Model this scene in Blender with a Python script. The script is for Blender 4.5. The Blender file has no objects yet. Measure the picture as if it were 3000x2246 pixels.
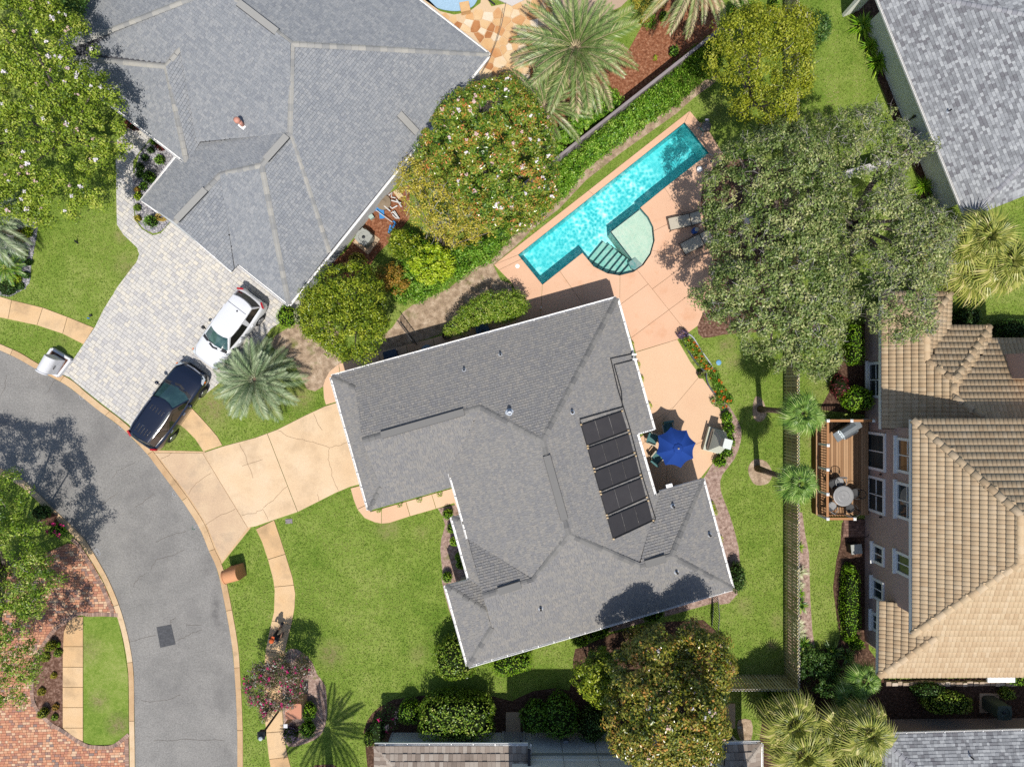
import bpy, bmesh, math, random
import numpy as np
from mathutils import Vector, Matrix, geometry
random.seed(7); rng = np.random.default_rng(11)
scn = bpy.context.scene; COL = scn.collection
# ------------------------------------------------------------------ camera, sky, sun, exposure
S = 0.018; H = 37.0; CX, CY = 1500.0, 1123.0      # metres per photo pixel on the ground, camera height
cam = bpy.data.cameras.new('camera'); cam.sensor_width = 36.0; cam.sensor_fit = 'HORIZONTAL'
cam.lens = 36.0 * H / (3000 * S); cam.clip_end = 3000.0
camo = bpy.data.objects.new('camera', cam); camo.location = (0, 0, H); COL.objects.link(camo); scn.camera = camo
world = bpy.data.worlds.new('World'); scn.world = world; world.use_nodes = True
wn = world.node_tree; sky = wn.nodes.new('ShaderNodeTexSky'); sky.sky_type = 'NISHITA'; sky.sun_disc = False
sky.sun_elevation = math.radians(64); sky.sun_rotation = math.radians(175.4)
wn.links.new(sky.outputs[0], wn.nodes['Background'].inputs[0]); wn.nodes['Background'].inputs[1].default_value = 0.11
sd = bpy.data.lights.new('sun', 'SUN'); sd.energy = 4.0; sd.angle = math.radians(0.5); sd.color = (1.0, 0.955, 0.89)
suno = bpy.data.objects.new('sun', sd); COL.objects.link(suno); suno.location = (0, 0, 60)
suno.rotation_euler = Vector((-0.039, 0.484, -1)).to_track_quat('-Z', 'Y').to_euler()
scn.view_settings.view_transform = 'Standard'; scn.view_settings.look = 'None'
scn.view_settings.gamma = 1.0; scn.view_settings.use_curve_mapping = False; scn.view_settings.exposure = 0.45
scn.render.engine = 'CYCLES'; scn.cycles.max_bounces = 6; scn.cycles.diffuse_bounces = 3; scn.cycles.glossy_bounces = 2
scn.cycles.transmission_bounces = 3; scn.cycles.transparent_max_bounces = 8; scn.cycles.use_denoising = False

def P(x, y, z=0.0):
    k = S * (H - z) / H
    return Vector(((x - CX) * k, (CY - y) * k, z))
def PX(pts, z=0.0): return [P(x, y, z) for x, y in pts]

# ------------------------------------------------------------------ naming
def tag(o, label=None, cat=None, group=None, kind=None):
    if label: o['label'] = label
    if cat: o['category'] = cat
    if group: o['group'] = group
    if kind: o['kind'] = kind
    return o
ORG = {}
def thing(name, label, cat, loc=(0, 0, 0), rz=0.0, group=None):
    o = bpy.data.objects.new(name, None); COL.objects.link(o); o.empty_display_size = 0.2
    o.location = loc; o.rotation_euler = (0, 0, rz); ORG[o.name] = Vector(loc)
    return tag(o, label, cat, group)
def link(name, me, parent=None, mw=None):
    o = bpy.data.objects.new(name, me); COL.objects.link(o)
    if parent is not None:
        o.parent = parent; ORG[o.name] = ORG[parent.name]
    else: ORG[o.name] = Vector((0, 0, 0))
    if mw is not None: o.matrix_local = mw
    return o
def copy_thing(root, loc, rz=0.0, label=None, group=None, sc=1.0):
    r = root.copy(); COL.objects.link(r); r.location = loc; r.rotation_euler = (0, 0, rz); r.scale = (sc, sc, sc)
    ORG[r.name] = Vector(loc)
    if label: r['label'] = label
    if group: r['group'] = group
    for ch in list(root.children):
        c = ch.copy(); COL.objects.link(c); c.parent = r
        for g in list(ch.children):
            d = g.copy(); COL.objects.link(d); d.parent = c
    return r

# ------------------------------------------------------------------ mesh builder
class MB:
    def __init__(s): s.v = []; s.f = []; s.t = []; s.m = []; s.tone = 0.5; s.mi = 0
    def face(s, pts, tone=None):
        n = len(s.v); s.v.extend([tuple(p) for p in pts]); s.f.append(tuple(range(n, n + len(pts))))
        s.t.append(s.tone if tone is None else tone); s.m.append(s.mi)
    def poly(s, verts, faces, tone=None):
        n = len(s.v); s.v.extend([tuple(p) for p in verts])
        for f in faces:
            s.f.append(tuple(i + n for i in f)); s.t.append(s.tone if tone is None else tone); s.m.append(s.mi)
        return s
    def box(s, c, d, rz=0.0, M=None, tone=None):
        hx, hy, hz = d[0] / 2, d[1] / 2, d[2] / 2
        R = M if M is not None else Matrix.Rotation(rz, 3, 'Z')
        vs = [Vector(c) + R @ Vector((sx * hx, sy * hy, sz * hz)) for sz in (-1, 1) for sx, sy in ((-1, -1), (1, -1), (1, 1), (-1, 1))]
        return s.poly(vs, [(3, 2, 1, 0), (4, 5, 6, 7), (0, 1, 5, 4), (1, 2, 6, 5), (2, 3, 7, 6), (3, 0, 4, 7)], tone)
    def bar(s, a, b, w, h, up=Vector((0, 0, 1)), tone=None):
        a = Vector(a); b = Vector(b); d = b - a; L = d.length
        if L < 1e-6: return s
        x = d / L; y = up.cross(x)
        if y.length < 1e-4: y = Vector((0, 1, 0)).cross(x)
        y.normalize(); z = x.cross(y)
        return s.box((a + b) / 2, (L, w, h), M=Matrix((x, y, z)).transposed(), tone=tone)
    def prism(s, poly, z0, z1, tone=None, bottom=False):
        n = len(poly); a = sum(poly[i][0] * poly[(i + 1) % n][1] - poly[(i + 1) % n][0] * poly[i][1] for i in range(n))
        if a < 0: poly = poly[::-1]
        vs = [(p[0], p[1], z0) for p in poly] + [(p[0], p[1], z1) for p in poly]
        fs = [tuple(range(n, 2 * n))] + [(i, (i + 1) % n, (i + 1) % n + n, i + n) for i in range(n)]
        if bottom: fs.append(tuple(range(n - 1, -1, -1)))
        return s.poly(vs, fs, tone)
    def tube(s, pts, rad, n=6, cap=True, tone=None):
        pts = [Vector(p) for p in pts]; m = len(pts)
        if not hasattr(rad, '__len__'): rad = [rad] * m
        vs = []; fs = []; ref = None
        for i, p in enumerate(pts):
            d = (pts[min(i + 1, m - 1)] - pts[max(i - 1, 0)])
            d = d.normalized() if d.length > 1e-9 else Vector((0, 0, 1))
            if ref is None: ref = Vector((1, 0, 0)) if abs(d.x) < 0.8 else Vector((0, 1, 0))
            u = (ref - d * ref.dot(d)); u = u.normalized() if u.length > 1e-6 else d.orthogonal().normalized(); w = d.cross(u); ref = u
            for k in range(n):
                a = 2 * math.pi * k / n
                vs.append(p + (u * math.cos(a) + w * math.sin(a)) * rad[i])
        for i in range(m - 1):
            for k in range(n):
                fs.append((i * n + k, i * n + (k + 1) % n, (i + 1) * n + (k + 1) % n, (i + 1) * n + k))
        if cap: fs.append(tuple(range(n - 1, -1, -1))); fs.append(tuple(range((m - 1) * n, m * n)))
        return s.poly(vs, fs, tone)
    def lathe(s, prof, c=(0, 0, 0), n=16, tone=None, M=None):
        vs = []; fs = []; c = Vector(c)
        for r, z in prof:
            for k in range(n):
                a = 2 * math.pi * k / n; p = Vector((r * math.cos(a), r * math.sin(a), z))
                vs.append(c + (M @ p if M is not None else p))
        for i in range(len(prof) - 1):
            for k in range(n):
                fs.append((i * n + k, i * n + (k + 1) % n, (i + 1) * n + (k + 1) % n, (i + 1) * n + k))
        fs.append(tuple(range(n - 1, -1, -1))); fs.append(tuple(range((len(prof) - 1) * n, len(prof) * n)))
        return s.poly(vs, fs, tone)
    def mesh(s, name, mats, org=None, smooth=False):
        me = bpy.data.meshes.new(name)
        V = np.array(s.v, dtype=np.float32).reshape(-1, 3)
        if org is not None: V = V - np.array(org, dtype=np.float32)
        nf = len(s.f); tot = np.array([len(f) for f in s.f], dtype=np.int32)
        me.vertices.add(len(V)); me.vertices.foreach_set('co', V.ravel())
        loops = np.fromiter((i for f in s.f for i in f), dtype=np.int32, count=int(tot.sum()))
        me.loops.add(len(loops)); me.loops.foreach_set('vertex_index', loops)
        me.polygons.add(nf); st = np.zeros(nf, dtype=np.int32); st[1:] = np.cumsum(tot)[:-1]
        me.polygons.foreach_set('loop_start', st); me.polygons.foreach_set('loop_total', tot)
        me.polygons.foreach_set('material_index', np.array(s.m, dtype=np.int32))
        me.polygons.foreach_set('use_smooth', np.full(nf, smooth, dtype=bool))
        at = me.attributes.new('tone', 'FLOAT', 'FACE'); at.data.foreach_set('value', np.array(s.t, dtype=np.float32))
        me.update(calc_edges=True); me.validate()
        for m in (mats if isinstance(mats, (list, tuple)) else [mats]): me.materials.append(m)
        return me
    def build(s, name, mats, parent=None, world=False, smooth=False, kind=None):
        org = ORG[parent.name] if (world and parent is not None) else None
        o = link(name, s.mesh(name, mats, org, smooth), parent)
        if kind: o['kind'] = kind
        return o
def solo(name, mb, mats, label, cat, group=None, kind=None, smooth=False, origin=None):
    """a top-level thing that is one mesh; its origin is moved to its base"""
    V = np.array(mb.v); c = Vector(((V[:, 0].min() + V[:, 0].max()) / 2, (V[:, 1].min() + V[:, 1].max()) / 2, V[:, 2].min())) if origin is None else Vector(origin)
    o = link(name, mb.mesh(name, mats, c, smooth)); o.location = c; ORG[o.name] = c
    return tag(o, label, cat, group, kind)

# ------------------------------------------------------------------ materials
KA = 0.62
def c8(r, g, b, k=None):
    k = KA if k is None else k
    f = lambda x: ((x / 255 + 0.055) / 1.055) ** 2.4 if x > 10 else x / 255 / 12.92
    return (f(r) * k, f(g) * k, f(b) * k, 1.0)
class NT:
    def __init__(s, m): s.t = m.node_tree; s.n = s.t.nodes; s.l = s.t.links; s.pos = None
    def new(s, t, **kw):
        n = s.n.new(t)
        for k, v in kw.items(): setattr(n, k, v)
        return n
    def P(s):
        if s.pos is None: s.pos = s.new('ShaderNodeNewGeometry')
        return s.pos.outputs['Position']
    def noise(s, scale, detail=3, rough=0.55, vec=None, col=False):
        n = s.new('ShaderNodeTexNoise'); n.inputs['Scale'].default_value = scale; n.inputs['Detail'].default_value = detail
        n.inputs['Roughness'].default_value = rough; s.l.new(vec if vec is not None else s.P(), n.inputs['Vector'])
        return n.outputs['Color' if col else 'Fac']
    def math(s, op, a, b=None, c=None, clamp=False):
        n = s.new('ShaderNodeMath', operation=op, use_clamp=clamp)
        for i, x in enumerate((a, b, c)):
            if x is None: continue
            if isinstance(x, (int, float)): n.inputs[i].default_value = x
            else: s.l.new(x, n.inputs[i])
        return n.outputs[0]
    def ramp(s, f, stops):
        n = s.new('ShaderNodeValToRGB'); e = n.color_ramp.elements
        while len(e) < len(stops): e.new(0.5)
        for i, st in enumerate(stops):
            p, c = st if len(st) == 2 else (i / max(1, len(stops) - 1), st)
            e[i].position = p; e[i].color = c
        s.l.new(f, n.inputs[0]); return n.outputs[0]
    def mix(s, f, a, b, mode='MIX'):
        n = s.new('ShaderNodeMix', data_type='RGBA', blend_type=mode)
        for i, x in ((0, f), (6, a), (7, b)):
            if isinstance(x, (int, float)): n.inputs[i].default_value = x
            elif isinstance(x, tuple): n.inputs[i].default_value = x
            else: s.l.new(x, n.inputs[i])
        return n.outputs[2]
    def bump(s, h, strength=0.3, dist=0.02):
        n = s.new('ShaderNodeBump'); n.inputs['Strength'].default_value = strength; n.inputs['Distance'].default_value = dist
        s.l.new(h, n.inputs['Height']); return n.outputs[0]
def base_mat(name):
    m = bpy.data.materials.new(name); m.use_nodes = True; return m, NT(m), m.node_tree.nodes['Principled BSDF']
def rampmat(name, stops, rough=0.8, spec=0.3, attr=True, nscale=6.0, namt=0.35, fine=0.0, fscale=60, bump=0.0, bscale=50, stain=None, sscale=0.6, metal=0.0, coat=0.0):
    """colour = ramp(tone attribute + noise); optional fine speckle, stains and bump"""
    m, T, b = base_mat(name)
    nz = T.noise(nscale, 4)
    f = T.math('MULTIPLY', T.math('SUBTRACT', nz, 0.5), namt * 2)
    if attr:
        a = T.new('ShaderNodeAttribute', attribute_name='tone'); f = T.math('ADD', f, a.outputs['Fac'])
    else: f = T.math('ADD', f, 0.5)
    col = T.ramp(f, stops)
    if fine:
        g = T.noise(fscale, 2, 0.7); g2 = T.math('MULTIPLY_ADD', T.math('SUBTRACT', g, 0.5), fine * 2, 1.0)
        cm = T.new('ShaderNodeCombineColor')
        for i in range(3): T.l.new(g2, cm.inputs[i])
        col = T.mix(1.0, col, cm.outputs[0], 'MULTIPLY')
    if stain:
        sc_, lo, hi = stain
        g = T.noise(sscale, 5, 0.62); k = T.new('ShaderNodeMapRange'); k.inputs[1].default_value = lo; k.inputs[2].default_value = hi
        T.l.new(g, k.inputs[0]); col = T.mix(k.outputs[0], col, sc_)
    T.l.new(col, b.inputs['Base Color']); b.inputs['Roughness'].default_value = rough
    b.inputs['Specular IOR Level'].default_value = spec; b.inputs['Metallic'].default_value = metal
    if coat: b.inputs['Coat Weight'].default_value = coat; b.inputs['Coat Roughness'].default_value = 0.05
    if bump: T.l.new(T.bump(T.noise(bscale, 3), bump, 0.02), b.inputs['Normal'])
    return m
def leafmat(name, stops, trans=0.25, rough=0.45, spec=0.35):
    m, T, b = base_mat(name)
    a = T.new('ShaderNodeAttribute', attribute_name='tone'); col = T.ramp(a.outputs['Fac'], stops)
    T.l.new(col, b.inputs['Base Color']); b.inputs['Roughness'].default_value = rough; b.inputs['Specular IOR Level'].default_value = spec
    tr = T.new('ShaderNodeBsdfTranslucent'); T.l.new(T.mix(0.5, col, (0.16, 0.2, 0.015, 1)), tr.inputs[0])
    mx = T.new('ShaderNodeMixShader'); mx.inputs[0].default_value = trans
    T.l.new(b.outputs[0], mx.inputs[1]); T.l.new(tr.outputs[0], mx.inputs[2])
    T.l.new(mx.outputs[0], T.n['Material Output'].inputs['Surface']); return m
def flat(name, col, rough=0.6, spec=0.4, metal=0.0, n=0.12, nscale=14):
    lo = tuple(x * (1 - n) for x in col[:3]) + (1,); hi = tuple(min(1, x * (1 + n)) for x in col[:3]) + (1,)
    return rampmat(name, [lo, col, hi], rough, spec, attr=False, nscale=nscale, namt=0.5, metal=metal)

# ------------------------------------------------------------------ 2D helpers
def clip_half(poly, p, n):
    """Sutherland-Hodgman: keep the side where (q-p).n >= 0"""
    out = []; m = len(poly)
    for i in range(m):
        a = poly[i]; b = poly[(i + 1) % m]
        da = (a[0] - p[0]) * n[0] + (a[1] - p[1]) * n[1]; db = (b[0] - p[0]) * n[0] + (b[1] - p[1]) * n[1]
        if da >= 0: out.append(a)
        if (da > 0 and db < 0) or (da < 0 and db > 0):
            t = da / (da - db); out.append((a[0] + (b[0] - a[0]) * t, a[1] + (b[1] - a[1]) * t))
    return out
def area2(p): return sum(p[i][0] * p[(i + 1) % len(p)][1] - p[(i + 1) % len(p)][0] * p[i][1] for i in range(len(p))) / 2
def inset(poly, d):
    p = [Vector((q[0], q[1])) for q in poly]
    q = [p[0]]
    for a in p[1:]:
        if (a - q[-1]).length > 1e-4: q.append(a)
    if (q[0] - q[-1]).length < 1e-4: q.pop()
    if area2(q) < 0: q.reverse()
    n = len(q); out = []
    for i in range(n):
        e0 = (q[i] - q[i - 1]).normalized(); e1 = (q[(i + 1) % n] - q[i]).normalized()
        n0 = Vector((-e0.y, e0.x)); n1 = Vector((-e1.y, e1.x)); b = n0 + n1
        if b.length < 1e-3: out.append(q[i]); continue
        b.normalize(); k = d / max(0.35, b.dot(n0)); out.append(q[i] + b * k)
    return [(v.x, v.y) for v in out]
def inside(poly, X, Y):
    r = np.zeros(X.shape, bool); n = len(poly)
    for i in range(n):
        x0, y0 = poly[i][0], poly[i][1]; x1, y1 = poly[(i + 1) % n][0], poly[(i + 1) % n][1]
        if y0 == y1: continue
        c = ((y0 > Y) != (y1 > Y)) & (X < (x1 - x0) * (Y - y0) / (y1 - y0) + x0)
        r ^= c
    return r
def edge_dist(poly, X, Y):
    d = np.full(X.shape, 1e9); n = len(poly)
    for i in range(n):
        ax, ay = poly[i][0], poly[i][1]; bx, by = poly[(i + 1) % n][0], poly[(i + 1) % n][1]
        ex, ey = bx - ax, by - ay; L = ex * ex + ey * ey + 1e-12
        t = np.clip(((X - ax) * ex + (Y - ay) * ey) / L, 0, 1)
        d = np.minimum(d, np.hypot(X - ax - t * ex, Y - ay - t * ey))
    return d
def smooth_loop(pts, n=3):
    """Catmull-Rom through pixel points (closed)"""
    out = []; m = len(pts)
    for i in range(m):
        p0, p1, p2, p3 = (Vector(pts[(i + j) % m]).to_2d() for j in (-1, 0, 1, 2))
        for k in range(n):
            t = k / n
            q = 0.5 * ((2 * p1) + (p2 - p0) * t + (2 * p0 - 5 * p1 + 4 * p2 - p3) * t * t + (3 * p1 - p0 - 3 * p2 + p3) * t ** 3)
            out.append((q.x, q.y))
    return out
def smooth_line(pts, n=4):
    out = []; m = len(pts)
    for i in range(m - 1):
        p0, p1, p2, p3 = (Vector(pts[min(max(i + j, 0), m - 1)]) for j in (-1, 0, 1, 2))
        for k in range(n):
            t = k / n
            out.append(tuple(0.5 * ((2 * p1) + (p2 - p0) * t + (2 * p0 - 5 * p1 + 4 * p2 - p3) * t * t + (3 * p1 - p0 - 3 * p2 + p3) * t ** 3)))
    return out + [tuple(pts[-1])]
# ================================================================== GROUND AND HARD SURFACES
def grassmat():
    m, T, b = base_mat('lawn_grass')
    big = T.noise(0.16, 4, 0.6); mid = T.noise(1.1, 5, 0.65); fine = T.noise(5, 4, 0.8)
    mp = T.new('ShaderNodeMapping'); mp.inputs['Scale'].default_value = (1.0, 1.0, 1.0); T.l.new(T.P(), mp.inputs[0])
    tiny = T.noise(14, 2, 0.8)
    f = T.math('MULTIPLY_ADD', big, 0.75, T.math('MULTIPLY_ADD', mid, 0.5, T.math('MULTIPLY_ADD', fine, 0.55, T.math('MULTIPLY', tiny, 0.55))))
    f = T.math('SUBTRACT', f, 0.68)
    col = T.ramp(f, [(0.0, c8(70, 102, 26)), (0.28, c8(106, 138, 46)), (0.5, c8(142, 166, 70)), (0.72, c8(174, 184, 102)), (1.0, c8(212, 204, 150))])
    # worn, dry patches of the lawn, each with its own ragged outline
    global PATCHES; patches = PATCHES = [(970, 1915, 42, .8), (1135, 1548, 36, .7), (1225, 1915, 30, .5), (1235, 1560, 22, .5), (770, 1165, 60, .9), (625, 1190, 60, .85), (880, 1160, 40, .8),
               (355, 690, 24, .7), (372, 780, 42, .6), (365, 610, 26, .8), (290, 2050, 30, .7), (345, 2120, 34, .85), (262, 1900, 40, .5), (2130, 1010, 30, .75), (2150, 1060, 26, .6), (2278, 1820, 26, .5),
               (2262, 1890, 18, .9), (2380, 1290, 26, .6), (2390, 1480, 24, .5), (2420, 1190, 24, .5), (480, 1290, 40, .5), (520, 1260, 30, .5), (2180, 1770, 30, .5), (2110, 330, 34, .35),
               (1430, 2035, 16, .5), (1255, 1100, 40, .6), (180, 1005, 34, .3), (2400, 1140, 40, .4)]
    w = T.noise(2.4, 4, 0.7, col=True)
    acc = None
    for x, y, r, k in patches:
        p = P(x, y); d = T.new('ShaderNodeVectorMath', operation='DISTANCE'); d.inputs[1].default_value = (p.x, p.y, 0)
        T.l.new(T.P(), d.inputs[0])
        mr = T.new('ShaderNodeMapRange'); mr.inputs[1].default_value = r * S * 1.35; mr.inputs[2].default_value = r * S * 0.3; mr.inputs[4].default_value = k
        T.l.new(d.outputs['Value'], mr.inputs[0])
        acc = mr.outputs[0] if acc is None else T.math('MAXIMUM', acc, mr.outputs[0])
    acc = T.math('MULTIPLY', acc, T.math('MULTIPLY_ADD', T.noise(3.2, 5, 0.75), 3.2, -1.0, clamp=True))
    dry = T.ramp(T.noise(14, 4, 0.75), [(0.25, c8(112, 96, 62)), (0.5, c8(160, 140, 104)), (0.8, c8(200, 182, 150))])
    col = T.mix(acc, col, dry)
    T.l.new(col, b.inputs['Base Color']); b.inputs['Roughness'].default_value = 0.9; b.inputs['Specular IOR Level'].default_value = 0.1
    T.l.new(T.bump(T.noise(30, 3, 0.8), 0.9, 0.05), b.inputs['Normal'])
    return m
G_GRASS = grassmat()
M_ASPH = rampmat('asphalt', [c8(124, 122, 118), c8(150, 147, 142), c8(172, 168, 161)], 0.85, 0.25, attr=False, nscale=0.7, namt=0.4, fine=0.6, fscale=15, bump=0.3, bscale=120, stain=(c8(116, 114, 112), .5, .85), sscale=0.4)
M_PATCH = rampmat('new_asphalt', [c8(66, 67, 70), c8(84, 85, 88), c8(104, 104, 106)], 0.85, 0.3, attr=False, nscale=9, namt=0.5, fine=0.5, fscale=18)
M_CRACK = flat('crack_dirt', c8(112, 104, 96), 0.95, 0.1)
M_KERB = rampmat('kerb_concrete', [c8(196, 158, 116), c8(222, 188, 146), c8(238, 212, 176)], 0.85, 0.2, nscale=2.2, namt=0.35, fine=0.3, fscale=18, stain=(c8(136, 112, 82), .56, .82), sscale=0.9)
M_WALK = rampmat('walk_concrete', [c8(214, 168, 118), c8(232, 194, 146), c8(242, 212, 172)], 0.85, 0.2, nscale=1.6, namt=0.3, fine=0.26, fscale=18, stain=(c8(170, 140, 104), .5, .8), sscale=0.8)
M_DRIVE = rampmat('drive_concrete', [c8(220, 184, 142), c8(238, 207, 168), c8(246, 222, 190)], 0.85, 0.2, nscale=0.55, namt=0.5, fine=0.22, fscale=18, stain=(c8(196, 168, 134), .5, .85), sscale=0.7)
M_APRON = rampmat('apron_concrete', [c8(196, 168, 142), c8(220, 190, 156), c8(236, 208, 170)], 0.85, 0.2, nscale=0.6, namt=0.7, fine=0.24, fscale=18, stain=(c8(172, 154, 134), .52, .85), sscale=0.8)
M_DECK = rampmat('pool_deck_concrete', [c8(230, 180, 146), c8(243, 197, 163), c8(248, 208, 178)], 0.8, 0.2, nscale=0.5, namt=0.4, fine=0.14, fscale=18, stain=(c8(224, 160, 116), .55, .95), sscale=0.9)
M_PATIO = rampmat('patio_concrete', [c8(224, 178, 142), c8(240, 200, 163), c8(246, 212, 178)], 0.8, 0.2, nscale=0.5, namt=0.3, fine=0.14, fscale=18)
M_SAND = rampmat('dry_soil', [c8(128, 108, 88), c8(184, 160, 134), c8(222, 200, 174)], 0.95, 0.1, attr=False, nscale=3.2, namt=0.9, fine=0.6, fscale=18, bump=0.7, bscale=40, stain=(c8(122, 124, 66), .56, .72), sscale=1.2)
M_STRAW = rampmat('pine_straw', [c8(120, 96, 84), c8(178, 150, 136), c8(214, 190, 174)], 0.95, 0.1, attr=False, nscale=6, namt=0.9, fine=0.7, fscale=18, bump=0.8, bscale=45, stain=(c8(128, 132, 70), .62, .74), sscale=1.6)
M_MULCH = rampmat('bark_mulch', [c8(70, 48, 38), c8(124, 92, 76), c8(182, 150, 132)], 0.95, 0.1, attr=False, nscale=8, namt=0.95, fine=0.8, fscale=18, bump=0.9, bscale=50)
M_REDM = rampmat('red_mulch', [c8(104, 62, 42), c8(154, 100, 72), c8(200, 152, 120)], 0.95, 0.1, attr=False, nscale=8, namt=0.9, fine=0.7, fscale=18, bump=0.9, bscale=50)
M_DARKM = rampmat('dark_mulch', [c8(60, 44, 36), c8(96, 72, 58), c8(140, 112, 94)], 0.95, 0.1, attr=False, nscale=8, namt=0.9, fine=0.8, fscale=18, bump=0.9, bscale=50)
M_PAVB = flat('paver_bed_sand', c8(170, 165, 156), 0.95, 0.1)
M_PAVE = rampmat('pale_paver', [c8(198, 195, 193), c8(214, 210, 204), c8(222, 217, 208), c8(232, 224, 208)], 0.85, 0.2, nscale=2.5, namt=0.16, fine=0.16, fscale=18)
M_BRKB = flat('brick_bed_sand', c8(140, 118, 104), 0.95, 0.1)
M_BRICK = rampmat('clay_paver', [c8(150, 132, 124), c8(196, 134, 108), c8(212, 150, 116), c8(222, 166, 130), c8(232, 200, 166)], 0.85, 0.2, nscale=3, namt=0.12, fine=0.22, fscale=18)
M_BORD = rampmat('border_paver', [c8(132, 114, 106), c8(170, 136, 118), c8(190, 160, 142)], 0.85, 0.2, nscale=3, namt=0.2, fine=0.2)
M_PEBB = rampmat('bed_pebbles', [c8(120, 120, 130), c8(176, 174, 180), c8(226, 222, 222)], 0.8, 0.25, attr=True, nscale=9, namt=0.3)
M_PEBG = rampmat('pebble_ground', [c8(116, 112, 114), c8(170, 166, 168), c8(214, 208, 206)], 0.9, 0.2, attr=False, nscale=12, namt=0.9, fine=0.7, fscale=18, bump=0.8)
M_FLAG = rampmat('flagstone', [c8(176, 112, 66), c8(216, 156, 102), c8(232, 188, 134), c8(242, 210, 164), c8(246, 228, 202)], 0.8, 0.25, nscale=1.8, namt=0.22, fine=0.18, fscale=18)
M_FLAGB = flat('flagstone_mortar', c8(232, 202, 164), 0.95, 0.1)

def stains(m, spots):
    T = NT(m); b = T.n['Principled BSDF']; src = b.inputs['Base Color'].links[0].from_socket; dk = None
    for x, y, rx, ry, k in spots:
        p = P(x, y); v = T.new('ShaderNodeVectorMath', operation='SUBTRACT'); v.inputs[1].default_value = (p.x, p.y, 0); T.l.new(T.P(), v.inputs[0])
        u = T.new('ShaderNodeVectorMath', operation='MULTIPLY'); u.inputs[1].default_value = (1 / (rx * S), 1 / (ry * S), 0); T.l.new(v.outputs[0], u.inputs[0])
        l = T.new('ShaderNodeVectorMath', operation='LENGTH'); T.l.new(u.outputs[0], l.inputs[0])
        mr = T.new('ShaderNodeMapRange'); mr.inputs[1].default_value = 1.2; mr.inputs[2].default_value = .2; mr.inputs[4].default_value = k; T.l.new(l.outputs['Value'], mr.inputs[0])
        dk = mr.outputs[0] if dk is None else T.math('MAXIMUM', dk, mr.outputs[0])
    dk = T.math('MULTIPLY', dk, T.math('MULTIPLY_ADD', T.noise(1.7, 5, .7), 3.4, -1.2, clamp=True))
    T.l.new(T.mix(dk, src, c8(88, 86, 86)), b.inputs['Base Color'])
stains(M_ASPH, [(612, 1650, 26, 40, .55), (632, 1790, 16, 80, .6), (650, 1850, 30, 60, .45), (640, 2010, 20, 60, .4), (660, 2210, 40, 50, .4), (140, 1120, 50, 30, .35), (520, 1900, 60, 200, .2), (430, 1560, 60, 200, .2)])
stains(M_DRIVE, [(890, 1240, 40, 30, .25), (700, 1500, 60, 40, .2), (620, 1340, 60, 30, .2), (990, 1360, 16, 20, .15), (850, 1480, 70, 20, .15)])
stains(M_WALK, [(60, 910, 30, 16, .3), (150, 950, 40, 16, .3), (250, 985, 20, 14, .25), (830, 1650, 16, 40, .18), (580, 1240, 20, 30, .3), (810, 1980, 26, 50, .2), (215, 1960, 16, 30, .15)])

# lawn ground: one sheet to the horizon with openings for the two pools
POOL_ARC = [(1706, 741), (1739, 781), (1779, 801), (1815, 807), (1855, 797), (1884, 777), (1906, 745), (1917, 705), (1913, 665), (1899, 636), (1875, 609)]
POOL = [(1518, 747), (2005, 360), (2076, 449), (1935, 560)] + POOL_ARC[::-1] + [(1589, 834)]
POOL2 = smooth_loop([(1215, -60), (1250, 0), (1283, 25), (1330, 34), (1370, 28), (1395, 8), (1402, -40), (1330, -110)], 4)
def ground_sheet():
    hz = 900.0
    outer = [Vector((-hz, -hz, 0)), Vector((hz, -hz, 0)), Vector((hz, hz, 0)), Vector((-hz, hz, 0))]
    loops = [outer, PX(POOL), PX(POOL2)]
    tris = geometry.tessellate_polygon(loops); vs = [v for l in loops for v in l]
    b = MB(); 
    for t in tris:
        a, c, d = (vs[i] for i in t)
        if (c - a).cross(d - a).z < 0: c, d = d, c
        b.face([a, c, d])
    return b.build('ground', G_GRASS, kind='structure')
ground_sheet()
NOGRASS = []
def sheet(name, pts, z, mat, sm=0, kind='structure', parent=None):
    if sm: pts = smooth_loop(pts, sm)
    b = MB(); w = PX(pts); w = [(p.x, p.y) for p in w]; NOGRASS.append(w)
    b.prism(w, 0.0, z); return b.build(name, mat, parent, kind=kind)

# road, its repairs and marks
KO = [(-500, 790), (-200, 915), (0, 1006), (60, 1033), (116, 1066), (203, 1108), (254, 1149), (301, 1187), (373, 1243), (449, 1321), (471, 1350), (540, 1441), (562, 1473), (601, 1535), (630, 1607), (649, 1647), (665, 1704), (696, 1871), (705, 1972), (712, 2117), (713, 2246), (714, 2600)]
KI = [(-507, 806), (-206, 932), (-6, 1023), (52, 1050), (107, 1081), (190, 1125), (241, 1163), (288, 1201), (360, 1255), (433, 1331), (456, 1361), (524, 1452), (546, 1483), (585, 1546), (613, 1613), (632, 1654), (647, 1708), (678, 1874), (688, 1973), (695, 2117), (696, 2246), (697, 2600)]
LO = [(-480, 1130), (-200, 1265), (0, 1370), (72, 1408), (109, 1441), (156, 1488), (188, 1517), (232, 1560), (254, 1585), (286, 1636), (321, 1700), (355, 1784), (380, 1878), (393, 1972), (395, 2110), (397, 2246), (397, 2600)]
LI = [(-490, 1146), (-208, 1281), (-7, 1386), (62, 1424), (98, 1455), (144, 1501), (176, 1531), (219, 1572), (240, 1596), (271, 1645), (306, 1706), (339, 1789), (364, 1881), (377, 1974), (379, 2110), (381, 2246), (381, 2600)]
road = sheet('road', KI + LO[::-1], 0.012, M_ASPH)
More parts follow.
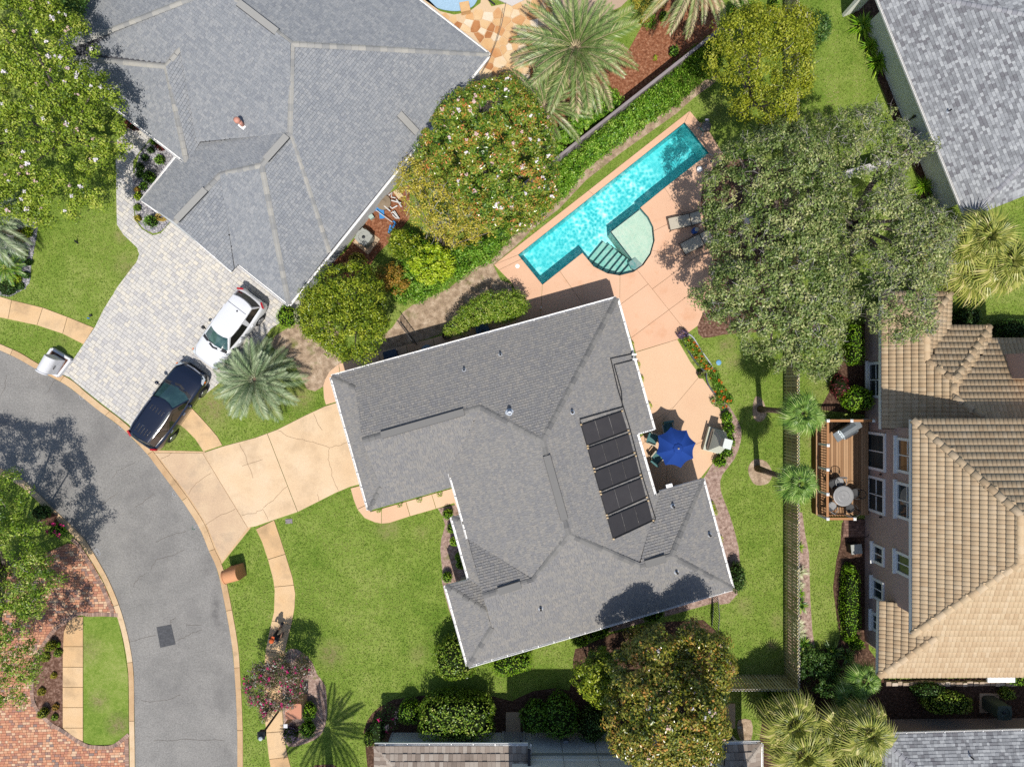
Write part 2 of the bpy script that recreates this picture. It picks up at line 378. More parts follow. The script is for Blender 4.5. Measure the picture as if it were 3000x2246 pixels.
def kerb(A, B, z=0.055, seg=3.0):
    root = bpy.data.objects.new('kerb', None); COL.objects.link(root); root['kind'] = 'structure'; ORG[root.name] = Vector((0, 0, 0))
    a = [P(*p) for p in smooth_line(A, 6)]; b = [P(*p) for p in smooth_line(B, 6)]; NOGRASS.append([(q.x, q.y) for q in a + b[::-1]])
    cur = []; L = 0
    for i in range(len(a)):
        cur.append((a[i], b[i]))
        if i and i < len(a) - 1: L += (a[i] - a[i - 1]).length
        if (L > seg or i == len(a) - 1) and len(cur) > 1:
            m = MB(); m.tone = random.uniform(.25, .8)
            p = [q[0] for q in cur] + [q[1] for q in cur[::-1]]
            m.prism(inset([(q.x, q.y) for q in p], 0.012), 0.0, z); m.build('kerb_stone', M_KERB, root)
            cur = [(a[i], b[i])]; L = 0
    return root
kerb(KO, KI); kerb(LO, LI)
def ribbon(b, pts, w, z, jit=0.0, n=4):
    q = []
    for i in range(len(pts) - 1):
        for k in range(n):
            t = k / n; q.append((pts[i][0] + (pts[i + 1][0] - pts[i][0]) * t + random.uniform(-jit, jit), pts[i][1] + (pts[i + 1][1] - pts[i][1]) * t + random.uniform(-jit, jit)))
    q.append(pts[-1]); q = [P(*p) for p in q]
    for i in range(len(q) - 1):
        d = (q[i + 1] - q[i]); 
        if d.length < 1e-5: continue
        nn = Vector((-d.y, d.x, 0)).normalized() * (w / 2)
        e = d.normalized() * w * 0.3
        b.face([Vector((*(p.xy), z)) for p in (q[i] - nn - e, q[i + 1] - nn + e, q[i + 1] + nn + e, q[i] + nn - e)])
def cracks(parent, lines, z, w=0.03, mat=None, jit=2.2):
    for L in lines:
        b = MB(); ribbon(b, L, w, z, jit); b.build('crack', mat or M_CRACK, parent)
cracks(road, [[(330, 1400), (345, 1380), (395, 1355)], [(398, 1484), (420, 1470), (452, 1447)], [(455, 1587), (490, 1570), (545, 1556)], [(442, 1665), (460, 1640), (500, 1628), (540, 1610)], [(390, 1716), (410, 1690), (425, 1680)],
       [(383, 1876), (410, 1872), (456, 1860)], [(524, 1876), (545, 1864), (560, 1855), (592, 1846)], [(412, 2050), (448, 2055), (490, 2048), (528, 2034)], [(452, 2169), (500, 2166), (560, 2164), (656, 2168)], [(300, 1475), (345, 1443)], [(498, 1826), (502, 1816), (515, 1807)], [(3, 1160), (15, 1130), (20, 1100)], [(140, 1150), (150, 1128), (168, 1110)], [(545, 1830), (590, 1830)]], 0.018, 0.014)
b = MB(); b.prism([(p.x, p.y) for p in PX([(459, 1836), (502, 1828), (515, 1886), (470, 1896)])], 0.0, 0.022); b.build('asphalt_patch', M_PATCH, road)
M_CHALK = flat('chalk_mark', c8(214, 216, 220), 0.9, 0.1); M_CHALKG = flat('green_mark', c8(120, 170, 150), 0.9, 0.1)
def ringmark(x, y, r, mat, a0=0, a1=6.28):
    b = MB(); ribbon(b, [(x + r * math.cos(a0 + (a1 - a0) * i / 12), y + 1.15 * r * math.sin(a0 + (a1 - a0) * i / 12)) for i in range(13)], 0.03, 0.017, 0, 1); b.build('chalk_mark', mat, road)
ringmark(283, 1612, 5, M_CHALK); ringmark(289, 1621, 5, M_CHALK); ringmark(577, 1543, 6, M_CHALK, 2.2, 6.5); ringmark(568, 1545, 5, M_CHALKG, .3, 4); ringmark(512, 1444, 6, M_CHALK, 1, 5); ringmark(240, 1163, 6, M_CHALK, .5, 5.4); ringmark(354, 1250, 5, M_CHALK)

# concrete slabs split along their joints
def slabs(rootname, polys, z, mat, cuts=(), gap=0.014, sm=0, name='slab', parent=None, tone=(.3, .75)):
    if parent is None:
        parent = bpy.data.objects.new(rootname, None); COL.objects.link(parent); parent['kind'] = 'structure'; ORG[parent.name] = Vector((0, 0, 0))
    bm = bmesh.new()
    for pl in polys:
        if sm: pl = smooth_loop(pl, sm)
        w = [(q.x, q.y) for q in PX(pl)]; NOGRASS.append(w)
        if area2(w) < 0: w.reverse()
        bm.faces.new([bm.verts.new((x, y, 0)) for x, y in w])
    for (a, c) in cuts:
        A = P(*a); B = P(*c); M = (A + B) / 2; n = Vector((-(B - A).y, (B - A).x, 0)).normalized()
        sel = [f for f in bm.faces if inside([(v.co.x, v.co.y) for v in f.verts], np.array([M.x]), np.array([M.y]))[0]]
        if not sel: continue
        geom = list({x for f in sel for x in list(f.verts) + list(f.edges) + [f]})
        bmesh.ops.bisect_plane(bm, geom=geom, plane_co=A, plane_no=n, dist=1e-5)
    for f in bm.faces:
        w = [(v.co.x, v.co.y) for v in f.verts]
        if f.normal.z < 0: w.reverse()
        if abs(area2(w)) < 0.01: continue
        m = MB(); m.tone = random.uniform(*tone); m.prism(inset(w, gap), 0.0, z + random.uniform(0, .006)); m.build(name, mat, parent)
    bm.free(); return parent
SL, SR = [(750, 1549), (768, 1586), (786, 1640), (801, 1697), (805, 1729), (803, 1791), (793, 1834), (779, 1900), (775, 1950), (774, 2030), (777, 2110), (781, 2153), (788, 2215), (793, 2246), (800, 2320)], [(804, 1522), (822, 1575), (837, 1622), (858, 1690), (866, 1737), (864, 1780), (855, 1827), (841, 1882), (830, 1936), (826, 2008), (828, 2081), (833, 2153), (842, 2204), (853, 2246), (872, 2320)]
slabs('sidewalk', [SL + SR[::-1]], 0.045, M_WALK, [((784, 1638), (839, 1621)), ((801, 1718), (864, 1712)), ((793, 1816), (855, 1829)), ((779, 1905), (835, 1915)), ((775, 1990), (826, 2000)), ((775, 2078), (828, 2072)), ((783, 2144), (832, 2140)), ((788, 2222), (843, 2215))])
slabs('sidewalk', [[(-300, 860), (-100, 858), (0, 868), (36, 879), (127, 901), (199, 928), (277, 960), (246, 1009), (185, 978), (109, 953), (0, 930), (-100, 915), (-300, 915)]], 0.045, M_WALK, [((36, 879), (25, 935)), ((127, 901), (110, 953)), ((199, 928), (185, 978)), ((-60, 860), (-65, 920))])
slabs('sidewalk', [[(545, 1196), (562, 1194), (587, 1220), (616, 1252), (638, 1278), (653, 1304), (597, 1323), (572, 1285), (543, 1256), (514, 1234), (505, 1228)]], 0.04, M_WALK, tone=(.5, .6))
slabs('sidewalk', [[(217, 1806), (245, 1804), (245, 2170), (220, 2158), (185, 2131), (185, 1914), (188, 1849), (203, 1816)]], 0.05, M_WALK, [((180, y), (250, y)) for y in (1892, 1952, 2011, 2070, 2130)])
DRV = [(452, 1326), (594, 1326), (652, 1307), (750, 1281), (812, 1258), (895, 1216), (953, 1189), (989, 1178), (1062, 1416), (1025, 1426), (982, 1444), (935, 1468), (873, 1499), (804, 1522), (750, 1541), (727, 1545), (652, 1643), (634, 1605), (604, 1533), (565, 1471), (543, 1439), (474, 1349)]
drive = slabs('driveway', [DRV], 0.04, M_DRIVE, [((594, 1325), (727, 1545)), ((784, 1270), (873, 1499))], tone=(.5, .6))
for o in drive.children:
    if min(v.co.x for v in o.data.vertices) < P(500, 0).x: o.data.materials[0] = M_APRON
sheet('expansion_joint', [(440, 1318), (600, 1322), (735, 1545), (649, 1652), (628, 1610), (598, 1538), (558, 1475), (536, 1444), (468, 1354)], 0.02, M_KERB)
cracks(drive, [[(818, 1260), (850, 1280), (890, 1288), (930, 1298), (966, 1309), (1000, 1303), (1018, 1295)], [(966, 1310), (962, 1340), (968, 1365), (976, 1400), (992, 1437)], [(703, 1299), (725, 1350), (742, 1400)], [(552, 1445), (575, 1415), (620, 1385)], [(602, 1535), (650, 1508), (690, 1490)], [(774, 1488), (800, 1464), (842, 1424)], [(920, 1208), (932, 1240), (945, 1260)], [(708, 1508), (750, 1500), (770, 1490), (787, 1524)], [(470, 1345), (495, 1335), (505, 1326)], [(930, 1445), (937, 1468)], [(710, 1365), (770, 1345)]], 0.05, 0.016, flat('crack_tan', c8(150, 124, 98), .95, .1))
slabs('front_walk', [[(1027, 1429), (1062, 1420), (1086, 1498), (1330, 1428), (1350, 1505), (1330, 1473), (1283, 1488), (1203, 1511), (1141, 1531), (1118, 1533), (1098, 1529), (1069, 1517), (1047, 1491), (1036, 1462)]], 0.045, M_PATIO, [((1047, 1491), (1078, 1476)), ((1118, 1490), (1118, 1533)), ((1190, 1470), (1202, 1511)), ((1266, 1450), (1278, 1489))])
slabs('side_walk', [[(989, 1176), (955, 1186), (949, 1165), (947, 1129), (953, 1110), (967, 1086), (993, 1065), (1105, 1031), (1219, 1003), (1300, 981), (1420, 948), (1560, 900), (1580, 960), (1000, 1120)]], 0.04, M_PATIO, [((993, 1065), (1000, 1120)), ((1060, 1044), (1075, 1100)), ((1107, 1031), (1122, 1085)), ((1190, 1010), (1200, 1060)), ((1268, 988), (1280, 1040))])

# pool deck and patio
slabs('pool_deck', [[(1447, 776), (2020, 326), (2005, 360), (1518, 747)], [(2020, 326), (2049, 360), (2061, 362), (2083, 395), (2125, 464), (2090, 492), (2076, 449), (2005, 360)],
      [(1447, 776), (1518, 747), (1589, 834), (1706, 741)] + POOL_ARC[1:-1] + [(1875, 609), (1935, 560), (2076, 449), (2090, 492), (2058, 540), (2052, 600), (2070, 700), (2100, 800), (2075, 880), (2043, 955), (2018, 973), (1984, 994), (1862, 1031), (1812, 880), (1560, 955), (1500, 830)]],
      0.05, M_DECK, [((1816, 808), (1815, 890)), ((1865, 790), (2007, 968)), ((1816, 893), (1900, 831)), ((1848, 990), (1964, 904)), ((1917, 842), (2090, 715)), ((1964, 904), (2070, 826)), ((1917, 676), (1960, 655)), ((1949, 555), (2000, 630)), ((1640, 795), (1714, 900)), ((1589, 834), (1583, 930)), ((1460, 792), (1530, 758)), ((1916, 735), (2045, 765)), ((1725, 560), (1737, 570)), ((2049, 360), (2032, 375)), ((2116, 448), (2070, 475))], tone=(.42, .58), gap=.008)
slabs('patio', [[(1984, 994), (2022, 1060), (2062, 1114), (2094, 1158), (2112, 1205), (2116, 1263), (2112, 1317), (2083, 1361), (2050, 1402), (1930, 1440), (1912, 1440), (1862, 1290), (1900, 1262), (1862, 1032)]], 0.045, M_PATIO, [((2042, 1110), (1975, 1190)), ((1975, 1190), (1890, 1250)), ((2040, 1300), (2116, 1268)), ((1955, 1340), (1950, 1430))], tone=(.5, .6), gap=.007)

# soil, straw and mulch beds
sheet('mulch_bed', [(828, 2081), (826, 2008), (835, 1915), (870, 1900), (913, 1936), (928, 1972), (953, 2008), (958, 2063), (957, 2103), (946, 2142), (924, 2164), (877, 2182), (844, 2184), (835, 2153)], 0.02, M_STRAW, 2)
sheet('mulch_bed', [(915, 2246), (935, 2240), (960, 2238), (985, 2244), (1010, 2300), (960, 2330), (910, 2300)], 0.02, M_MULCH, 2)
sheet('mulch_bed', [(1065, 2142), (1076, 2110), (1091, 2088), (1112, 2070), (1152, 2048), (1232, 2037), (1330, 2030), (1438, 2037), (1500, 2053), (1522, 2041), (1562, 2023), (1627, 2014), (1668, 2022), (1681, 1972), (1678, 1936), (1685, 1900), (1703, 1896), (1790, 1856), (1862, 1838), (1960, 1820), (2060, 1815), (2100, 1850), (2108, 1960), (2108, 2060), (2090, 2150), (1150, 2150), (1096, 2260), (1078, 2260), (1071, 2190)], 0.02, M_DARKM)
sheet('mulch_bed', [(1283, 1489), (1297, 1513), (1304, 1538), (1293, 1578), (1290, 1607), (1293, 1643), (1297, 1680), (1293, 1693), (1301, 1733), (1315, 1784), (1345, 1870), (1440, 1880), (1440, 1600), (1345, 1475)], 0.02, M_STRAW)
sheet('mulch_bed', [(1420, 1905), (1560, 1862), (1660, 1838), (1700, 1880), (1790, 1850), (1860, 1830), (2110, 1760), (2100, 1700), (1380, 1900), (1400, 1915)], 0.014, M_STRAW)
sheet('straw_bed', [(2115, 1160), (2149, 1209), (2170, 1252), (2170, 1292), (2152, 1343), (2116, 1390), (2110, 1426), (2120, 1462), (2138, 1509), (2156, 1571), (2167, 1636), (2160, 1740), (2110, 1770), (2080, 1700), (2030, 1420), (2060, 1402), (2083, 1364), (2114, 1317), (2118, 1263), (2114, 1205), (2096, 1158)], 0.016, M_STRAW, 2)
sheet('straw_bed', [(1862, 1031), (1812, 880), (1830, 895), (1848, 940), (1858, 985), (1866, 1031), (1880, 1100), (1905, 1200), (1916, 1250), (1900, 1260), (1870, 1150)], 0.014, M_STRAW)
sheet('red_mulch_bed', [(1891, 58), (1953, 7), (1990, -60), (2120, -60), (2101, 92), (1826, 310), (1780, 300), (1740, 330), (1700, 420), (1605, 486), (1560, 330), (1700, 250), (1840, 150)], 0.016, M_REDM)
sheet('red_mulch_bed', [(1010, 740), (1130, 570), (1200, 540), (1200, 640), (1160, 690), (1105, 745), (1070, 800), (960, 830), (930, 800)], 0.014, M_REDM)
sheet('dry_path', [(2108, 222), (2094, 243), (2029, 290), (1982, 333), (1935, 366), (1826, 443), (1717, 528), (1638, 612), (1560, 672), (1512, 720), (1445, 776), (1467, 821), (1500, 832), (1500, 880), (1400, 960), (1290, 978), (1200, 1010), (1060, 1050), (1000, 1064), (1100, 1000), (1149, 960), (1180, 915), (1210, 893), (1315, 845), (1390, 785), (1438, 765), (1500, 692), (1638, 588), (1717, 497), (1826, 412), (1935, 338), (1982, 307), (2029, 262), (2094, 215)], 0.016, M_SAND)
sheet('soil_bed', [(845, 960), (960, 930), (1010, 1040), (950, 1130), (900, 1140), (860, 1060), (790, 1010)], 0.012, M_SAND, 2)
sheet('soil_bed', [(2043, 955), (2075, 880), (2100, 800), (2070, 700), (2052, 600), (2058, 540), (2130, 470), (2290, 480), (2290, 560), (2290, 900), (2290, 960), (2120, 980), (2060, 990)], 0.012, M_MULCH, 2)
sheet('soil_bed', [(2380, 1000), (2440, 950), (2470, 960), (2470, 1060), (2440, 1090), (2428, 1150), (2400, 1200), (2538, 1215), (2540, 950), (2380, 950)], 0.012, M_DARKM)
sheet('mulch_bed', [(2450, 1640), (2462, 1590), (2466, 1530), (2540, 1530), (2545, 1900), (2590, 1960), (2590, 1990), (3150, 1980), (3150, 2110), (2560, 2110), (2540, 2200), (2400, 2280), (2260, 2300), (2220, 2200), (2240, 2060), (2310, 1995), (2370, 1900), (2400, 1902), (2440, 1898), (2462, 1870), (2450, 1800), (2440, 1720)], 0.016, M_DARKM)
sheet('mulch_bed', [(2305, 1960), (2303, 1500), (2350, 1500), (2358, 1560), (2370, 1620), (2374, 1760), (2380, 1850), (2388, 1900), (2340, 1990)], 0.014, M_STRAW)
sheet('mulch_bed', [(2500, 0), (2480, -80), (2560, -80), (2660, 380), (2790, 690), (2735, 700), (2700, 600), (2690, 520), (2640, 420), (2608, 320), (2575, 240), (2525, 120), (2505, 50)], 0.014, M_DARKM)
sheet('mulch_bed', [(2730, 690), (2790, 690), (2860, 700), (2840, 800), (2790, 790), (2740, 760)], 0.02, M_DARKM, 2)
sheet('sand_ring', [(2205, 1190), (2215, 1160), (2236, 1175), (2245, 1215), (2228, 1235), (2208, 1225)], 0.02, M_SAND, 3)
sheet('sand_ring', [(2192, 1370), (2210, 1345), (2245, 1352), (2262, 1385), (2250, 1415), (2215, 1420), (2198, 1400)], 0.02, M_SAND, 3)
sheet('concrete_pad', [(1482, 2084), (1524, 2084), (1525, 2142), (1482, 2142)], 0.05, M_APRON)
sheet('concrete_pad', [(2090, 2059), (2153, 2059), (2153, 2131), (2080, 2135)], 0.05, M_APRON)
sheet('pebble_bed', [(2163, 2108), (2200, 2108), (2204, 2150), (2190, 2185), (2172, 2170), (2160, 2140)], 0.02, M_SAND, 2)
sheet('pebble_bed', [(391, 520), (409, 452), (446, 406), (520, 462), (430, 590), (508, 640), (472, 678), (449, 684), (420, 668), (400, 640), (391, 580)], 0.03, M_PEBG)
sheet('pebble_bed', [(-80, 560), (118, 640), (112, 662), (105, 705), (94, 763), (87, 828), (72, 846), (29, 870), (0, 866), (-100, 856)], 0.03, M_PEBG)
# grey border stones round the front-left pebble bed and mulch strip of the island
sheet('mulch_bed', [(188, 1849), (185, 2131), (150, 2112), (112, 2070), (100, 2030), (103, 1960), (115, 1920), (140, 1880), (165, 1845), (200, 1820)], 0.05, M_MULCH)
b = sheet('lawn_strip', [(246, 1804), (345, 1802), (362, 1881), (376, 1974), (378, 2148), (355, 2167), (330, 2178), (275, 2180), (247, 2172)], 0.045, G_GRASS)

# tiled fields (pavers, shingles, roof tiles)
def tile_rows(poly, rowh, wfun, gap, v_off=0.0):
    """poly in local (u,v); yields (u, v, w, piece, full)"""
    vs = [p[1] for p in poly]; v = min(vs) - v_off; k = 0
    while v < max(vs):
        st = clip_half(clip_half(poly, (0, v + gap / 2), (0, 1)), (0, v + rowh - gap / 2), (0, -1))
        if len(st) >= 3:
            u0 = min(p[0] for p in st); u1 = max(p[0] for p in st); u = u0 - wfun() * random.random()
            while u < u1:
                w = wfun(); pc = clip_half(clip_half(st, (u + gap / 2, 0), (1, 0)), (u + w - gap / 2, 0), (-1, 0))
                if len(pc) >= 3:
                    a = abs(area2(pc))
                    if a > 0.12 * w * rowh or a > 0.002: yield u, v, w, pc, a > 0.985 * (w - gap) * (rowh - gap)
                u += w
        v += rowh; k += 1
def pave(parent, name, field_name, polys, ang, rowh, widths, gap, z0, z1, mat, nsep=300, jit=0.004, tones=(0, 1)):
    R = Matrix.Rotation(math.radians(ang), 2); Ri = R.inverted(); field = MB(); full = []
    for pl in polys:
        loc = [tuple(Ri @ Vector((q.x, q.y))) for q in PX(pl)]
        for u, v, w, pc, fu in tile_rows(loc, rowh, lambda: random.choice(widths), gap, random.random() * rowh):
            if fu: full.append((u, v, w))
            else:
                if area2(pc) < 0: pc = pc[::-1]
                field.tone = random.uniform(*tones); field.prism([tuple(R @ Vector(q)) for q in pc], z0, z1 + random.uniform(-jit, jit))
    full.sort(key=lambda t: (t[0] + t[2] / 2) ** 2 + (t[1] + rowh / 2) ** 2 if nsep >= 0 else 0)
    protos = {}
    for i, (u, v, w) in enumerate(full):
        tn = random.uniform(*tones); zt = z1 + random.uniform(-jit, jit)
        if i < nsep:
            key = (w, int(tn * 7)); 
            if key not in protos:
                m = MB(); m.tone = (key[1] + .5) / 7; hw, hh = (w - gap) / 2, (rowh - gap) / 2
                m.prism([(-hw, -hh), (hw, -hh), (hw, hh), (-hw, hh)], z0 - z1, 0.0); protos[key] = m.mesh(name, mat)
            c = R @ Vector((u + w / 2, v + rowh / 2))
            link(name, protos[key], parent, Matrix.Translation((c.x, c.y, zt)) @ Matrix.Rotation(math.radians(ang), 4, 'Z'))
        else:
            field.tone = tn; hg = gap / 2
            field.prism([tuple(R @ Vector(q)) for q in ((u + hg, v + hg), (u + w - hg, v + hg), (u + w - hg, v + rowh - hg), (u + hg, v + rowh - hg))], z0, zt)
    if field.f: field.build(field_name, mat, parent, kind='stuff')
PV = [(340, 440), (345, 410), (372, 384), (395, 330), (440, 370), (450, 395), (409, 446), (391, 471), (391, 560), (395, 643), (417, 672), (449, 690), (472, 684), (506, 646), (650, 660), (770, 800), (908, 903), (870, 935), (830, 940), (795, 962), (760, 1010), (700, 1062), (636, 1128), (565, 1183), (505, 1228), (449, 1317), (377, 1241), (304, 1185), (256, 1147), (205, 1105), (180, 1095), (214, 1056), (279, 959), (304, 908), (322, 879), (344, 843), (377, 799), (402, 766), (409, 745), (402, 725), (362, 687), (344, 658), (342, 560)]
pav = sheet('paver_driveway', PV, 0.012, M_PAVB)
pave(pav, 'paver', 'paver_field', [PV], -38, 0.2, (0.15, 0.2, 0.25, 0.3), 0.012, 0.012, 0.045, M_PAVE)
BK = [(-120, 1640), (90, 1640), (200, 1590), (240, 1600), (270, 1647), (305, 1708), (342, 1797), (262, 1797), (245, 1790), (220, 1797), (198, 1812), (160, 1840), (132, 1880), (108, 1920), (96, 1960), (92, 2030), (104, 2074), (145, 2120), (180, 2142), (240, 2180), (275, 2190), (330, 2188), (378, 2155), (380, 2330), (-120, 2330)]
brk = sheet('brick_driveway', BK, 0.012, M_BRKB)
pave(brk, 'brick', 'brick_field', [BK], 2, 0.135, (0.135, 0.2, 0.2, 0.27), 0.014, 0.012, 0.04, M_BRICK)
def border(line_px, w, step, z, mat, parent, name='border_brick', lim=300):
    pts = [P(*p) for p in smooth_line(line_px, 8)]; d = 0; acc = 0
    protos = []
    for k in range(5):
        m = MB(); m.tone = (k + .5) / 5; m.prism([(-step * .46, -w / 2), (step * .46, -w / 2), (step * .46, w / 2), (-step * .46, w / 2)], 0.0, z); protos.append(m.mesh(name, mat))
    n = 0
    for i in range(len(pts) - 1):
        e = pts[i + 1] - pts[i]; L = e.length
        while acc < L:
            c = pts[i] + e * (acc / L); link(name, random.choice(protos), parent, Matrix.Translation((c.x, c.y, random.uniform(-.004, .004))) @ Matrix.Rotation(math.atan2(e.y, e.x), 4, 'Z')); acc += step; n += 1
        acc -= L
border([(344, 1800), (300, 1798), (262, 1799), (240, 1795), (215, 1803), (192, 1820), (160, 1845), (132, 1882), (109, 1922), (98, 1962), (95, 2030), (107, 2072), (147, 2116), (183, 2138), (243, 2177), (276, 2186), (331, 2184), (378, 2150)], 0.2, 0.115, 0.058, M_BORD, brk)
border([(214, 1580), (232, 1598), (263, 1650), (297, 1711), (332, 1795)], 0.2, 0.115, 0.05, M_BORD, brk)
border([(372, 2160), (374, 2250)], 0.2, 0.115, 0.05, M_BORD, brk)

# flagstone patio of the north neighbour: voronoi-like stones cut from a jittered point set
def flagstones():
    poly = [(1185, -70), (1215, -20), (1290, 34), (1330, 44), (1372, 37), (1408, 10), (1412, -30), (1440, 20), (1500, 8), (1560, -20), (1640, -60), (1640, 120), (1600, 200), (1560, 300), (1440, 330), (1330, 330), (1425, 170), (1240, 20)]
    base = sheet('flagstone_patio', poly, 0.02, M_FLAGB)
    wp = [(q.x, q.y) for q in PX(poly)]; xs = [q[0] for q in wp]; ys = [q[1] for q in wp]; pts = []
    for _ in range(6000):
        x, y = random.uniform(min(xs), max(xs)), random.uniform(min(ys), max(ys)); r = random.choice((.22, .3, .42))
        if all((x - a) ** 2 + (y - c) ** 2 > ((r + rr) * .62) ** 2 for a, c, rr in pts): pts.append((x, y, r))
    for i, (x, y, r) in enumerate(pts):
        if not inside(wp, np.array([x]), np.array([y]))[0]: continue
        cell = [(x + 1.1 * math.cos(a * .7854), y + 1.1 * math.sin(a * .7854)) for a in range(8)]
        for j, (a, c, rr) in enumerate(pts):
            if j == i or (a - x) ** 2 + (c - y) ** 2 > 4: continue
            t = .5 + .25 * (r - rr) / (r + rr)
            cell = clip_half(cell, (x + (a - x) * t, y + (c - y) * t), (x - a, y - c))
            if len(cell) < 3: break
        if len(cell) < 3 or area2(cell) < .015: continue
        cell = inset(cell, .018)
        if not inside(wp, np.array([p[0] for p in cell]), np.array([p[1] for p in cell])).all(): continue
        m = MB(); m.tone = random.choice((.1, .3, .4, .5, .55, .6, .7, .75, .85, .95)); m.prism(cell, 0.0, .045 + random.uniform(0, .015)); m.build('flagstone', M_FLAG, base)
flagstones()
sheet('concrete_terrace', [(1412, -60), (1436, -10), (1500, 20), (1560, -10), (1600, -60)], 0.06, flat('pale_terrace', c8(222, 214, 206), .8, .2))
sheet('concrete_terrace', [(1560, -60), (1580, 60), (1600, 90), (1700, 80), (1820, 20), (1900, -60)], 0.03, flat('beige_terrace', c8(196, 170, 146), .85, .2))

# ------------------------------------------------------------------ pools
M_POOLW = rampmat('pool_plaster', [c8(196, 232, 232, .8), c8(216, 242, 240, .85), c8(230, 246, 244, .88)], 0.6, 0.2, attr=False, nscale=1.5, namt=0.4)
M_LEDGE = rampmat('pool_ledge', [c8(206, 214, 198), c8(228, 230, 214), c8(238, 236, 222)], 0.6, 0.2, attr=False, nscale=2.5, namt=0.5)
M_TILE = rampmat('waterline_tile', [c8(20, 86, 100), c8(44, 122, 134), c8(60, 140, 150)], 0.25, 0.5, attr=False, nscale=9, namt=0.4)
M_TRIM = flat('step_edge_tile', c8(30, 58, 70), 0.4, 0.4)
def watermat(name, deep, caustic, warm=None):
    m, T, b = base_mat(name); T.n.remove(b)
    # sun caustics painted as a bright cell net in the transparency tint
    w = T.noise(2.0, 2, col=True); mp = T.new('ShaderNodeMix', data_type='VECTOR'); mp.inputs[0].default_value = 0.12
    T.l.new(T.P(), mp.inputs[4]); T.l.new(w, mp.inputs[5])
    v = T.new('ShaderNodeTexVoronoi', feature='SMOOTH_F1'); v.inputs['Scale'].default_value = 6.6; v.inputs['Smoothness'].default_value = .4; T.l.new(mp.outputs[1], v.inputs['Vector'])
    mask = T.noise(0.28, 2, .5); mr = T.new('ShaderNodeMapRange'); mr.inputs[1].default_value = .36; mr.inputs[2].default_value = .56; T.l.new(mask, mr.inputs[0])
    f = T.math('MULTIPLY', T.math('SUBTRACT', v.outputs['Distance'], .42), T.math('MULTIPLY_ADD', mr.outputs[0], caustic * .7, caustic * .3))
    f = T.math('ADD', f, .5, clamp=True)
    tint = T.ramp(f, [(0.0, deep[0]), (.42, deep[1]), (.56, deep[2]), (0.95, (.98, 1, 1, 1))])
    tr = T.new('ShaderNodeBsdfTransparent'); T.l.new(tint, tr.inputs[0])
    gl = T.new('ShaderNodeBsdfGlossy'); gl.inputs['Roughness'].default_value = 0.04
    T.l.new(T.bump(v.outputs['Distance'], 0.35, 0.05), gl.inputs['Normal'])
    fr = T.new('ShaderNodeFresnel'); fr.inputs[0].default_value = 1.33
    mx = T.new('ShaderNodeMixShader'); T.l.new(fr.outputs[0], mx.inputs[0]); T.l.new(tr.outputs[0], mx.inputs[1]); T.l.new(gl.outputs[0], mx.inputs[2])
    T.l.new(mx.outputs[0], T.n['Material Output'].inputs['Surface']); return m
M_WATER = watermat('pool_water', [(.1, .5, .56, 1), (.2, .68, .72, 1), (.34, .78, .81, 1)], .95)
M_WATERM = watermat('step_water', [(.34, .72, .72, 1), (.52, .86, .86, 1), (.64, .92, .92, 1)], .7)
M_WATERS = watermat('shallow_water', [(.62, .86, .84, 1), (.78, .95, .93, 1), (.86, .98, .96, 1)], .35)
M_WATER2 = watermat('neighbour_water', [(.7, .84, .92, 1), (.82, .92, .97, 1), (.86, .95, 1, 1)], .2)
def basin(poly, depth, name, water, floor_mat):
    root = bpy.data.objects.new(name, None); COL.objects.link(root); root['kind'] = 'structure'; ORG[root.name] = Vector((0, 0, 0))
    w = PX(poly); 
    if area2([(p.x, p.y) for p in w]) < 0: w.reverse()
    n = len(w); m = MB(); t = MB()
    m.face([Vector((p.x, p.y, -depth)) for p in w])
    for i in range(n):
        a, c = w[i], w[(i + 1) % n]
        m.face([(c.x, c.y, -depth), (a.x, a.y, -depth), (a.x, a.y, -.18), (c.x, c.y, -.18)])
        t.face([(c.x, c.y, -.18), (a.x, a.y, -.18), (a.x, a.y, .03), (c.x, c.y, .03)])
    m.build('pool_shell', floor_mat, root); t.build('waterline_tile', M_TILE, root)
    s = MB(); s.face([(p.x, p.y, -.06) for p in w])
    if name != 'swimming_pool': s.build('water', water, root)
    return root
pool = basin(POOL, 1.45, 'swimming_pool', M_WATER, M_POOLW)
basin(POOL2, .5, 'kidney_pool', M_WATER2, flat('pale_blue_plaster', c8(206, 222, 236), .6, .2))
A0, A1 = (1790, 677), (1851, 757)
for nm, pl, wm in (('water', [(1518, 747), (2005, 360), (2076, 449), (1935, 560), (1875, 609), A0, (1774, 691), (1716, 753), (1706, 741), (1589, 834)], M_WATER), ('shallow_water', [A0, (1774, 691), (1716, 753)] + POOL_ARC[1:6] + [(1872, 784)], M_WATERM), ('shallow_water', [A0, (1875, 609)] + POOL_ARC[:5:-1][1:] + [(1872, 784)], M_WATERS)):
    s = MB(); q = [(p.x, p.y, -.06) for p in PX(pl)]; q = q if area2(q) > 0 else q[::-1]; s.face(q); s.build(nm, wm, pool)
led = [A0, (1874, 612), (1897, 637), (1911, 665), (1915, 705), (1904, 744), (1882, 775), (1872, 784)]
b = MB(); b.prism([(p.x, p.y) for p in PX(led)], -1.45, -.17); b.build('tanning_ledge', M_LEDGE, pool)
def edge_bar(p, q, z, w=.05, h=.02):
    b = MB(); b.bar(P(*p) + Vector((0, 0, z)), P(*q) + Vector((0, 0, z)), w, h); b.build('edge_tile', M_TRIM, pool)
edge_bar(A0, (1874, 612), -.16); edge_bar(A0, (1872, 784), -.16)
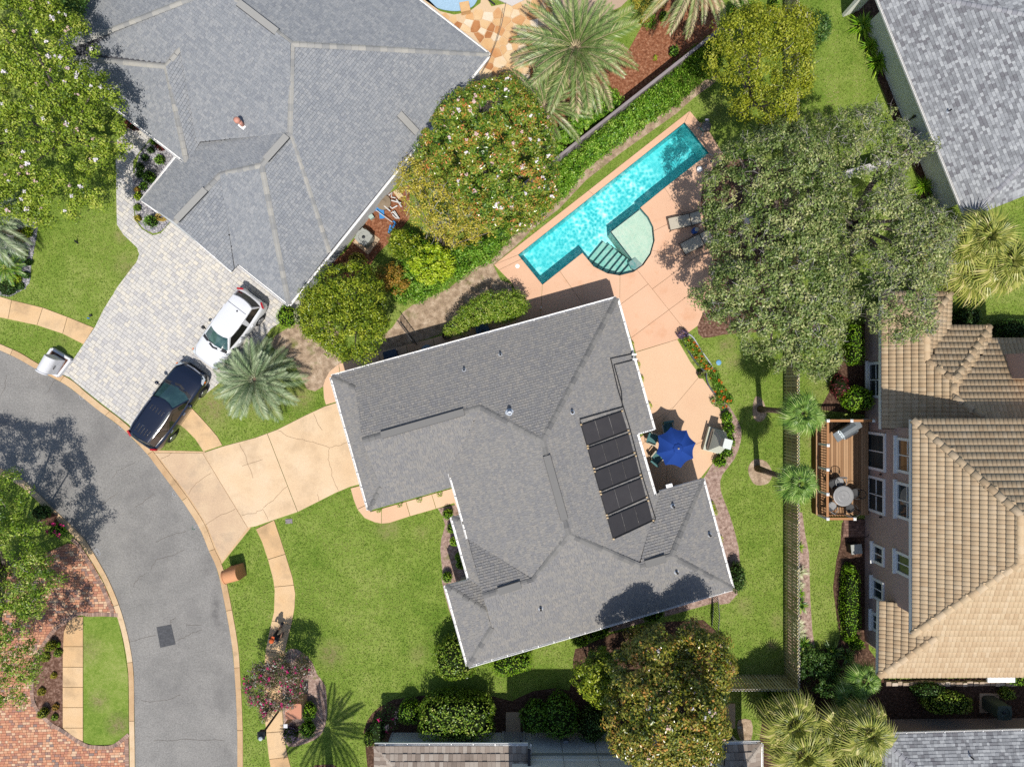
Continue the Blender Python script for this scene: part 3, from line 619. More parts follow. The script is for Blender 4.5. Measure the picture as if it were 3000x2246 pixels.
def arc_at(t):  # point on the round wall, t=0 at the west end
    a = POOL_ARC[:7]; k = t * (len(a) - 1); i = min(int(k), len(a) - 2); f = k - i
    return (a[i][0] + (a[i + 1][0] - a[i][0]) * f, a[i][1] + (a[i + 1][1] - a[i][1]) * f)
sl = [(720, 757), (731, 771), (742, 783), (757, 791), (773, 797), (790, 803), (805, 806)]
st_w = [(1721, 759), (1733, 773), (1746, 784), (1763, 793), (1781, 800), (1799, 804), (1815, 806)]
st_e = [(1775, 693), (1792, 703), (1805, 717), (1817, 730), (1829, 741), (1840, 752), (1850, 767)]
for i in range(7):
    z = -1.25 + i * .155
    pw, pe = st_w[i], st_e[i]; far = [(1884, 775), (1855, 795), (1836, 801)]
    pl = [pe, A1, (1878, 780)] + [(1855, 795)] + [q for q in ((1836, 801), (1814, 805), (1797, 803), (1779, 799), (1759, 791), (1739, 779)) if q[0] > pw[0] + 3] + [pw]
    b = MB(); b.prism([(p.x, p.y) for p in PX(pl)], -1.45, z); b.build('step', M_LEDGE, pool)
    edge_bar(pw, pe, z + .012, .045)
b = MB(); b.prism([(p.x, p.y) for p in PX([(1842, 768), (1862, 753), (1884, 776), (1862, 790), (1850, 785)])], -1.45, -.09); b.build('spa_seat', flat('pebble_tile', c8(170, 176, 172), .6, .3, n=.4, nscale=40), pool)
# ================================================================== HOUSES
M_SH1 = rampmat('grey_shingle', [c8(140, 143, 148), c8(150, 153, 156), c8(157, 159, 161), c8(166, 167, 167)], 0.9, 0.2, nscale=0.8, namt=0.12, fine=0.3, fscale=18)
M_SH2 = rampmat('weathered_shingle', [c8(136, 135, 135), c8(144, 142, 140), c8(150, 147, 142), c8(158, 153, 146)], 0.9, 0.2, nscale=0.9, namt=0.12, fine=0.3, fscale=18)
M_SH3 = rampmat('pale_shingle', [c8(118, 116, 120), c8(144, 146, 148), c8(166, 168, 170), c8(188, 190, 190)], 0.9, 0.2, nscale=1.5, namt=0.1, fine=0.2, fscale=18)
M_DECKR = flat('roof_felt', c8(92, 92, 96), 0.95, 0.1)
M_CAP = rampmat('cap_shingle', [c8(150, 150, 148), c8(170, 168, 162), c8(184, 180, 170)], 0.9, 0.2, nscale=2, namt=0.1, fine=0.2)
M_CAP2 = rampmat('dark_cap_shingle', [c8(118, 117, 116), c8(134, 132, 128), c8(148, 145, 140)], 0.9, 0.2, nscale=2, namt=0.1, fine=0.2)
M_CAP3 = rampmat('pale_cap_shingle', [c8(140, 140, 146), c8(160, 160, 164), c8(178, 178, 180)], 0.9, 0.2, nscale=2, namt=0.1, fine=0.2)
M_WHITE = flat('white_trim', c8(244, 242, 238, .82), 0.5, 0.4, n=.03)
M_STUCW = rampmat('white_stucco', [c8(214, 216, 216), c8(228, 229, 228), c8(236, 236, 234)], 0.9, 0.15, attr=False, nscale=1.2, namt=.3, fine=.1, fscale=18, bump=.3, bscale=60)
M_STUCG = rampmat('grey_green_stucco', [c8(226, 226, 218, .8), c8(236, 236, 228, .8), c8(242, 241, 234, .8)], 0.9, 0.15, attr=False, nscale=1.0, namt=.3, fine=.12, fscale=18, bump=.3, bscale=60)
M_STUCB = rampmat('taupe_stucco', [c8(190, 160, 148, .72), c8(202, 174, 162, .72), c8(212, 186, 172, .72)], 0.9, 0.15, attr=False, nscale=0.8, namt=.35, fine=.14, fscale=18, bump=.3, bscale=60)
M_STUCC = rampmat('cream_stucco', [c8(214, 200, 178), c8(226, 212, 190), c8(232, 220, 200)], 0.9, 0.15, attr=False, nscale=1.0, namt=.3, fine=.12, fscale=18)
M_TILER = rampmat('clay_roof_tile', [c8(192, 162, 126), c8(206, 178, 142), c8(214, 188, 152), c8(222, 198, 166)], 0.85, 0.2, nscale=1.6, namt=.22, fine=.16, fscale=18)
M_FLATT = rampmat('concrete_roof_tile', [c8(140, 126, 114), c8(164, 148, 134), c8(178, 164, 150), c8(190, 178, 164)], 0.85, 0.2, nscale=2, namt=.25, fine=.2, fscale=18)
M_DARK = flat('dark_metal', c8(44, 44, 48), 0.5, 0.4)
M_BLACKP = flat('black_plastic', c8(34, 34, 38), 0.5, 0.4)
M_GALV = flat('lead_flashing', c8(206, 212, 220), 0.4, 0.5)
M_SALMON = flat('salmon_paint', c8(222, 158, 136), 0.6, 0.3)
def glassmat():
    m, T, b = base_mat('window_glass'); col = T.ramp(T.noise(0.9, 2), [(.3, c8(40, 50, 54)), (.55, c8(62, 74, 78)), (.75, c8(86, 90, 84))])
    T.l.new(col, b.inputs['Base Color']); b.inputs['Roughness'].default_value = .05; b.inputs['Specular IOR Level'].default_value = .6; return m
M_GLASS = glassmat()

class House:
    """roof given as photo-pixel vertices; eave edges lie at a known height, ridge heights follow from the pitch"""
    def __init__(s, label, base_px, name='house', cat='house'):
        s.root = thing(name, label, cat, P(*base_px))
        s.V = {}; s.Z = {}; s.F = []
    def vert(s, **kw):
        for k, (x, y, *z) in kw.items():
            s.V[k] = (x, y)
            if z: s.Z[k] = z[0]
    def facet(s, names, e0, e1, ze, pitch):
        s.F.append((names.split(), e0, e1, ze, pitch))
    def plane(s, f):
        names, e0, e1, ze, pitch = f
        a, b = (P(*(s.V[q] if isinstance(q, str) else q), ze) for q in (e0, e1))
        u = (b - a).normalized(); c = Vector((0, 0, 0))
        for n in names: c += P(*s.V[n], ze) / len(names)
        w = Vector((-u.y, u.x, 0))
        if (c - a).dot(w) < 0: w = -w
        g = (w + Vector((0, 0, pitch))).normalized(); n = u.cross(g)
        if n.z < 0: n = -n; u = -u
        return a, u, g, n
    def solve(s):
        acc = {}
        s.PL = [s.plane(f) for f in s.F]
        cm = Vector((0, 0, H))
        for f, (a, u, g, n) in zip(s.F, s.PL):
            for q in f[0]:
                d = P(*s.V[q], 0) - cm; t = (a - cm).dot(n) / d.dot(n); acc.setdefault(q, []).append(cm.z + d.z * t)
        for q, zs in acc.items():
            if q not in s.Z: s.Z[q] = sum(zs) / len(zs)
        s.W = {q: P(*s.V[q], s.Z[q]) for q in acc}
        return {q: (round(s.Z[q], 2), [round(z, 2) for z in zs]) for q, zs in acc.items()}
    def build_deck(s, drop=0.11, mat=None, thick=0.14):
        m = MB()
        for f in s.F:
            p = [s.W[q] - Vector((0, 0, drop)) for q in f[0]]
            nn = Vector((0, 0, 0))
            for i in range(1, len(p) - 1): nn += (p[i] - p[0]).cross(p[i + 1] - p[0])
            if nn.z < 0: p = p[::-1]
            m.face(p)
        s.roof = m.build('roof', mat or M_DECKR, s.root, world=True); return s.roof
    def frame(s, i):
        """best-fit plane through a facet's solved vertices, aligned with its eave direction"""
        f = s.F[i]; a, u0, g0, n0 = s.PL[i]; p = [s.W[q] for q in f[0]]
        c = sum(p, Vector()) / len(p); nn = Vector((0, 0, 0))
        for k in range(len(p)): 
            A, B = p[k], p[(k + 1) % len(p)]; nn += Vector(((A.y - B.y) * (A.z + B.z), (A.z - B.z) * (A.x + B.x), (A.x - B.x) * (A.y + B.y)))
        if nn.z < 0: nn = -nn
        nn.normalize(); u = (u0 - nn * u0.dot(nn)).normalized(); g = nn.cross(u)
        if g.z < 0: u = -u; g = nn.cross(u)
        return c, u, g, nn, p
    def shingles(s, mat, rowh=0.14, widths=(.16, .22, .3), thick=.014, nsep=300, name='shingle', field='shingle_covering', gap=.004, tones=(0.05, .95), per_facet=None):
        fld = MB(); full = []; OR = ORG[s.root.name]
        for i in range(len(s.F)):
            c, u, g, n, p = s.frame(i); base = .012
            loc = [((q - c).dot(u), (q - c).dot(g)) for q in p]
            if area2(loc) < 0: loc = loc[::-1]
            for U, Vv, w, pc, fu in tile_rows(loc, rowh, lambda: random.choice(widths), gap, 0.0):
                ct = c + u * (U + w / 2) + g * (Vv + rowh / 2)
                tn = random.uniform(*tones)
                vis = abs(ct.x) < 27 * (H - ct.z) / H and abs(ct.y) < 20.3 * (H - ct.z) / H
                if fu and vis: full.append((ct.x ** 2 + ct.y ** 2, c, u, g, n, U, Vv, w, tn))
                else: s._tab(fld, c, u, g, n, pc, Vv, rowh, thick, base, tn)
        full.sort(key=lambda t: t[0]); protos = {}
        for k, (d, c, u, g, n, U, Vv, w, tn) in enumerate(full):
            if k < nsep:
                key = (w, int(tn * 6)); hw = (w - gap) / 2
                if key not in protos:
                    m = MB(); X, Y, Z = Vector((1, 0, 0)), Vector((0, 1, 0)), Vector((0, 0, 1))
                    s._tab(m, Vector((0, 0, 0)), X, Y, Z, [(-hw, 0), (hw, 0), (hw, rowh - gap), (-hw, rowh - gap)], 0, rowh, thick, .012, (key[1] + .5) / 6); protos[key] = m.mesh(name, mat)
                R = Matrix((u, g, n)).transposed().to_4x4()
                link(name, protos[key], s.roof, Matrix.Translation(c + u * (U + w / 2) + g * (Vv + gap / 2) - OR) @ R)
            else:
                hg = gap / 2; s._tab(fld, c, u, g, n, [(U + hg, Vv + hg), (U + w - hg, Vv + hg), (U + w - hg, Vv + rowh - hg), (U + hg, Vv + rowh - hg)], Vv, rowh, thick, .012, tn)
        fld.build(field, mat, s.roof, world=True, kind='stuff')
    def _tab(s, m, c, u, g, n, pc, v0, rowh, thick, base, tn):
        t = thick * random.uniform(.55, 1.25)
        up = [c + u * x + g * y + n * (base + t * (1 - (y - v0) / rowh)) for x, y in pc]; k = len(pc); q = len(m.v)
        dn = [c + u * x + g * y for x, y in pc]
        vs = up + dn; fs = [tuple(range(k))]
        for i in range(k):
            j = (i + 1) % k
            if pc[i][1] > v0 + rowh * .9 and pc[j][1] > v0 + rowh * .9: continue
            fs.append((i, i + k, j + k, j))
        m.poly(vs, fs, tn)
    def caps(s, edges, mat, w=.26, step=.2, name='ridge_cap', h=.035, sep=True):
        protos = []
        for k in range(5):
            m = MB(); m.tone = (k + .5) / 5; L = step * 1.04; z0 = .02; z1 = .045
            pts = []
            for x, zz in ((-L / 2, z1), (L / 2, z0)):
                pts += [(x, -w / 2, -h + zz), (x, -w * .12, h * .55 + zz), (x, w * .12, h * .55 + zz), (x, w / 2, -h + zz)]
            fs = [(0, 4, 5, 1), (1, 5, 6, 2), (2, 6, 7, 3)]; fs = [f[::-1] for f in fs] + [(0, 1, 2, 3)]
            m.poly(pts, fs); m.poly([(-L / 2, -w / 2, -h + z1), (-L / 2, w / 2, -h + z1), (-L / 2, w / 2, -h - .03), (-L / 2, -w / 2, -h - .03)], [(0, 3, 2, 1)]); protos.append(m.mesh(name, mat))
        OR = ORG[s.root.name]
        for a, b in edges:
            A = s.W[a] if isinstance(a, str) else a; B = s.W[b] if isinstance(b, str) else b
            if A.z > B.z: A, B = B, A
            d = B - A; L = d.length; x = d / L; y = Vector((0, 0, 1)).cross(x).normalized(); z = x.cross(y); R = Matrix((x, y, z)).transposed().to_4x4()
            nn = int(L / step)
            for k in range(nn):
                pt = A + x * (k + .5) * (L / nn)
                if abs(pt.x) > 27.5 or abs(pt.y) > 21: continue
                link(name, random.choice(protos), s.roof, Matrix.Translation(pt - OR) @ R)
    def ridge_vent(s, p, q, w=.32, parent=None, mat=None):
        m = MB(); m.bar(p + Vector((0, 0, .07)), q + Vector((0, 0, .07)), w, .06); m.tone = .5
        o = m.build('ridge_vent', mat or M_CAP, s.roof, world=True)
        d = (q - p).normalized(); y = Vector((0, 0, 1)).cross(d).normalized()
        for sgn in (-1, 1):
            e = MB(); off = y * sgn * (w / 2 + .008) + Vector((0, 0, .05)); e.bar(p + off, q + off, .02, .05); e.build('vent_slot', M_BLACKP, s.roof, world=True)
        return o
    def gutter(s, a, b, mat=None, hang=.75, w=.13):
        A = s.W[a] if isinstance(a, str) else a; B = s.W[b] if isinstance(b, str) else b
        c = s.cen; d = (B - A); L = d.length; x = d / L; y = Vector((0, 0, 1)).cross(x)
        if (A - c).dot(y) < 0: y = -y
        o = y * (w / 2) + Vector((0, 0, -.06)); m = MB()
        for k, (oy, oz, ww, hh) in enumerate(((0, -.05, w, .012), (w / 2, 0, .014, .11), (-w / 2 + .01, 0, .014, .11))):
            m.bar(A + o + y * oy + Vector((0, 0, oz)), B + o + y * oy + Vector((0, 0, oz)), ww, hh)
        m.bar(A + y * .005 + Vector((0, 0, -.12)), B + y * .005 + Vector((0, 0, -.12)), .02, .18)
        g = m.build('gutter', mat or M_WHITE, s.root, world=True)
        if hang:
            h = MB(); h.box((0, 0, 0), (.035, w, .02)); me = h.mesh('gutter_hanger', M_WHITE)
            n = int(L / hang)
            for k in range(n):
                pt = A + x * (k + .5) * L / n + o + Vector((0, 0, .06))
                link('gutter_hanger', me, g, Matrix.Translation(pt - ORG[s.root.name]) @ Matrix.Rotation(math.atan2(x.y, x.x), 4, 'Z'))
        return g
    def walls(s, outline_px, ze, mat, over=.42, base=0.0, zt=None):
        w = [(q.x, q.y) for q in PX(outline_px, ze)]; w = inset(w, over)
        m = MB(); m.prism(w, base, zt if zt else ze - .02); s.wallpoly = w
        return m.build('wall', mat, s.root, world=True)
    def on_roof(s, i, x, y):
        """world point where the sight line through photo pixel (x,y) meets facet i"""
        c, u, g, n, p = s.frame(i); cm = Vector((0, 0, H)); d = P(x, y, 0) - cm; t = (c - cm).dot(n) / d.dot(n); return cm + d * t, n
def pipe_vent(pt, label, r=.05, h=.32, flash=True, mat=None, group='plumbing vents on the roof'):
    t = thing('roof_vent', label, 'roof vent', pt, 0, group)
    if flash:
        m = MB(); m.lathe([(r * 2.2, -.03), (r * 2.0, .03), (r * 1.4, .06), (r * 1.2, .1)], n=14); m.build('flashing', M_GALV, t, smooth=False)
    m = MB(); m.lathe([(r, -.05), (r, h), (r * .7, h), (r * .7, h - .08)], n=12); m.build('pipe', mat or M_DARK, t)
    return t

# ---------------------------------------------------------------- the main house
h = House('large grey shingled house with dark pool heating mats on its roof', (1560, 1400)); MAIN = h
h.vert(A=(971, 1104, 2.7), B=(1807, 874, 2.7), C=(1915, 1259, 2.7), D=(1866, 1273, 3.08), E=(1918, 1452, 3.07), E2=(1931, 1438, 2.85), F=(2058, 1402, 2.7), G=(2145, 1723, 2.7), I=(1372, 1950, 2.7), J=(1306, 1715, 2.7), K=(1375, 1697, 2.7),
       L=(1324, 1515, 2.7), M=(1350, 1508, 2.7), R=(1326, 1426, 2.7), Q=(1081, 1494, 2.7), A1=(1040, 1138), Q1=(1116, 1426), Rg1=(1062, 1290), Rg2=(1408, 1192), V=(1589, 1290), W=(1666, 1565), N=(1318, 1382, 3.0), O=(1372, 1577, 3.0), Ta=(1408, 1718), X=(1563, 1699), Y=(1415, 1745),
       S1=(1426, 1789), S2=(1442, 1838), T=(1408, 1718), Z1=(1873, 1656), Z2=(1968, 1628), L1=(1360, 1532))
p_ = .42
h.facet('A A1 Rg1 Rg2 V B', 'A', 'B', 2.7, p_)                 # 0 north
h.facet('A Q Q1 A1', 'A', 'Q', 2.7, p_)                        # 1 west skirt
h.facet('Rg1 Q1 Q R N Rg2', 'Q', 'R', 2.7, p_)                 # 2 garage south
h.facet('N O X W V Rg2', 'N', 'O', 3.0, p_)                   # 3 west
h.facet('B V W Z1 E2 E D C', 'B', 'C', 2.7, p_)                # 4 east
h.facet('E2 Z1 Z2 F', 'E2', 'F', 2.72, p_)                     # 5 wing north
h.facet('F Z2 G', 'F', 'G', 2.7, p_)                           # 6 wing east
h.facet('I S2 Y X W Z1 Z2 G', 'I', 'G', 2.7, p_)               # 7 south
h.facet('J S1 S2 I', 'J', 'I', 2.7, p_)                        # 8 sw skirt
h.facet('Ta O X Y', 'O', (1441, 1559), 3.05, p_)               # 9 sw north
h.facet('L L1 T K', 'L', 'K', 2.7, p_)                         # 10 porch strip
h.facet('L M L1', 'L', 'M', 2.7, p_)                           # 11 porch north end
h.facet('J K T S1', 'J', 'K', 2.7, p_)                         # 12 sw north skirt
DBG = h.solve()
import os
if os.environ.get('DBG'):
    for k, v in DBG.items(): print('MAIN', k, v)
h.cen = P(1560, 1400, 2.7)
h.walls([(971, 1104), (1807, 874), (1915, 1259), (1866, 1273), (1918, 1452), (2058, 1402), (2145, 1723), (1372, 1950), (1306, 1715), (1375, 1697), (1324, 1515), (1350, 1508), (1326, 1426), (1081, 1494)], 2.7, M_STUCC, .45)
# gable ends and the step under the upper eaves
W = h.W
for pts in ([W['A1'], W['Q1'], W['Rg1']], [W['S1'], W['S2'], W['Y']], [W['N'] + Vector((.25, 0, -.02)), W['O'] + Vector((.25, 0, -.02)), W['O'] + Vector((.25, 0, -.6)), W['N'] + Vector((.25, 0, -.6))], [W['Ta'] + Vector((.03, .02, 0)), W['Y'], W['S1'] - Vector((0, 0, .1)), W['T'] - Vector((0, 0, .3))]):
    m = MB(); m.face(pts); m.build('gable', M_STUCC, h.root, world=True)
h.build_deck(); h.shingles(M_SH2, thick=.026, rowh=.13, widths=(.1, .14, .2), gap=.006)
h.caps([('A', 'A1'), ('Q', 'Q1'), ('B', 'V'), ('Rg1', 'Rg2'), ('Rg2', 'V'), ('V', 'W'), ('W', 'Z1'), ('Z1', 'Z2'), ('Z2', 'F'), ('Z2', 'G'), ('X', 'W'), ('X', 'Y'), ('I', 'S2'), ('J', 'S1'), ('L', 'L1')], M_CAP2, step=.3)
for a, b_ in (('A', 'B'), ('B', 'C'), ('A', 'Q'), ('Q', 'R'), ('D', 'E'), ('E2', 'F'), ('F', 'G'), ('I', 'G'), ('I', 'J'), ('J', 'K'), ('K', 'L'), ('L', 'M'), ('N', 'O')): h.gutter(a, b_, w=.11)
m = MB(); m.bar(W['C'] + Vector((0, .02, -.1)), W['D'] + Vector((0, .02, -.1)), .06, .22); m.build('rake_board', M_WHITE, h.root, world=True)
lerp = lambda a, b_, t: a + (b_ - a) * t
h.ridge_vent(lerp(W['Rg1'], W['Rg2'], .16), lerp(W['Rg1'], W['Rg2'], .86), mat=M_CAP2); h.ridge_vent(lerp(W['V'], W['W'], .16), lerp(W['V'], W['W'], .84), mat=M_CAP2)
h.ridge_vent(lerp(W['Z1'], W['Z2'], .18), lerp(W['Z1'], W['Z2'], .8), mat=M_CAP2); h.ridge_vent(lerp(W['Y'], W['X'], .3), lerp(W['Y'], W['X'], .75), mat=M_CAP2)
for i, x, y, lab, r, hh in ((0, 1360, 1084, 'black pipe vent on the north slope nearer the driveway end', .05, .3), (0, 1466, 1039, 'black pipe vent on the north slope nearer the pool', .05, .3), (0, 1493, 1209, 'pale round capped vent with a long shadow near the roof valley', .1, .45),
        (4, 1676, 1207, 'small vent beside the top end of the pool heating mats', .06, .3), (5, 1971, 1482, 'vent on the shaded wing slope below the patio', .06, .3), (6, 2077, 1565, 'vent near the outer gutter of the east wing', .06, .3), (7, 1981, 1674, 'white flashed vent on the south slope below the wing ridge vent', .06, .3), (7, 1584, 1781, 'vent low on the south slope above the magnolia shadow', .06, .3)):
    pt, n = h.on_roof(i, x, y); pipe_vent(pt, lab, r, hh, mat=M_GALV if r > .08 else None)
# pool heating mats and their pipes (east slope = facet 4)
M_SOLAR = rampmat('solar_mat', [c8(46, 44, 46), c8(62, 59, 60), c8(78, 74, 74)], 0.55, 0.35, nscale=2.5, namt=.25)
M_PIPE = flat('black_pipe', c8(40, 40, 42), .4, .4); M_BRASS = flat('brass_clip', c8(190, 160, 110), .4, .5)
def onE(x, y, up=.05):
    pt, n = h.on_roof(4, x, y); return pt + n * up
mats = [[(1700, 1244), (1820, 1204), (1838, 1261), (1719, 1306)], [(1720, 1313), (1841, 1270), (1856, 1326), (1738, 1372)], [(1740, 1381), (1860, 1335), (1874, 1391), (1756, 1439)], [(1758, 1447), (1877, 1400), (1892, 1456), (1775, 1508)], [(1777, 1516), (1896, 1466), (1911, 1524), (1795, 1578)]]
sysm = thing('solar_pool_heater', 'row of five black pool heating mats on the roof slope', 'solar heater', onE(1800, 1390, 0))
for q in mats:
    c = [onE(*p) for p in q]; m = MB(); m.tone = random.uniform(.3, .7); n = h.frame(4)[3]
    for k in range(3):      # each mat hangs in three strips of fine tubes
        a, b2, c2, d2 = (lerp(c[0], c[1], k / 3 + .006), lerp(c[0], c[1], (k + 1) / 3 - .006), lerp(c[3], c[2], (k + 1) / 3 - .006), lerp(c[3], c[2], k / 3 + .006))
        m.poly([p - n * .04 for p in (a, b2, c2, d2)] + [a, b2, c2, d2], [(7, 6, 5, 4), (0, 1, 5, 4), (1, 2, 6, 5), (2, 3, 7, 6), (3, 0, 4, 7)])
    me = m.build('solar_mat', M_SOLAR, sysm, world=True)
    for a, b2 in ((c[0], c[1]), (c[3], c[2])):
        t = MB(); t.tube([a + n * .02, b2 + n * .02], .03, 6); t.build('header_pipe', M_PIPE, sysm, world=True)
    for p in (c[0], c[3], c[1], c[2]):
        t = MB(); t.box(p + n * .03, (.09, .07, .06)); t.build('clip', M_BRASS, sysm, world=True)
for path in ([(1854, 1036), (1787, 1051), (1808, 1140), (1842, 1250), (1880, 1395), (1918, 1518), (1912, 1530)], [(1856, 1054), (1797, 1069), (1818, 1145), (1822, 1192), (1697, 1228), (1699, 1242)]):
    t = MB(); t.tube([onE(x, y, .07) for x, y in path], .028, 6); t.build('supply_pipe', M_PIPE, sysm, world=True)
t = MB(); t.tube([onE(1700, 1244, .06), onE(1795, 1580, .06)], .02, 5); t.build('supply_pipe', M_PIPE, sysm, world=True)
m = MB()
for dx, dy in ((1856, 1038), (1858, 1052)): 
    pt = P(dx, dy, 2.9); m.tube([pt + Vector((-.1, 0, .1)), pt + Vector((.1, 0, .08)), pt + Vector((.14, .01, -2.6))], .045, 8)
m.build('riser_pipe', M_WHITE, sysm, world=True)
m = MB(); p = P(1958, 1429, 2.75); m.bar(p + Vector((-.12, .08, .02)), p + Vector((.18, .16, .02)), .16, .12); m.build('gutter_end', M_WHITE, MAIN.root, world=True)

# ---------------------------------------------------------------- grey house of the north-west neighbour
h = House('wide blue-grey shingled house beside the paver driveway', (850, 330)); NW = h
h.vert(HL=(139, 162, 2.7), HR=(1433, 161, 2.7), K2=(964, 740, 2.7), HB=(846, 892, 2.7), Ra=(855, 129), Rt=(640, -36), Rc=(850, 390), Rb=(766, 484), Rd=(646, 511), Ge=(512, 652), HP=(415, 589, 2.7), HQ=(516, 460, 2.7), HV=(587, 418, 2.9), Vv=(686, 786, 2.7), Gr=(678, 796, 2.7), Hg=(699, 774, 2.7),
       Re=(487, 195), Rf=(528, 140), Fb=(547, 478, 2.9), Ht=(633, -459, 2.7))
p_ = .38
h.facet('HR Ra Rc K2', 'HR', 'K2', 2.7, p_)                    # 0 main SE
h.facet('HL Rt Ra Rc HV Rf Re', 'HL', (939, 782), 2.55, p_)    # 1 main SW
h.facet('K2 Rc Rb HB', 'K2', 'HB', 2.7, p_)                    # 2 garage SE
h.facet('Rc Rb Rd Ge HP HQ HV', 'HP', 'HQ', 2.7, p_)           # 3 garage NW
h.facet('Rb Rd Vv Hg HB', 'Hg', 'HB', 2.7, p_)                 # 4 garage SW
h.facet('Rd Ge Gr Vv', 'Gr', (744, 711), 2.7, p_)              # 5 gable SE
h.facet('Re Fb HV Rf', 'Fb', 'HV', 2.9, p_)                    # 6 entry SE
h.facet('HR Ra Rt Ht', 'HR', 'Ht', 2.7, p_)                    # 7 main NE
h.facet('HL Re Fb', 'HL', 'Fb', 2.75, p_)                      # 8 entry SW
h.facet('HL Rt Ht', 'HL', 'Ht', 2.7, p_)                # 9 main NW
DBG = h.solve()
if os.environ.get('DBG'):
    for k, v in DBG.items(): print('NW', k, v)
h.cen = P(850, 330, 2.7); W = h.W
h.walls([(139, 162), (547, 478), (516, 460), (415, 589), (678, 796), (699, 774), (846, 892), (1433, 161), (633, -459)], 2.7, M_STUCW, .4)
h.build_deck(); h.shingles(M_SH1, rowh=.14, widths=(.1, .15, .2), thick=.016, gap=.006)
h.caps([('Ra', 'HR'), ('Ra', 'Rc'), ('Rc', 'K2'), ('Rb', 'HB'), ('Rb', 'Rd'), ('Rb', 'Rc'), ('Rd', 'Ge'), ('Re', 'Fb'), ('Re', 'Rf'), ('Rt', 'Ra'), ('Rt', 'HL'), ('Re', 'HL')], M_CAP, step=.32)
for a, b_ in (('HR', 'HB'), ('HR', 'Ht'), ('HL', 'Fb'), ('Hg', 'HB'), ('HP', 'HQ'), ('Fb', 'HV')): h.gutter(a, b_, hang=0, w=.1)
m = MB(); m.bar(W['HP'] + Vector((0, 0, -.08)), P(462, 623, 2.7) + Vector((0, 0, -.08)), .05, .2); m.bar(P(462, 623, 2.62), P(466, 612, 2.62), .05, .2); m.bar(P(471, 616, 2.7) + Vector((0, 0, -.05)), W['Gr'] + Vector((0, 0, -.05)), .04, .2); m.build('rake_board', M_WHITE, h.root, world=True)
m = MB(); m.face([W['HP'] + Vector((.1, -.02, -.05)), W['Gr'] + Vector((0, .1, -.05)), W['Ge'] + Vector((.08, .05, -.12))]); m.face([W['HP'] + Vector((.2, -.1, 0)), W['Gr'] + Vector((-.1, .2, 0)), P(678, 796, 0) + Vector((.1, .5, 0)), P(440, 600, 0) + Vector((.2, .3, 0))]); m.build('gable', M_STUCW, h.root, world=True)
h.ridge_vent(lerp(W['Ra'], W['Rt'], .2), lerp(W['Ra'], W['Rt'], .72)); h.ridge_vent(lerp(W['Rb'], W['Rc'], .16), lerp(W['Rb'], W['Rc'], .9)); h.ridge_vent(lerp(W['Rd'], W['Ge'], .32), lerp(W['Rd'], W['Ge'], .95))
a0, n0 = h.on_roof(0, 1170, 335); b0, _ = h.on_roof(0, 1222, 390); h.ridge_vent(a0 + n0 * .02, b0 + n0 * .02)
pt, n = h.on_roof(1, 711, 366); t = thing('roof_vent', 'salmon painted gooseneck vent on the wide grey roof', 'roof vent', pt)
m = MB(); m.box((0, -.03, .02), (.34, .3, .02), math.radians(-38)); m.build('flashing', M_WHITE, t)
m = MB(); m.lathe([(.11, 0), (.1, .25), (.1, .42)], n=14); m.lathe([(.12, .38), (.15, .45), (.14, .58), (.06, .63)], (-.07, .03, 0), 14); m.build('hood', M_SALMON, t, smooth=True)

# ---------------------------------------------------------------- pale-roofed house of the north-east neighbour
h = House('house with pale mottled shingles and long blank wall by the striped lawn', (2850, 300)); NE = h
h.vert(a=(2559, -38, 2.9), b=(2833, 640, 2.9), X=(3392, 112, 5.6), k=(3560, 350, 2.9), t=(3286, -330, 2.9))
h.facet('a b X', 'a', 'b', 2.9, .38); h.facet('b k X', 'b', 'k', 2.9, .38); h.facet('a X t', 'a', 't', 2.9, .38); h.facet('k X t', 'k', 't', 2.9, .38)
h.solve(); h.cen = P(3000, 200, 2.9); W = h.W
h.walls([(2559, -38), (2833, 640), (3560, 350), (3286, -330)], 2.9, M_STUCG, .8)
h.build_deck(); h.shingles(M_SH3, rowh=.15, widths=(.13, .18, .24), thick=.016, tones=(.05, 1.0))
h.caps([('X', 'b'), ('a', 'X')], M_CAP3, step=.22)
h.gutter('a', 'b', hang=0, w=.09)
pt, n = h.on_roof(0, 2776, 328); pipe_vent(pt, 'small black vent on the pale mottled roof', .04, .3)
m = MB()
for y0, y1 in ((325, 352), (378, 440)):
    t0 = lambda y, z: P(2500 + (y + 183) * .405, y, 0)
    wpA, wpB = Vector((*h.wallpoly[0], 0)), Vector((*h.wallpoly[1], 0))
wl = [Vector((*q, 0)) for q in h.wallpoly]; best = min(range(4), key=lambda i: ((wl[i] + wl[(i + 1) % 4]) / 2 - P(2650, 250)).length); A_, B_ = wl[best], wl[(best + 1) % 4]
if A_.y < B_.y: A_, B_ = B_, A_
dirw = (B_ - A_).normalized(); nw = Vector((dirw.y, -dirw.x, 0)); nw = nw if nw.x < 0 else -nw
def on_wall(y):  # point on that wall at photo row y on the ground
    Y = P(0, y).y; t = (Y - A_.y) / (B_.y - A_.y); return A_ + (B_ - A_) * t
for ya, yb in ((306, 330), (352, 410)):
    pa, pb = on_wall(ya), on_wall(yb); m = MB(); m.bar(pa + nw * .02 + Vector((0, 0, 2.2)), pb + nw * .02 + Vector((0, 0, 2.2)), .06, .9); f = m.build('window', M_WHITE, h.root, world=True)
    m = MB(); m.bar(lerp(pa, pb, .08) + nw * .04 + Vector((0, 0, 2.2)), lerp(pa, pb, .92) + nw * .04 + Vector((0, 0, 2.2)), .05, .76); m.build('pane', M_GLASS, f, world=True)
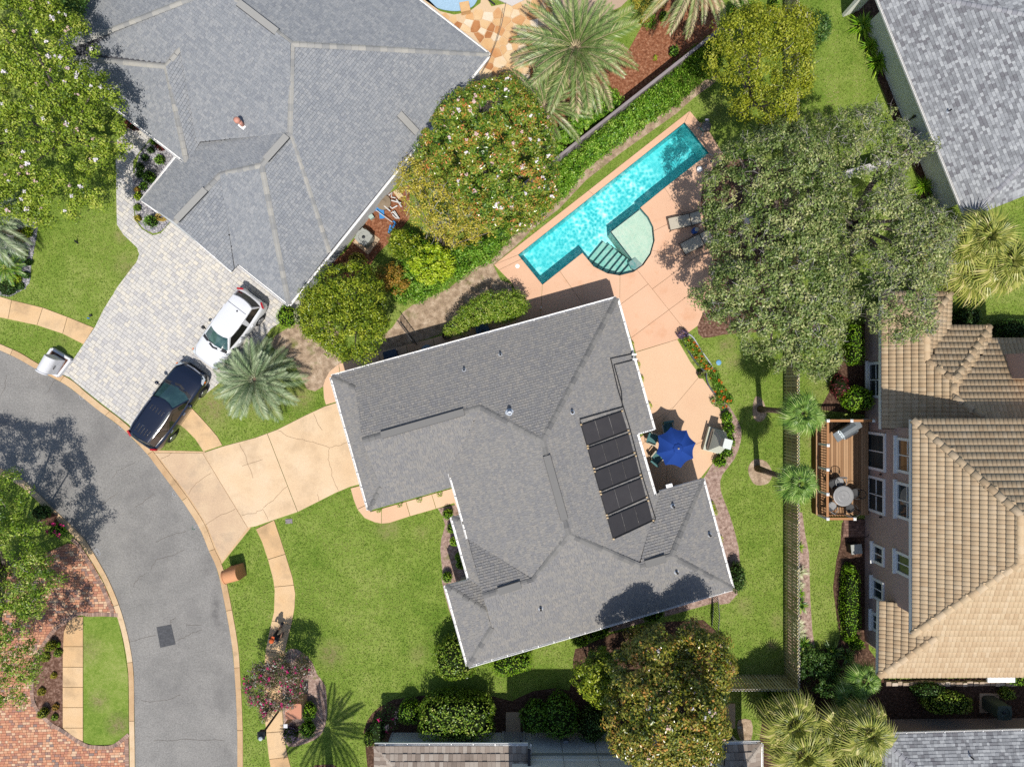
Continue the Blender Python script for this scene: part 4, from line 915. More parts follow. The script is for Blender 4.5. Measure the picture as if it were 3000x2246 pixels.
p = on_wall(362) + nw * .06; m = MB(); m.tube([p, p + Vector((0, 0, .9)), p + Vector((.02, 0, 1.0))], .03, 6); m.box(p + Vector((0, 0, 1.0)), (.12, .1, .2)); m.build('utility_box', M_DARK, h.root, world=True)
p = on_wall(28); m = MB(); m.bar(p + Vector((0, 0, 1.3)), p + nw * .9 + Vector((0, 0, 1.3)), .16, 2.6); m.build('wing_wall', M_STUCG, h.root, world=True)

# ---------------------------------------------------------------- bottom neighbours
h = House('house with flat brown roof tiles behind the clipped hedge', (1600, 2290)); SO = h
h.vert(a=(1097, 2184, 2.7), b=(1547, 2184, 2.7), c=(1700, 2500), d=(1400, 2500), e=(960, 2520, 2.7), q=(1547, 2400))
h.V['c'] = (1547, 2430); h.V['d'] = (1340, 2430)
h.facet('a b c d', 'a', 'b', 2.7, .38); h.facet('a d e', 'a', 'e', 2.7, .38); h.V['e'] = (1097, 2700)
h.solve(); h.cen = P(1400, 2400, 2.7); W = h.W
m = MB(); m.prism([(q.x, q.y) for q in PX([(1152, 2144), (2131, 2144), (2178, 2200), (2178, 2600), (1152, 2600)])], 0, 2.66); m.build('wall', M_STUCG, h.root, world=True)
m = MB(); m.prism([(q.x, q.y) for q in PX([(1500, 2146), (2128, 2146), (2128, 2600), (1500, 2600)])], 2.6, 7.0); m.build('upper_wall', M_STUCG, h.root, world=True)
m = MB(); m.bar(P(1500, 2143, 2.25) * 1 + Vector((0, 0, 0)), P(2131, 2143, 2.25), .1, .18)
m = MB(); A_ = P(1500, 2144); B_ = P(2131, 2144); m.bar(A_ + Vector((0, .02, 2.25)), B_ + Vector((0, .02, 2.25)), .06, .2); m.build('band_course', flat('band_paint', c8(172, 176, 166), .9, .1), h.root, world=True)
for x in (1640, 1735, 1830, 1960, 2060):
    m = MB(); A_ = P(x, 2144); m.bar(A_ + Vector((0, .004, .02)), A_ + Vector((0, .004, 6.9)), .012, .012); m.build('control_joint', M_DARK, h.root, world=True)
h.build_deck(); h.shingles(M_FLATT, rowh=.34, widths=(.2, .2, .24), thick=.05, nsep=300, name='roof_tile', field='roof_tile_field', gap=.008)
h.caps([('a', 'd')], M_FLATT, w=.3, step=.34, name='ridge_tile', h=.06)
h.gutter('a', 'b', hang=1.0, w=.12)
m = MB(); m.bar(W['b'] + Vector((.05, -.1, .1)), W['c'] + Vector((.05, 0, .1)), .14, .3); m.build('rake_board', M_DARK, h.root, world=True)
p = P(1152, 2144); m = MB(); m.box(p + Vector((-.02, -.3, 1.2)), (.1, .66, 2.4)); m.build('wing_wall', M_STUCW, h.root, world=True)
# door, wall boxes
p = P(1505, 2144) + Vector((0, .02, 0)); m = MB(); m.box(p + Vector((0, .01, 1.1)), (.95, .06, 2.15)); d = m.build('door', flat('door_paint', c8(196, 198, 200), .5, .3), h.root, world=True)
m = MB(); m.lathe([(.04, 0), (.05, .05), (.02, .07)], p + Vector((.36, .05, 1.0)), 8); m.build('handle', M_DARK, d, world=True)
for sx in (-.55, .55):
    m = MB(); m.box(p + Vector((sx, .015, 1.12)), (.12, .08, 2.25)); m.build('door_frame', M_STUCW, h.root, world=True)
for x, z, w_, hh_ in ((1352, 1.2, .3, .35), (1378, 1.2, .42, .5), (1416, 1.3, .26, .3), (1653, 1.0, .25, .3)):
    p = P(x, 2144); m = MB(); m.box(p + Vector((0, .07, z)), (w_, .14, hh_)); m.build('meter_box', flat('meter_grey', c8(170, 176, 182), .5, .4), h.root, world=True)
# small wing with a hip on the right
h2 = House('small tiled wing at the end of the blank wall by the pebble patch', (2180, 2230)); SW2 = h2
h2.vert(a=(2125, 2181, 2.9), b=(2228, 2178, 2.9), c=(2120, 2335), d=(2228, 2600, 2.9))
h2.facet('a b c', 'a', 'b', 2.9, .45); h2.facet('b c d', 'b', 'd', 2.9, .45); h2.solve(); h2.cen = P(2170, 2300, 2.9)
h2.build_deck(); h2.shingles(M_FLATT, rowh=.34, widths=(.2, .24), thick=.05, nsep=60, name='roof_tile', field='roof_tile_field', gap=.008); h2.caps([('b', 'c')], M_FLATT, w=.3, step=.34, name='ridge_tile', h=.06)
h2.gutter('a', 'b', hang=0); h2.gutter('b', 'd', hang=0)
m = MB(); m.prism([(q.x, q.y) for q in PX([(2092, 2135), (2134, 2137), (2182, 2195), (2182, 2500), (2092, 2500)])], 0, 2.85); m.build('wall', M_STUCG, h2.root, world=True)
a, b_ = P(2096, 2134), P(2132, 2136)
m = MB(); m.bar(a + Vector((0, .02, 1.75)), b_ + Vector((0, .02, 1.75)), .06, 1.7); f = m.build('window', M_WHITE, h2.root, world=True)
for z in (1.35, 2.15):
    m = MB(); m.bar(lerp(a, b_, .1) + Vector((0, .045, z)), lerp(a, b_, .9) + Vector((0, .045, z)), .05, .72); m.build('pane', M_GLASS, f, world=True)
m = MB(); m.bar(W['b'] + Vector((.14, .0, -.1)), W['b'] + Vector((.14, -.6, -.4)), .08, .08); m.bar(W['b'] + Vector((.14, -.6, -.4)), W['b'] + Vector((.14, -.65, -1.6)), .08, .08, up=Vector((0, 1, 0))); m.build('downpipe', M_WHITE, SO.root, world=True)

h = House('house with pale shingles at the corner behind the fan palms', (2800, 2230)); SE = h
h.vert(a=(2572, 2152, 2.7), b=(3000, 2140, 2.7), c=(3300, 2132, 2.7), d=(3200, 2400), e=(2800, 2400), f=(2566, 2700, 2.7))
h.V['e'] = (2760, 2320); h.V['d'] = (3300, 2312)
h.facet('a c d e', 'a', 'c', 2.7, .4); h.facet('a e f', 'a', 'f', 2.7, .4); h.solve(); h.cen = P(2850, 2400, 2.7); W = h.W
m = MB(); m.prism([(q.x, q.y) for q in PX([(2561, 2106), (3400, 2098), (3400, 2700), (2561, 2700)])], 0, 2.66); m.build('wall', rampmat('sand_stucco', [c8(176, 160, 142), c8(190, 174, 156)], .9, .15, attr=False, nscale=1, namt=.4, fine=.15), h.root, world=True)
h.build_deck(); h.shingles(M_SH3, rowh=.15, widths=(.13, .18, .24), thick=.02, nsep=200, tones=(.1, 1.0)); h.caps([('a', 'e')], M_CAP3, step=.25); h.gutter('a', 'c', hang=.9, w=.08)
for x, w_ in ((2900, 1.1), (3010, .9)):
    p = P(x, 2105); m = MB(); m.box(p + Vector((0, .03, 1.75)), (w_, .06, 1.2)); f = m.build('window', flat('shutter_olive', c8(120, 118, 104), .8, .2), h.root, world=True)
    m = MB(); m.box(p + Vector((0, .05, 1.75)), (w_ - .16, .05, 1.04)); m.build('pane', M_GLASS, f, world=True)
pt, n = h.on_roof(0, 2840, 2212); pipe_vent(pt, 'dark bent vent on the pale roof near the palms', .04, .32)
# ---------------------------------------------------------------- tan two-storey house with clay tiles
TAN = thing('house', 'tan two-storey house with clay tile roofs, white windows and a wooden deck', 'house', P(2700, 1500))
def tile_mesh(tone):
    m = MB(); m.tone = tone; prof = [(-.1, .002), (-.086, .02), (-.05, .032), (0, .036), (.05, .032), (.086, .02), (.1, .002)]
    lo, up = 0.0, .36; vs = []
    for x, z in prof: vs.append((x, lo, z + .07))
    for x, z in prof: vs.append((x, up, z + .004))
    for x, z in prof: vs.append((x * .98, lo, max(.0, z - .012)))
    n = 7; fs = [(i, i + 1, i + 1 + n, i + n) for i in range(6)] + [(i + 1, i, i + 2 * n, i + 1 + 2 * n) for i in range(6)]
    m.poly(vs, fs); return m
class TileRoof(House):
    def __init__(s): s.root = TAN; s.V = {}; s.Z = {}; s.F = []
    def tiles(s, budget):
        fld = MB(); OR = ORG[TAN.name]; spots = []
        for i in range(len(s.F)):
            c, u, g, n, p = s.frame(i); loc = [((q - c).dot(u), (q - c).dot(g)) for q in p]
            u0, u1 = min(q[0] for q in loc), max(q[0] for q in loc); v0, v1 = min(q[1] for q in loc), max(q[1] for q in loc)
            U, V = np.meshgrid(np.arange(u0 + .1, u1, .2), np.arange(v0 - .02, v1, .32)); ok = inside(loc, U, V + .15) | inside(loc, U, V + .04)
            for a, b_ in zip(U[ok], V[ok]):
                ct = c + u * a + g * b_ + n * .03
                if abs(ct.x) > 27.6 or abs(ct.y) > 21: continue
                spots.append((ct.x ** 2 + ct.y ** 2, ct, u, g, n))
        spots.sort(key=lambda t: t[0])
        protos = [tile_mesh(.25 + .55 * (k + .5) / 7).mesh('roof_tile', M_TILER, None, True) for k in range(7)]
        base = tile_mesh(.5); BV = np.array(base.v)
        for k, (d, ct, u, g, n) in enumerate(spots):
            if k < budget:
                link('roof_tile', random.choice(protos), s.roof, Matrix.Translation(ct - OR) @ Matrix((u, g, n)).transposed().to_4x4() @ Matrix.Rotation(random.uniform(-.02, .02), 4, 'Z'))
            else:
                w = np.array(ct) + BV @ np.array([u, g, n]); fld.poly([tuple(q) for q in w], base.f, random.uniform(.25, .8))
        if fld.f: fld.build('roof_tile_field', M_TILER, s.roof, world=True, kind='stuff', smooth=True)
    def ridge_tiles(s, edges):
        protos = []
        for k in range(4):
            m = MB(); m.tone = .3 + k * .18; A = [(math.cos(t) * .16, math.sin(t) * .13) for t in np.linspace(-.25, math.pi + .25, 9)]
            vs = [(-.22, y * 1.12, z * 1.12 + .01) for y, z in A] + [(.22, y, z - .02) for y, z in A] + [(-.22, y * .9, z * .9 - .01) for y, z in A]
            m.poly(vs, [(i, i + 1, i + 10, i + 9) for i in range(8)] + [(i + 1, i, i + 18, i + 19) for i in range(8)]); protos.append(m.mesh('ridge_tile', M_TILER, None, True))
        for a, b_ in edges:
            A, B = s.W[a], s.W[b_]
            if A.z > B.z: A, B = B, A
            d = B - A; L = d.length; x = d / L; y = Vector((0, 0, 1)).cross(x).normalized(); z = x.cross(y); R = Matrix((x, y, z)).transposed().to_4x4(); nn = max(1, int(L / .4))
            for k in range(nn):
                link('ridge_tile', random.choice(protos), s.roof, Matrix.Translation(A + x * (k + .5) * L / nn + Vector((0, 0, .03)) - ORG[TAN.name]) @ R)
def roofpart(setup, edges, budget):
    r = TileRoof(); setup(r); r.solve()
    if os.environ.get('DBG'): print('TAN', {k: round(z, 2) for k, z in r.Z.items()})
    r.build_deck(mat=flat('tile_underlay', c8(120, 96, 78), .9, .1)); r.tiles(budget); r.ridge_tiles(edges); return r
ZU = 5.5
def upper(r):
    r.vert(a=(2673, 1229, ZU), b=(2989, 1507), c=(2988, 1646), d=(2673, 1856, ZU), e=(3420, 1228, ZU), f=(3420, 1856, ZU))
    r.facet('a b c d', 'a', 'd', ZU, .42); r.facet('a b e', 'a', 'e', ZU, .42); r.facet('d c f', 'd', 'f', ZU, .42)
    r.vert(g=(3140, 1507), i=(3140, 1646))
    r.F[1] = ('a b g e'.split(), 'a', 'e', ZU, .42); r.F[2] = ('d c i f'.split(), 'd', 'f', ZU, .42)
    r.Z['g'] = 7.11; r.Z['i'] = 7.05; r.V['e'] = (3430, 1228)
RU = roofpart(upper, [('a', 'b'), ('b', 'c'), ('c', 'd')], 130)
ZL = 2.75
def lower_s(r):
    r.vert(a=(2577, 1762, ZL), b=(2574, 1979, ZL), c=(3200, 1976, ZL), d=(2786, 1836), e=(3200, 1820), f=(2720, 1762))
    r.facet('a b d f', 'a', 'b', ZL, .42); r.facet('b c e d', 'b', 'c', ZL, .42)
RS = roofpart(lower_s, [('b', 'd')], 70)
def lower_n(r):
    r.vert(a=(2583, 857, ZL), b=(2583, 1257, ZL), c=(2784, 857, ZL), d=(2714, 953), e=(2714, 1056), f=(2793, 1114), g=(2791, 1162), i=(2880, 1221), j=(2880, 1257), k=(2779, 955, ZL), l=(2897, 956, ZL), m=(2784, 952, ZL), n=(2898, 993, ZL), o=(3200, 993, ZL), q=(3200, 1230))
    r.facet('a d e f g i j b', 'a', 'b', ZL, .42); r.facet('a c d', 'a', 'c', ZL, .42); r.facet('c k e d', 'c', 'k', ZL, .42)
    r.facet('k l f e', 'k', 'l', ZL, .42); r.facet('l n g f', 'l', 'n', ZL, .42); r.facet('n o q i g', 'n', 'o', ZL, .42)
RN = roofpart(lower_n, [('a', 'd'), ('c', 'd'), ('d', 'e'), ('e', 'f'), ('l', 'f'), ('f', 'g'), ('g', 'i')], 100)
# walls: lower block, upper block
WX = P(2533, 0).x
def wallbox(pts, z0, z1, name='wall'):
    m = MB(); m.prism([(q.x, q.y) for q in PX(pts)], z0, z1); return m.build(name, M_STUCB, TAN, world=True)
wallbox([(2533, 1241), (2533, 1719), (3300, 1719), (3300, 1241)], 0, ZU - .05)
wallbox([(2533.2, 1719.2), (2533.2, 1875), (2548, 1888), (3300, 1888), (3300, 1719.2)], 0, ZL - .05)
wallbox([(2533.2, 905), (2533.2, 1240.8), (3300, 1240.8), (3300, 1031), (2765, 1031), (2765, 996), (2661, 996), (2661, 905)], 0, ZL - .05)
# fascia boards
def fascia(a, b_, z, out):
    m = MB(); A, B = P(*a, z), P(*b_, z); m.bar(A + Vector(out) + Vector((0, 0, -.1)), B + Vector(out) + Vector((0, 0, -.1)), .04, .2); m.build('fascia', M_WHITE, TAN, world=True)
fascia((2673, 1229), (2673, 1856), ZU, (-.03, 0, 0)); fascia((2577, 1762), (2574, 1979), ZL, (-.03, 0, 0)); fascia((2583, 857), (2583, 1257), ZL, (-.03, 0, 0))
M_CURT = flat('pale_blind', c8(168, 150, 120), .8, .2)
def tan_window(y0, y1, z0, z1, mull_v=1, mull_h=True, warm=False, sill=True):
    """rows y0..y1 are ground-plane photo rows along the wall"""
    A, B = P(2533, y0).y, P(2533, y1).y; yc = (A + B) / 2; w_ = abs(A - B); zc = (z0 + z1) / 2; hh = z1 - z0; x = WX
    f = MB(); t = .13
    for dy in (-1, 1): f.box((x - .03, yc + dy * (w_ / 2 - t / 2), zc), (.1, t, hh))
    for dz in (-1, 1): f.box((x - .031, yc, zc + dz * (hh / 2 - t / 2)), (.102, w_ - 2 * t - .002, t))
    fr = f.build('window', M_WHITE, TAN, world=True)
    g = MB(); g.box((x - .002, yc, zc), (.02, w_ - 2 * t, hh - 2 * t)); g.build('pane', M_GLASSW if warm else M_GLASS, fr, world=True)
    s = MB()
    if mull_h: s.box((x - .022, yc, zc), (.03, .05, hh - 2 * t))
    if mull_v:
        s.box((x - .021, yc - w_ / 4, zc), (.026, w_ / 2 - t, .04)); s.box((x - .021, yc + w_ / 4, zc), (.026, w_ / 2 - t, .04))
    if s.f: s.build('sash', M_WHITE, fr, world=True)
    b_ = MB(); b_.box((x - .07, yc, z0 - .05), (.2, w_ + .16, .08)); b_.build('sill', M_WHITE, fr, world=True)
M_GLASSW = rampmat('warm_brown_glass', [c8(70, 52, 38), c8(122, 92, 62), c8(150, 116, 78)], .06, .6, attr=False, nscale=1.2, namt=.7)  # mottled warm brown pane colour
G = lambda y, z: CY + (y - CY) * (1 - z / H)
def win_img(ya, yb, xa, xb, **k):
    """photo rows/columns of a window on the long wall, turned into height and place on the wall"""
    z0, z1 = (H * (1 - (2533 - CX) / (x - CX)) for x in (xa, xb)); zm = (z0 + z1) / 2
    tan_window(G(ya, zm), G(yb, zm), max(.25, z0), z1, **k)
win_img(1266, 1377, 2541, 2596, mull_v=0); win_img(1396, 1502, 2543, 2594); win_img(1284, 1388, 2630, 2692, warm=True); win_img(1416, 1524, 2629, 2690)
win_img(1596, 1653, 2560, 2592, mull_v=0); win_img(1697, 1758, 2558, 2591, mull_v=0); win_img(1800, 1855, 2556, 2596, mull_v=0); win_img(1624, 1690, 2627, 2690, mull_v=0, warm=False); win_img(1060, 1165, 2546, 2590)
for y, z in ((1389, 1.75), (1514, 1.75)):
    t = thing('wall_lamp', 'small black wall lamp %s the lower white windows' % ('between' if y < 1400 else 'below'), 'lamp', Vector((WX, P(0, G(y, z)).y, z)), 0)
    m = MB(); m.lathe([(.05, 0), (.06, .05), (.03, .1)], (-.09, 0, -.05), 8); m.box((-.04, 0, 0), (.08, .05, .05)); m.build('lantern', M_DARK, t)
m = MB(); m.tube([Vector((WX - .03, P(0, 1560).y, .5)), Vector((WX - .1, P(0, 1560).y - .1, .45)), Vector((WX - .14, P(0, 1570).y, .3))], .02, 5); m.build('hose_bib', M_DARK, TAN, world=True)
# chimney rising at the edge of the frame
m = MB(); m.prism([(q.x, q.y) for q in PX([(2820, 1045), (2900, 1045), (2900, 1110), (2820, 1110)])], 2.5, 7.4); m.build('chimney', M_STUCB, TAN, world=True)

# ---------------------------------------------------------------- the deck on its side
M_WOOD = rampmat('deck_board', [c8(150, 112, 78), c8(180, 138, 98), c8(200, 160, 120)], .75, .25, nscale=1.2, namt=.2, fine=.2, fscale=40)
M_RAILW = flat('stained_rail', c8(186, 132, 84), .6, .3); M_RAILD = flat('dark_stain', c8(112, 70, 44), .7, .3)
DK = thing('deck', 'raised timber deck with white post caps against the taupe wall', 'deck', P(2450, 1380)); ZD = .55
x0, x1 = P(2390, 0, ZD).x, WX - .01; yt, yb = P(0, 1232, ZD).y, P(0, 1508, ZD).y
m = MB(); m.box(((x0 + x1) / 2, (yt + yb) / 2, ZD / 2 - .03), (x1 - x0 - .04, yt - yb - .04, ZD - .1)); m.build('deck_base', M_RAILD, DK, world=True)
nb = int((x1 - x0) / .13)
for k in range(nb):
    m = MB(); m.tone = random.random(); m.box((x0 + (k + .5) * .13, (yt + yb) / 2, ZD), (.118, yt - yb, .035)); m.build('deck_board', M_WOOD, DK, world=True)
zr = ZD + 1.0
def dpost(x, y):
    m = MB(); m.box((x, y, (ZD + zr) / 2), (.11, .11, zr - ZD + .02)); o = m.build('post', M_WHITE, DK, world=True)
    m = MB(); m.lathe([(.105, 0), (.105, .04), (.02, .09)], (x, y, zr + .03), 4, M=Matrix.Rotation(math.pi / 4, 3, 'Z')); m.build('post_cap', M_WHITE, o, world=True)
def rail(a, b_):
    A, B = Vector((*a, zr)), Vector((*b_, zr)); m = MB(); m.bar(A, B, .12, .045); m.build('handrail', M_RAILW, DK, world=True)
    m = MB(); m.bar(A - Vector((0, 0, .85)), B - Vector((0, 0, .85)), .05, .07); m.build('bottom_rail', M_RAILW, DK, world=True)
    n = int((B - A).length / .13)
    mm = MB(); mm.box((0, 0, -.44), (.035, .035, .84)); me = mm.mesh('baluster', M_RAILD)
    for k in range(1, n): link('baluster', me, DK, Matrix.Translation(A + (B - A) * k / n - ORG[DK.name]))
px = lambda x, y: (P(x, y, zr).x, P(x, y, zr).y)
pp = [px(2425, 1232), px(2425, 1304), px(2424, 1375), px(2424, 1447), px(2424, 1519)]
for q in pp: dpost(*q)
for a, b_ in zip(pp[:-1], pp[1:]): rail(a, b_)
q1, q2 = px(2494, 1232), px(2559, 1232); dpost(*q1); dpost(*q2); rail(pp[0], q1); rail(q1, q2)
q3 = px(2503, 1519); dpost(*q3); rail(pp[4], q3)
m = MB()
st_ = sheet('brick_steps', [(2470, 1520), (2531, 1520), (2531, 1572), (2468, 1572)], .05, M_BORD)
pave(st_, 'brick', 'brick_field', [[(2470, 1520), (2531, 1520), (2531, 1572), (2468, 1572)]], 0, .14, (.2,), .012, .05, .08, rampmat('brown_brick', [c8(110, 84, 74), c8(140, 108, 94), c8(160, 128, 112)], .9, .2, nscale=3))
# ================================================================== CARS
M_CARW = rampmat('white_car_paint', [c8(238, 239, 242), c8(244, 245, 247)], .25, .5, attr=False, nscale=.8, namt=.3, coat=.6)
M_CARB = rampmat('midnight_car_paint', [c8(10, 16, 34), c8(16, 26, 50)], .22, .5, attr=False, nscale=.8, namt=.4, coat=1.0)
M_CGLASS = rampmat('car_glass', [c8(30, 52, 58), c8(56, 88, 92), c8(110, 142, 138)], .06, .7, attr=False, nscale=1.6, namt=.6)
M_TINT = rampmat('tinted_glass', [c8(26, 28, 30), c8(50, 48, 44)], .06, .7, attr=False, nscale=1.4, namt=.5)
M_TYRE = flat('tyre_rubber', c8(38, 38, 40), .85, .2); M_RIM = flat('alloy_rim', c8(170, 172, 176), .3, .5, .7)
M_CHROME = flat('chrome', c8(210, 212, 216), .15, .6, .9); M_RED = flat('tail_lamp', c8(190, 30, 40), .2, .5); M_HEADL = flat('head_lamp', c8(220, 228, 232), .12, .6); M_AMB = flat('amber_lamp', c8(230, 120, 40), .2, .5)
def car(label, base, ang, L, Wd, Ht, paint, sideglass, dark):
    t = thing('parked_car', label, 'car', P(*base), math.radians(ang), 'cars parked on the pale paver driveway'); hw = Wd / 2
    st = [(.5, .6, .55), (.488, .76, .68), (.46, .88, .8), (.38, .95, .9), (.24, .98, .98), (.1, 1, 1.0), (-.1, 1, 1.0), (-.3, 1, 1.02), (-.42, .95, 1.05), (-.475, .86, 1.02), (-.495, .76, .9), (-.5, .68, .62)]
    m = MB(); k = Ht / 1.62; prof = [(.86, .2), (.97, .34), (1.0, .56), (.985, -.14), (.93, -.04), (.8, 0), (.4, .035), (0, .045)]
    rows = []
    for x, w, zt in st:
        zt *= k; half = [(w * hw * a, (zt + b if b <= .05 and a <= .985 and (b < 0 or a <= .8) else min(b * k, zt - .06))) for a, b in prof]
        rows.append([(x * L, y, z) for y, z in half] + [(x * L, -y, z) for y, z in half[-2::-1]])
    n = len(rows[0]); vs = [p for r in rows for p in r]
    fs = [(i * n + j, i * n + j + 1, (i + 1) * n + j + 1, (i + 1) * n + j) for i in range(len(rows) - 1) for j in range(n - 1)] + [(i * n + n - 1, i * n, (i + 1) * n, (i + 1) * n + n - 1) for i in range(len(rows) - 1)]
    fs += [tuple(range(n)), tuple(range(len(vs) - 1, len(vs) - n - 1, -1))]
    m.poly(vs, fs); m.build('body', paint, t, smooth=True)
    # cabin: matched belt and roof outlines
    bl = .97 * k; rf = Ht - .04
    def outline(xf, xfc, xr, xrc, wf, wm, wr):
        fr = [(xf + (xfc - xf) * (1 - (s / 2) ** 2), wf * s / 2) for s in (-2, -1, 0, 1, 2)]
        sd = [((xf + (xr - xf) * q), wf + (wm - wf) * min(1, q * 4) if q < .5 else wm + (wr - wm) * max(0, (q - .5) * 2)) for q in (.16, .38, .6, .82)]
        rr = [(xr - (xr - xrc) * (1 - (s / 2) ** 2), wr * s / 2) for s in (2, 1, 0, -1, -2)]
        return [(x * L, y * hw) for x, y in fr + sd + rr] + [(x * L, -y * hw) for x, y in sd[::-1]]
    Bo = outline(.2, .255, -.45, -.475, .84, .9, .8); Ro = outline(.045, .08, -.385, -.41, .64, .7, .64)
    Bv = [Vector((x, y, bl)) for x, y in Bo]; Rv = [Vector((x, y, rf)) for x, y in Ro]; N = len(Bv)
    m = MB()
    for i in range(N): j = (i + 1) % N; m.face([Bv[i], Rv[i], Rv[j], Bv[j]][::-1])
    m.build('cabin_frame', paint, t)
    r = MB(); c = Vector((-.16 * L, 0, Ht)); rings = [Rv]
    for s_, dz in ((.93, .018), (.7, .034), (.35, .04)): rings.append([c + (p - c) * s_ for p in Rv]); rings[-1] = [Vector((p.x, p.y, rf + dz)) for p in rings[-1]]
    vs = [p for q in rings for p in q]; fs = [(i * N + j, i * N + (j + 1) % N, (i + 1) * N + (j + 1) % N, (i + 1) * N + j) for i in range(3) for j in range(N)] + [tuple(range(3 * N, 4 * N))]
    r.poly(vs, fs); roofp = r.build('roof', paint, t, smooth=True)
    def glass(name, idx, mat, a=.08, b=.93, ea=.05):
        m = MB()
        for q, (i, j) in enumerate(zip(idx[:-1], idx[1:])):
            def pt(ii, tt):
                v = Bv[ii] + (Rv[ii] - Bv[ii]) * tt; o = Vector((v.x + .16 * L, v.y, .2)).normalized() * .014; return v + o
            p = [pt(i, a), pt(j, a), pt(j, b), pt(i, b)]
            if q == 0: p[0] = p[0].lerp(p[1], ea); p[3] = p[3].lerp(p[2], ea * 2)
            if q == len(idx) - 2: p[1] = p[1].lerp(p[0], ea); p[2] = p[2].lerp(p[3], ea * 2)
            m.face(p)
        m.build(name, mat, t)
    glass('windscreen', [0, 1, 2, 3, 4], M_CGLASS, .05, .95, .12)
    glass('side_window', [4, 5, 6, 7], sideglass, .1, .9, .2); glass('side_window', [7, 8, 9], sideglass, .1, .9, .12)
    glass('side_window', [N - 3, N - 4, N - 5][::-1] if False else [14, 15], sideglass, .1, .9, .12); glass('side_window', [15, 16, 17, 0], sideglass, .1, .9, .15)
    glass('rear_window', [9, 10, 11, 12, 13], M_TINT, .12, .9, .12)
    for sx, sy in ((.315, 1), (.315, -1), (-.29, 1), (-.29, -1)):
        R = Matrix.Rotation(-sy * math.pi / 2, 3, 'X'); cc = (sx * L, sy * (hw - .2), .345)
        w = MB(); w.lathe([(.2, 0), (.33, .0), (.35, .05), (.35, .17), (.33, .215), (.24, .22)], cc, 20, M=R); wo = w.build('wheel', M_TYRE, t, smooth=False)
        w = MB(); w.lathe([(.235, .2), (.225, .226), (.06, .235)], cc, 14, M=R)
        w.build('rim', M_RIM, wo)
    for sy in (1, -1):
        m = MB(); m.lathe([(.03, -.1), (.085, -.06), (.1, 0), (.08, .06), (.02, .09)], (.155 * L, sy * (hw + .1), 1.02 * k), 10, M=Matrix.Rotation(math.pi / 2, 3, 'X')); m.bar((.15 * L, sy * (hw - .06), .99 * k), (.155 * L, sy * (hw + .06), 1.0 * k), .07, .05); m.build('wing_mirror', M_BLACKP if not dark else paint, t, smooth=True)
        m = MB(); m.poly([(.484 * L, sy * hw * .56, .7 * k), (.468 * L, sy * hw * .82, .74 * k), (.4 * L, sy * hw * .93, .845 * k), (.41 * L, sy * hw * .83, .9 * k), (.468 * L, sy * hw * .62, .83 * k)], [(0, 1, 2, 3, 4) if sy > 0 else (4, 3, 2, 1, 0)])
        m.v = [(x + .012, y + sy * .01, z + .014) for x, y, z in m.v]; m.build('headlight', M_HEADL, t)
        m = MB(); m.bar((.45 * L, sy * hw * .9, .765 * k), (.43 * L, sy * hw * .945, .79 * k), .05, .05); m.build('indicator', M_AMB, t)
        m = MB(); m.bar((-.487 * L, sy * hw * .64, .93 * k), (-.452 * L, sy * hw * .93, 1.0 * k), .09, .16); m.build('tail_light', M_RED, t)
        for sx in (.03, -.2): m = MB(); m.bar((sx * L - .08, sy * hw * 1.0, .86 * k), (sx * L + .1, sy * hw * 1.0, .86 * k), .05, .03); m.build('door_handle', M_CHROME if dark else paint, t)
    m = MB(); m.bar((.243 * L, -.5 * hw, 1.03 * k), (.215 * L, .72 * hw, 1.035 * k), .05, .03); m.build('wiper', M_BLACKP, t)
    m = MB(); m.poly([(.205 * L, -.83 * hw, bl + .035), (.262 * L, 0, bl + .05), (.205 * L, .83 * hw, bl + .035), (.24 * L, .83 * hw, bl + .02), (.285 * L, 0, bl + .038), (.24 * L, -.83 * hw, bl + .02)], [(0, 1, 4, 5)[::-1], (1, 2, 3, 4)[::-1]]); m.build('cowl', M_BLACKP, t)
    if dark:
        for sy in (1, -1): m = MB(); m.tube([(.02 * L, sy * hw * .6, Ht + .02), (-.1 * L, sy * hw * .63, Ht + .07), (-.3 * L, sy * hw * .62, Ht + .07), (-.385 * L, sy * hw * .58, Ht + .01)], .028, 6); m.build('roof_rail', M_CHROME, t)
        for x0_, x1_ in ((-.08, -.02), (-.36, -.27)):
            for q in range(5): m = MB(); m.bar((x0_ * L, (q - 2) * .17, Ht + .012), (x1_ * L, (q - 2) * .17, Ht + .012), .014, .02); m.build('roof_groove', M_BLACKP, roofp)
        m = MB(); m.tube([(.487 * L, hw * .42, .76 * k), (.497 * L, 0, .8 * k), (.487 * L, -hw * .42, .76 * k)], .035, 6); m.build('grille', M_CHROME, t)
        for q in range(7): m = MB(); m.bar((.49 * L, (q - 3) * .1, .72 * k), (.497 * L, (q - 3) * .1, .6 * k), .03, .02); m.build('grille_bar', M_DARK, t)
    else:
        m = MB(); m.bar((-.29 * L, -hw * .62, Ht + .015), (-.29 * L, hw * .62, Ht + .015), .014, .012); m.build('roof_seam', M_DARK, t)
    m = MB(); m.lathe([(.05, 0), (.02, .08)], (-.26 * L, .1, Ht + .01), 6); m.build('aerial', M_DARK if not dark else M_CHROME, t)
    return t
car('white hatchback with dark rear glass parked nearest the house', (687, 967), -127.4, 4.35, 1.82, 1.6, M_CARW, M_TINT, False)
car('dark blue estate car with chrome roof rails near the kerb', (515, 1187), 55.2, 4.7, 1.92, 1.72, M_CARB, M_TINT, True)

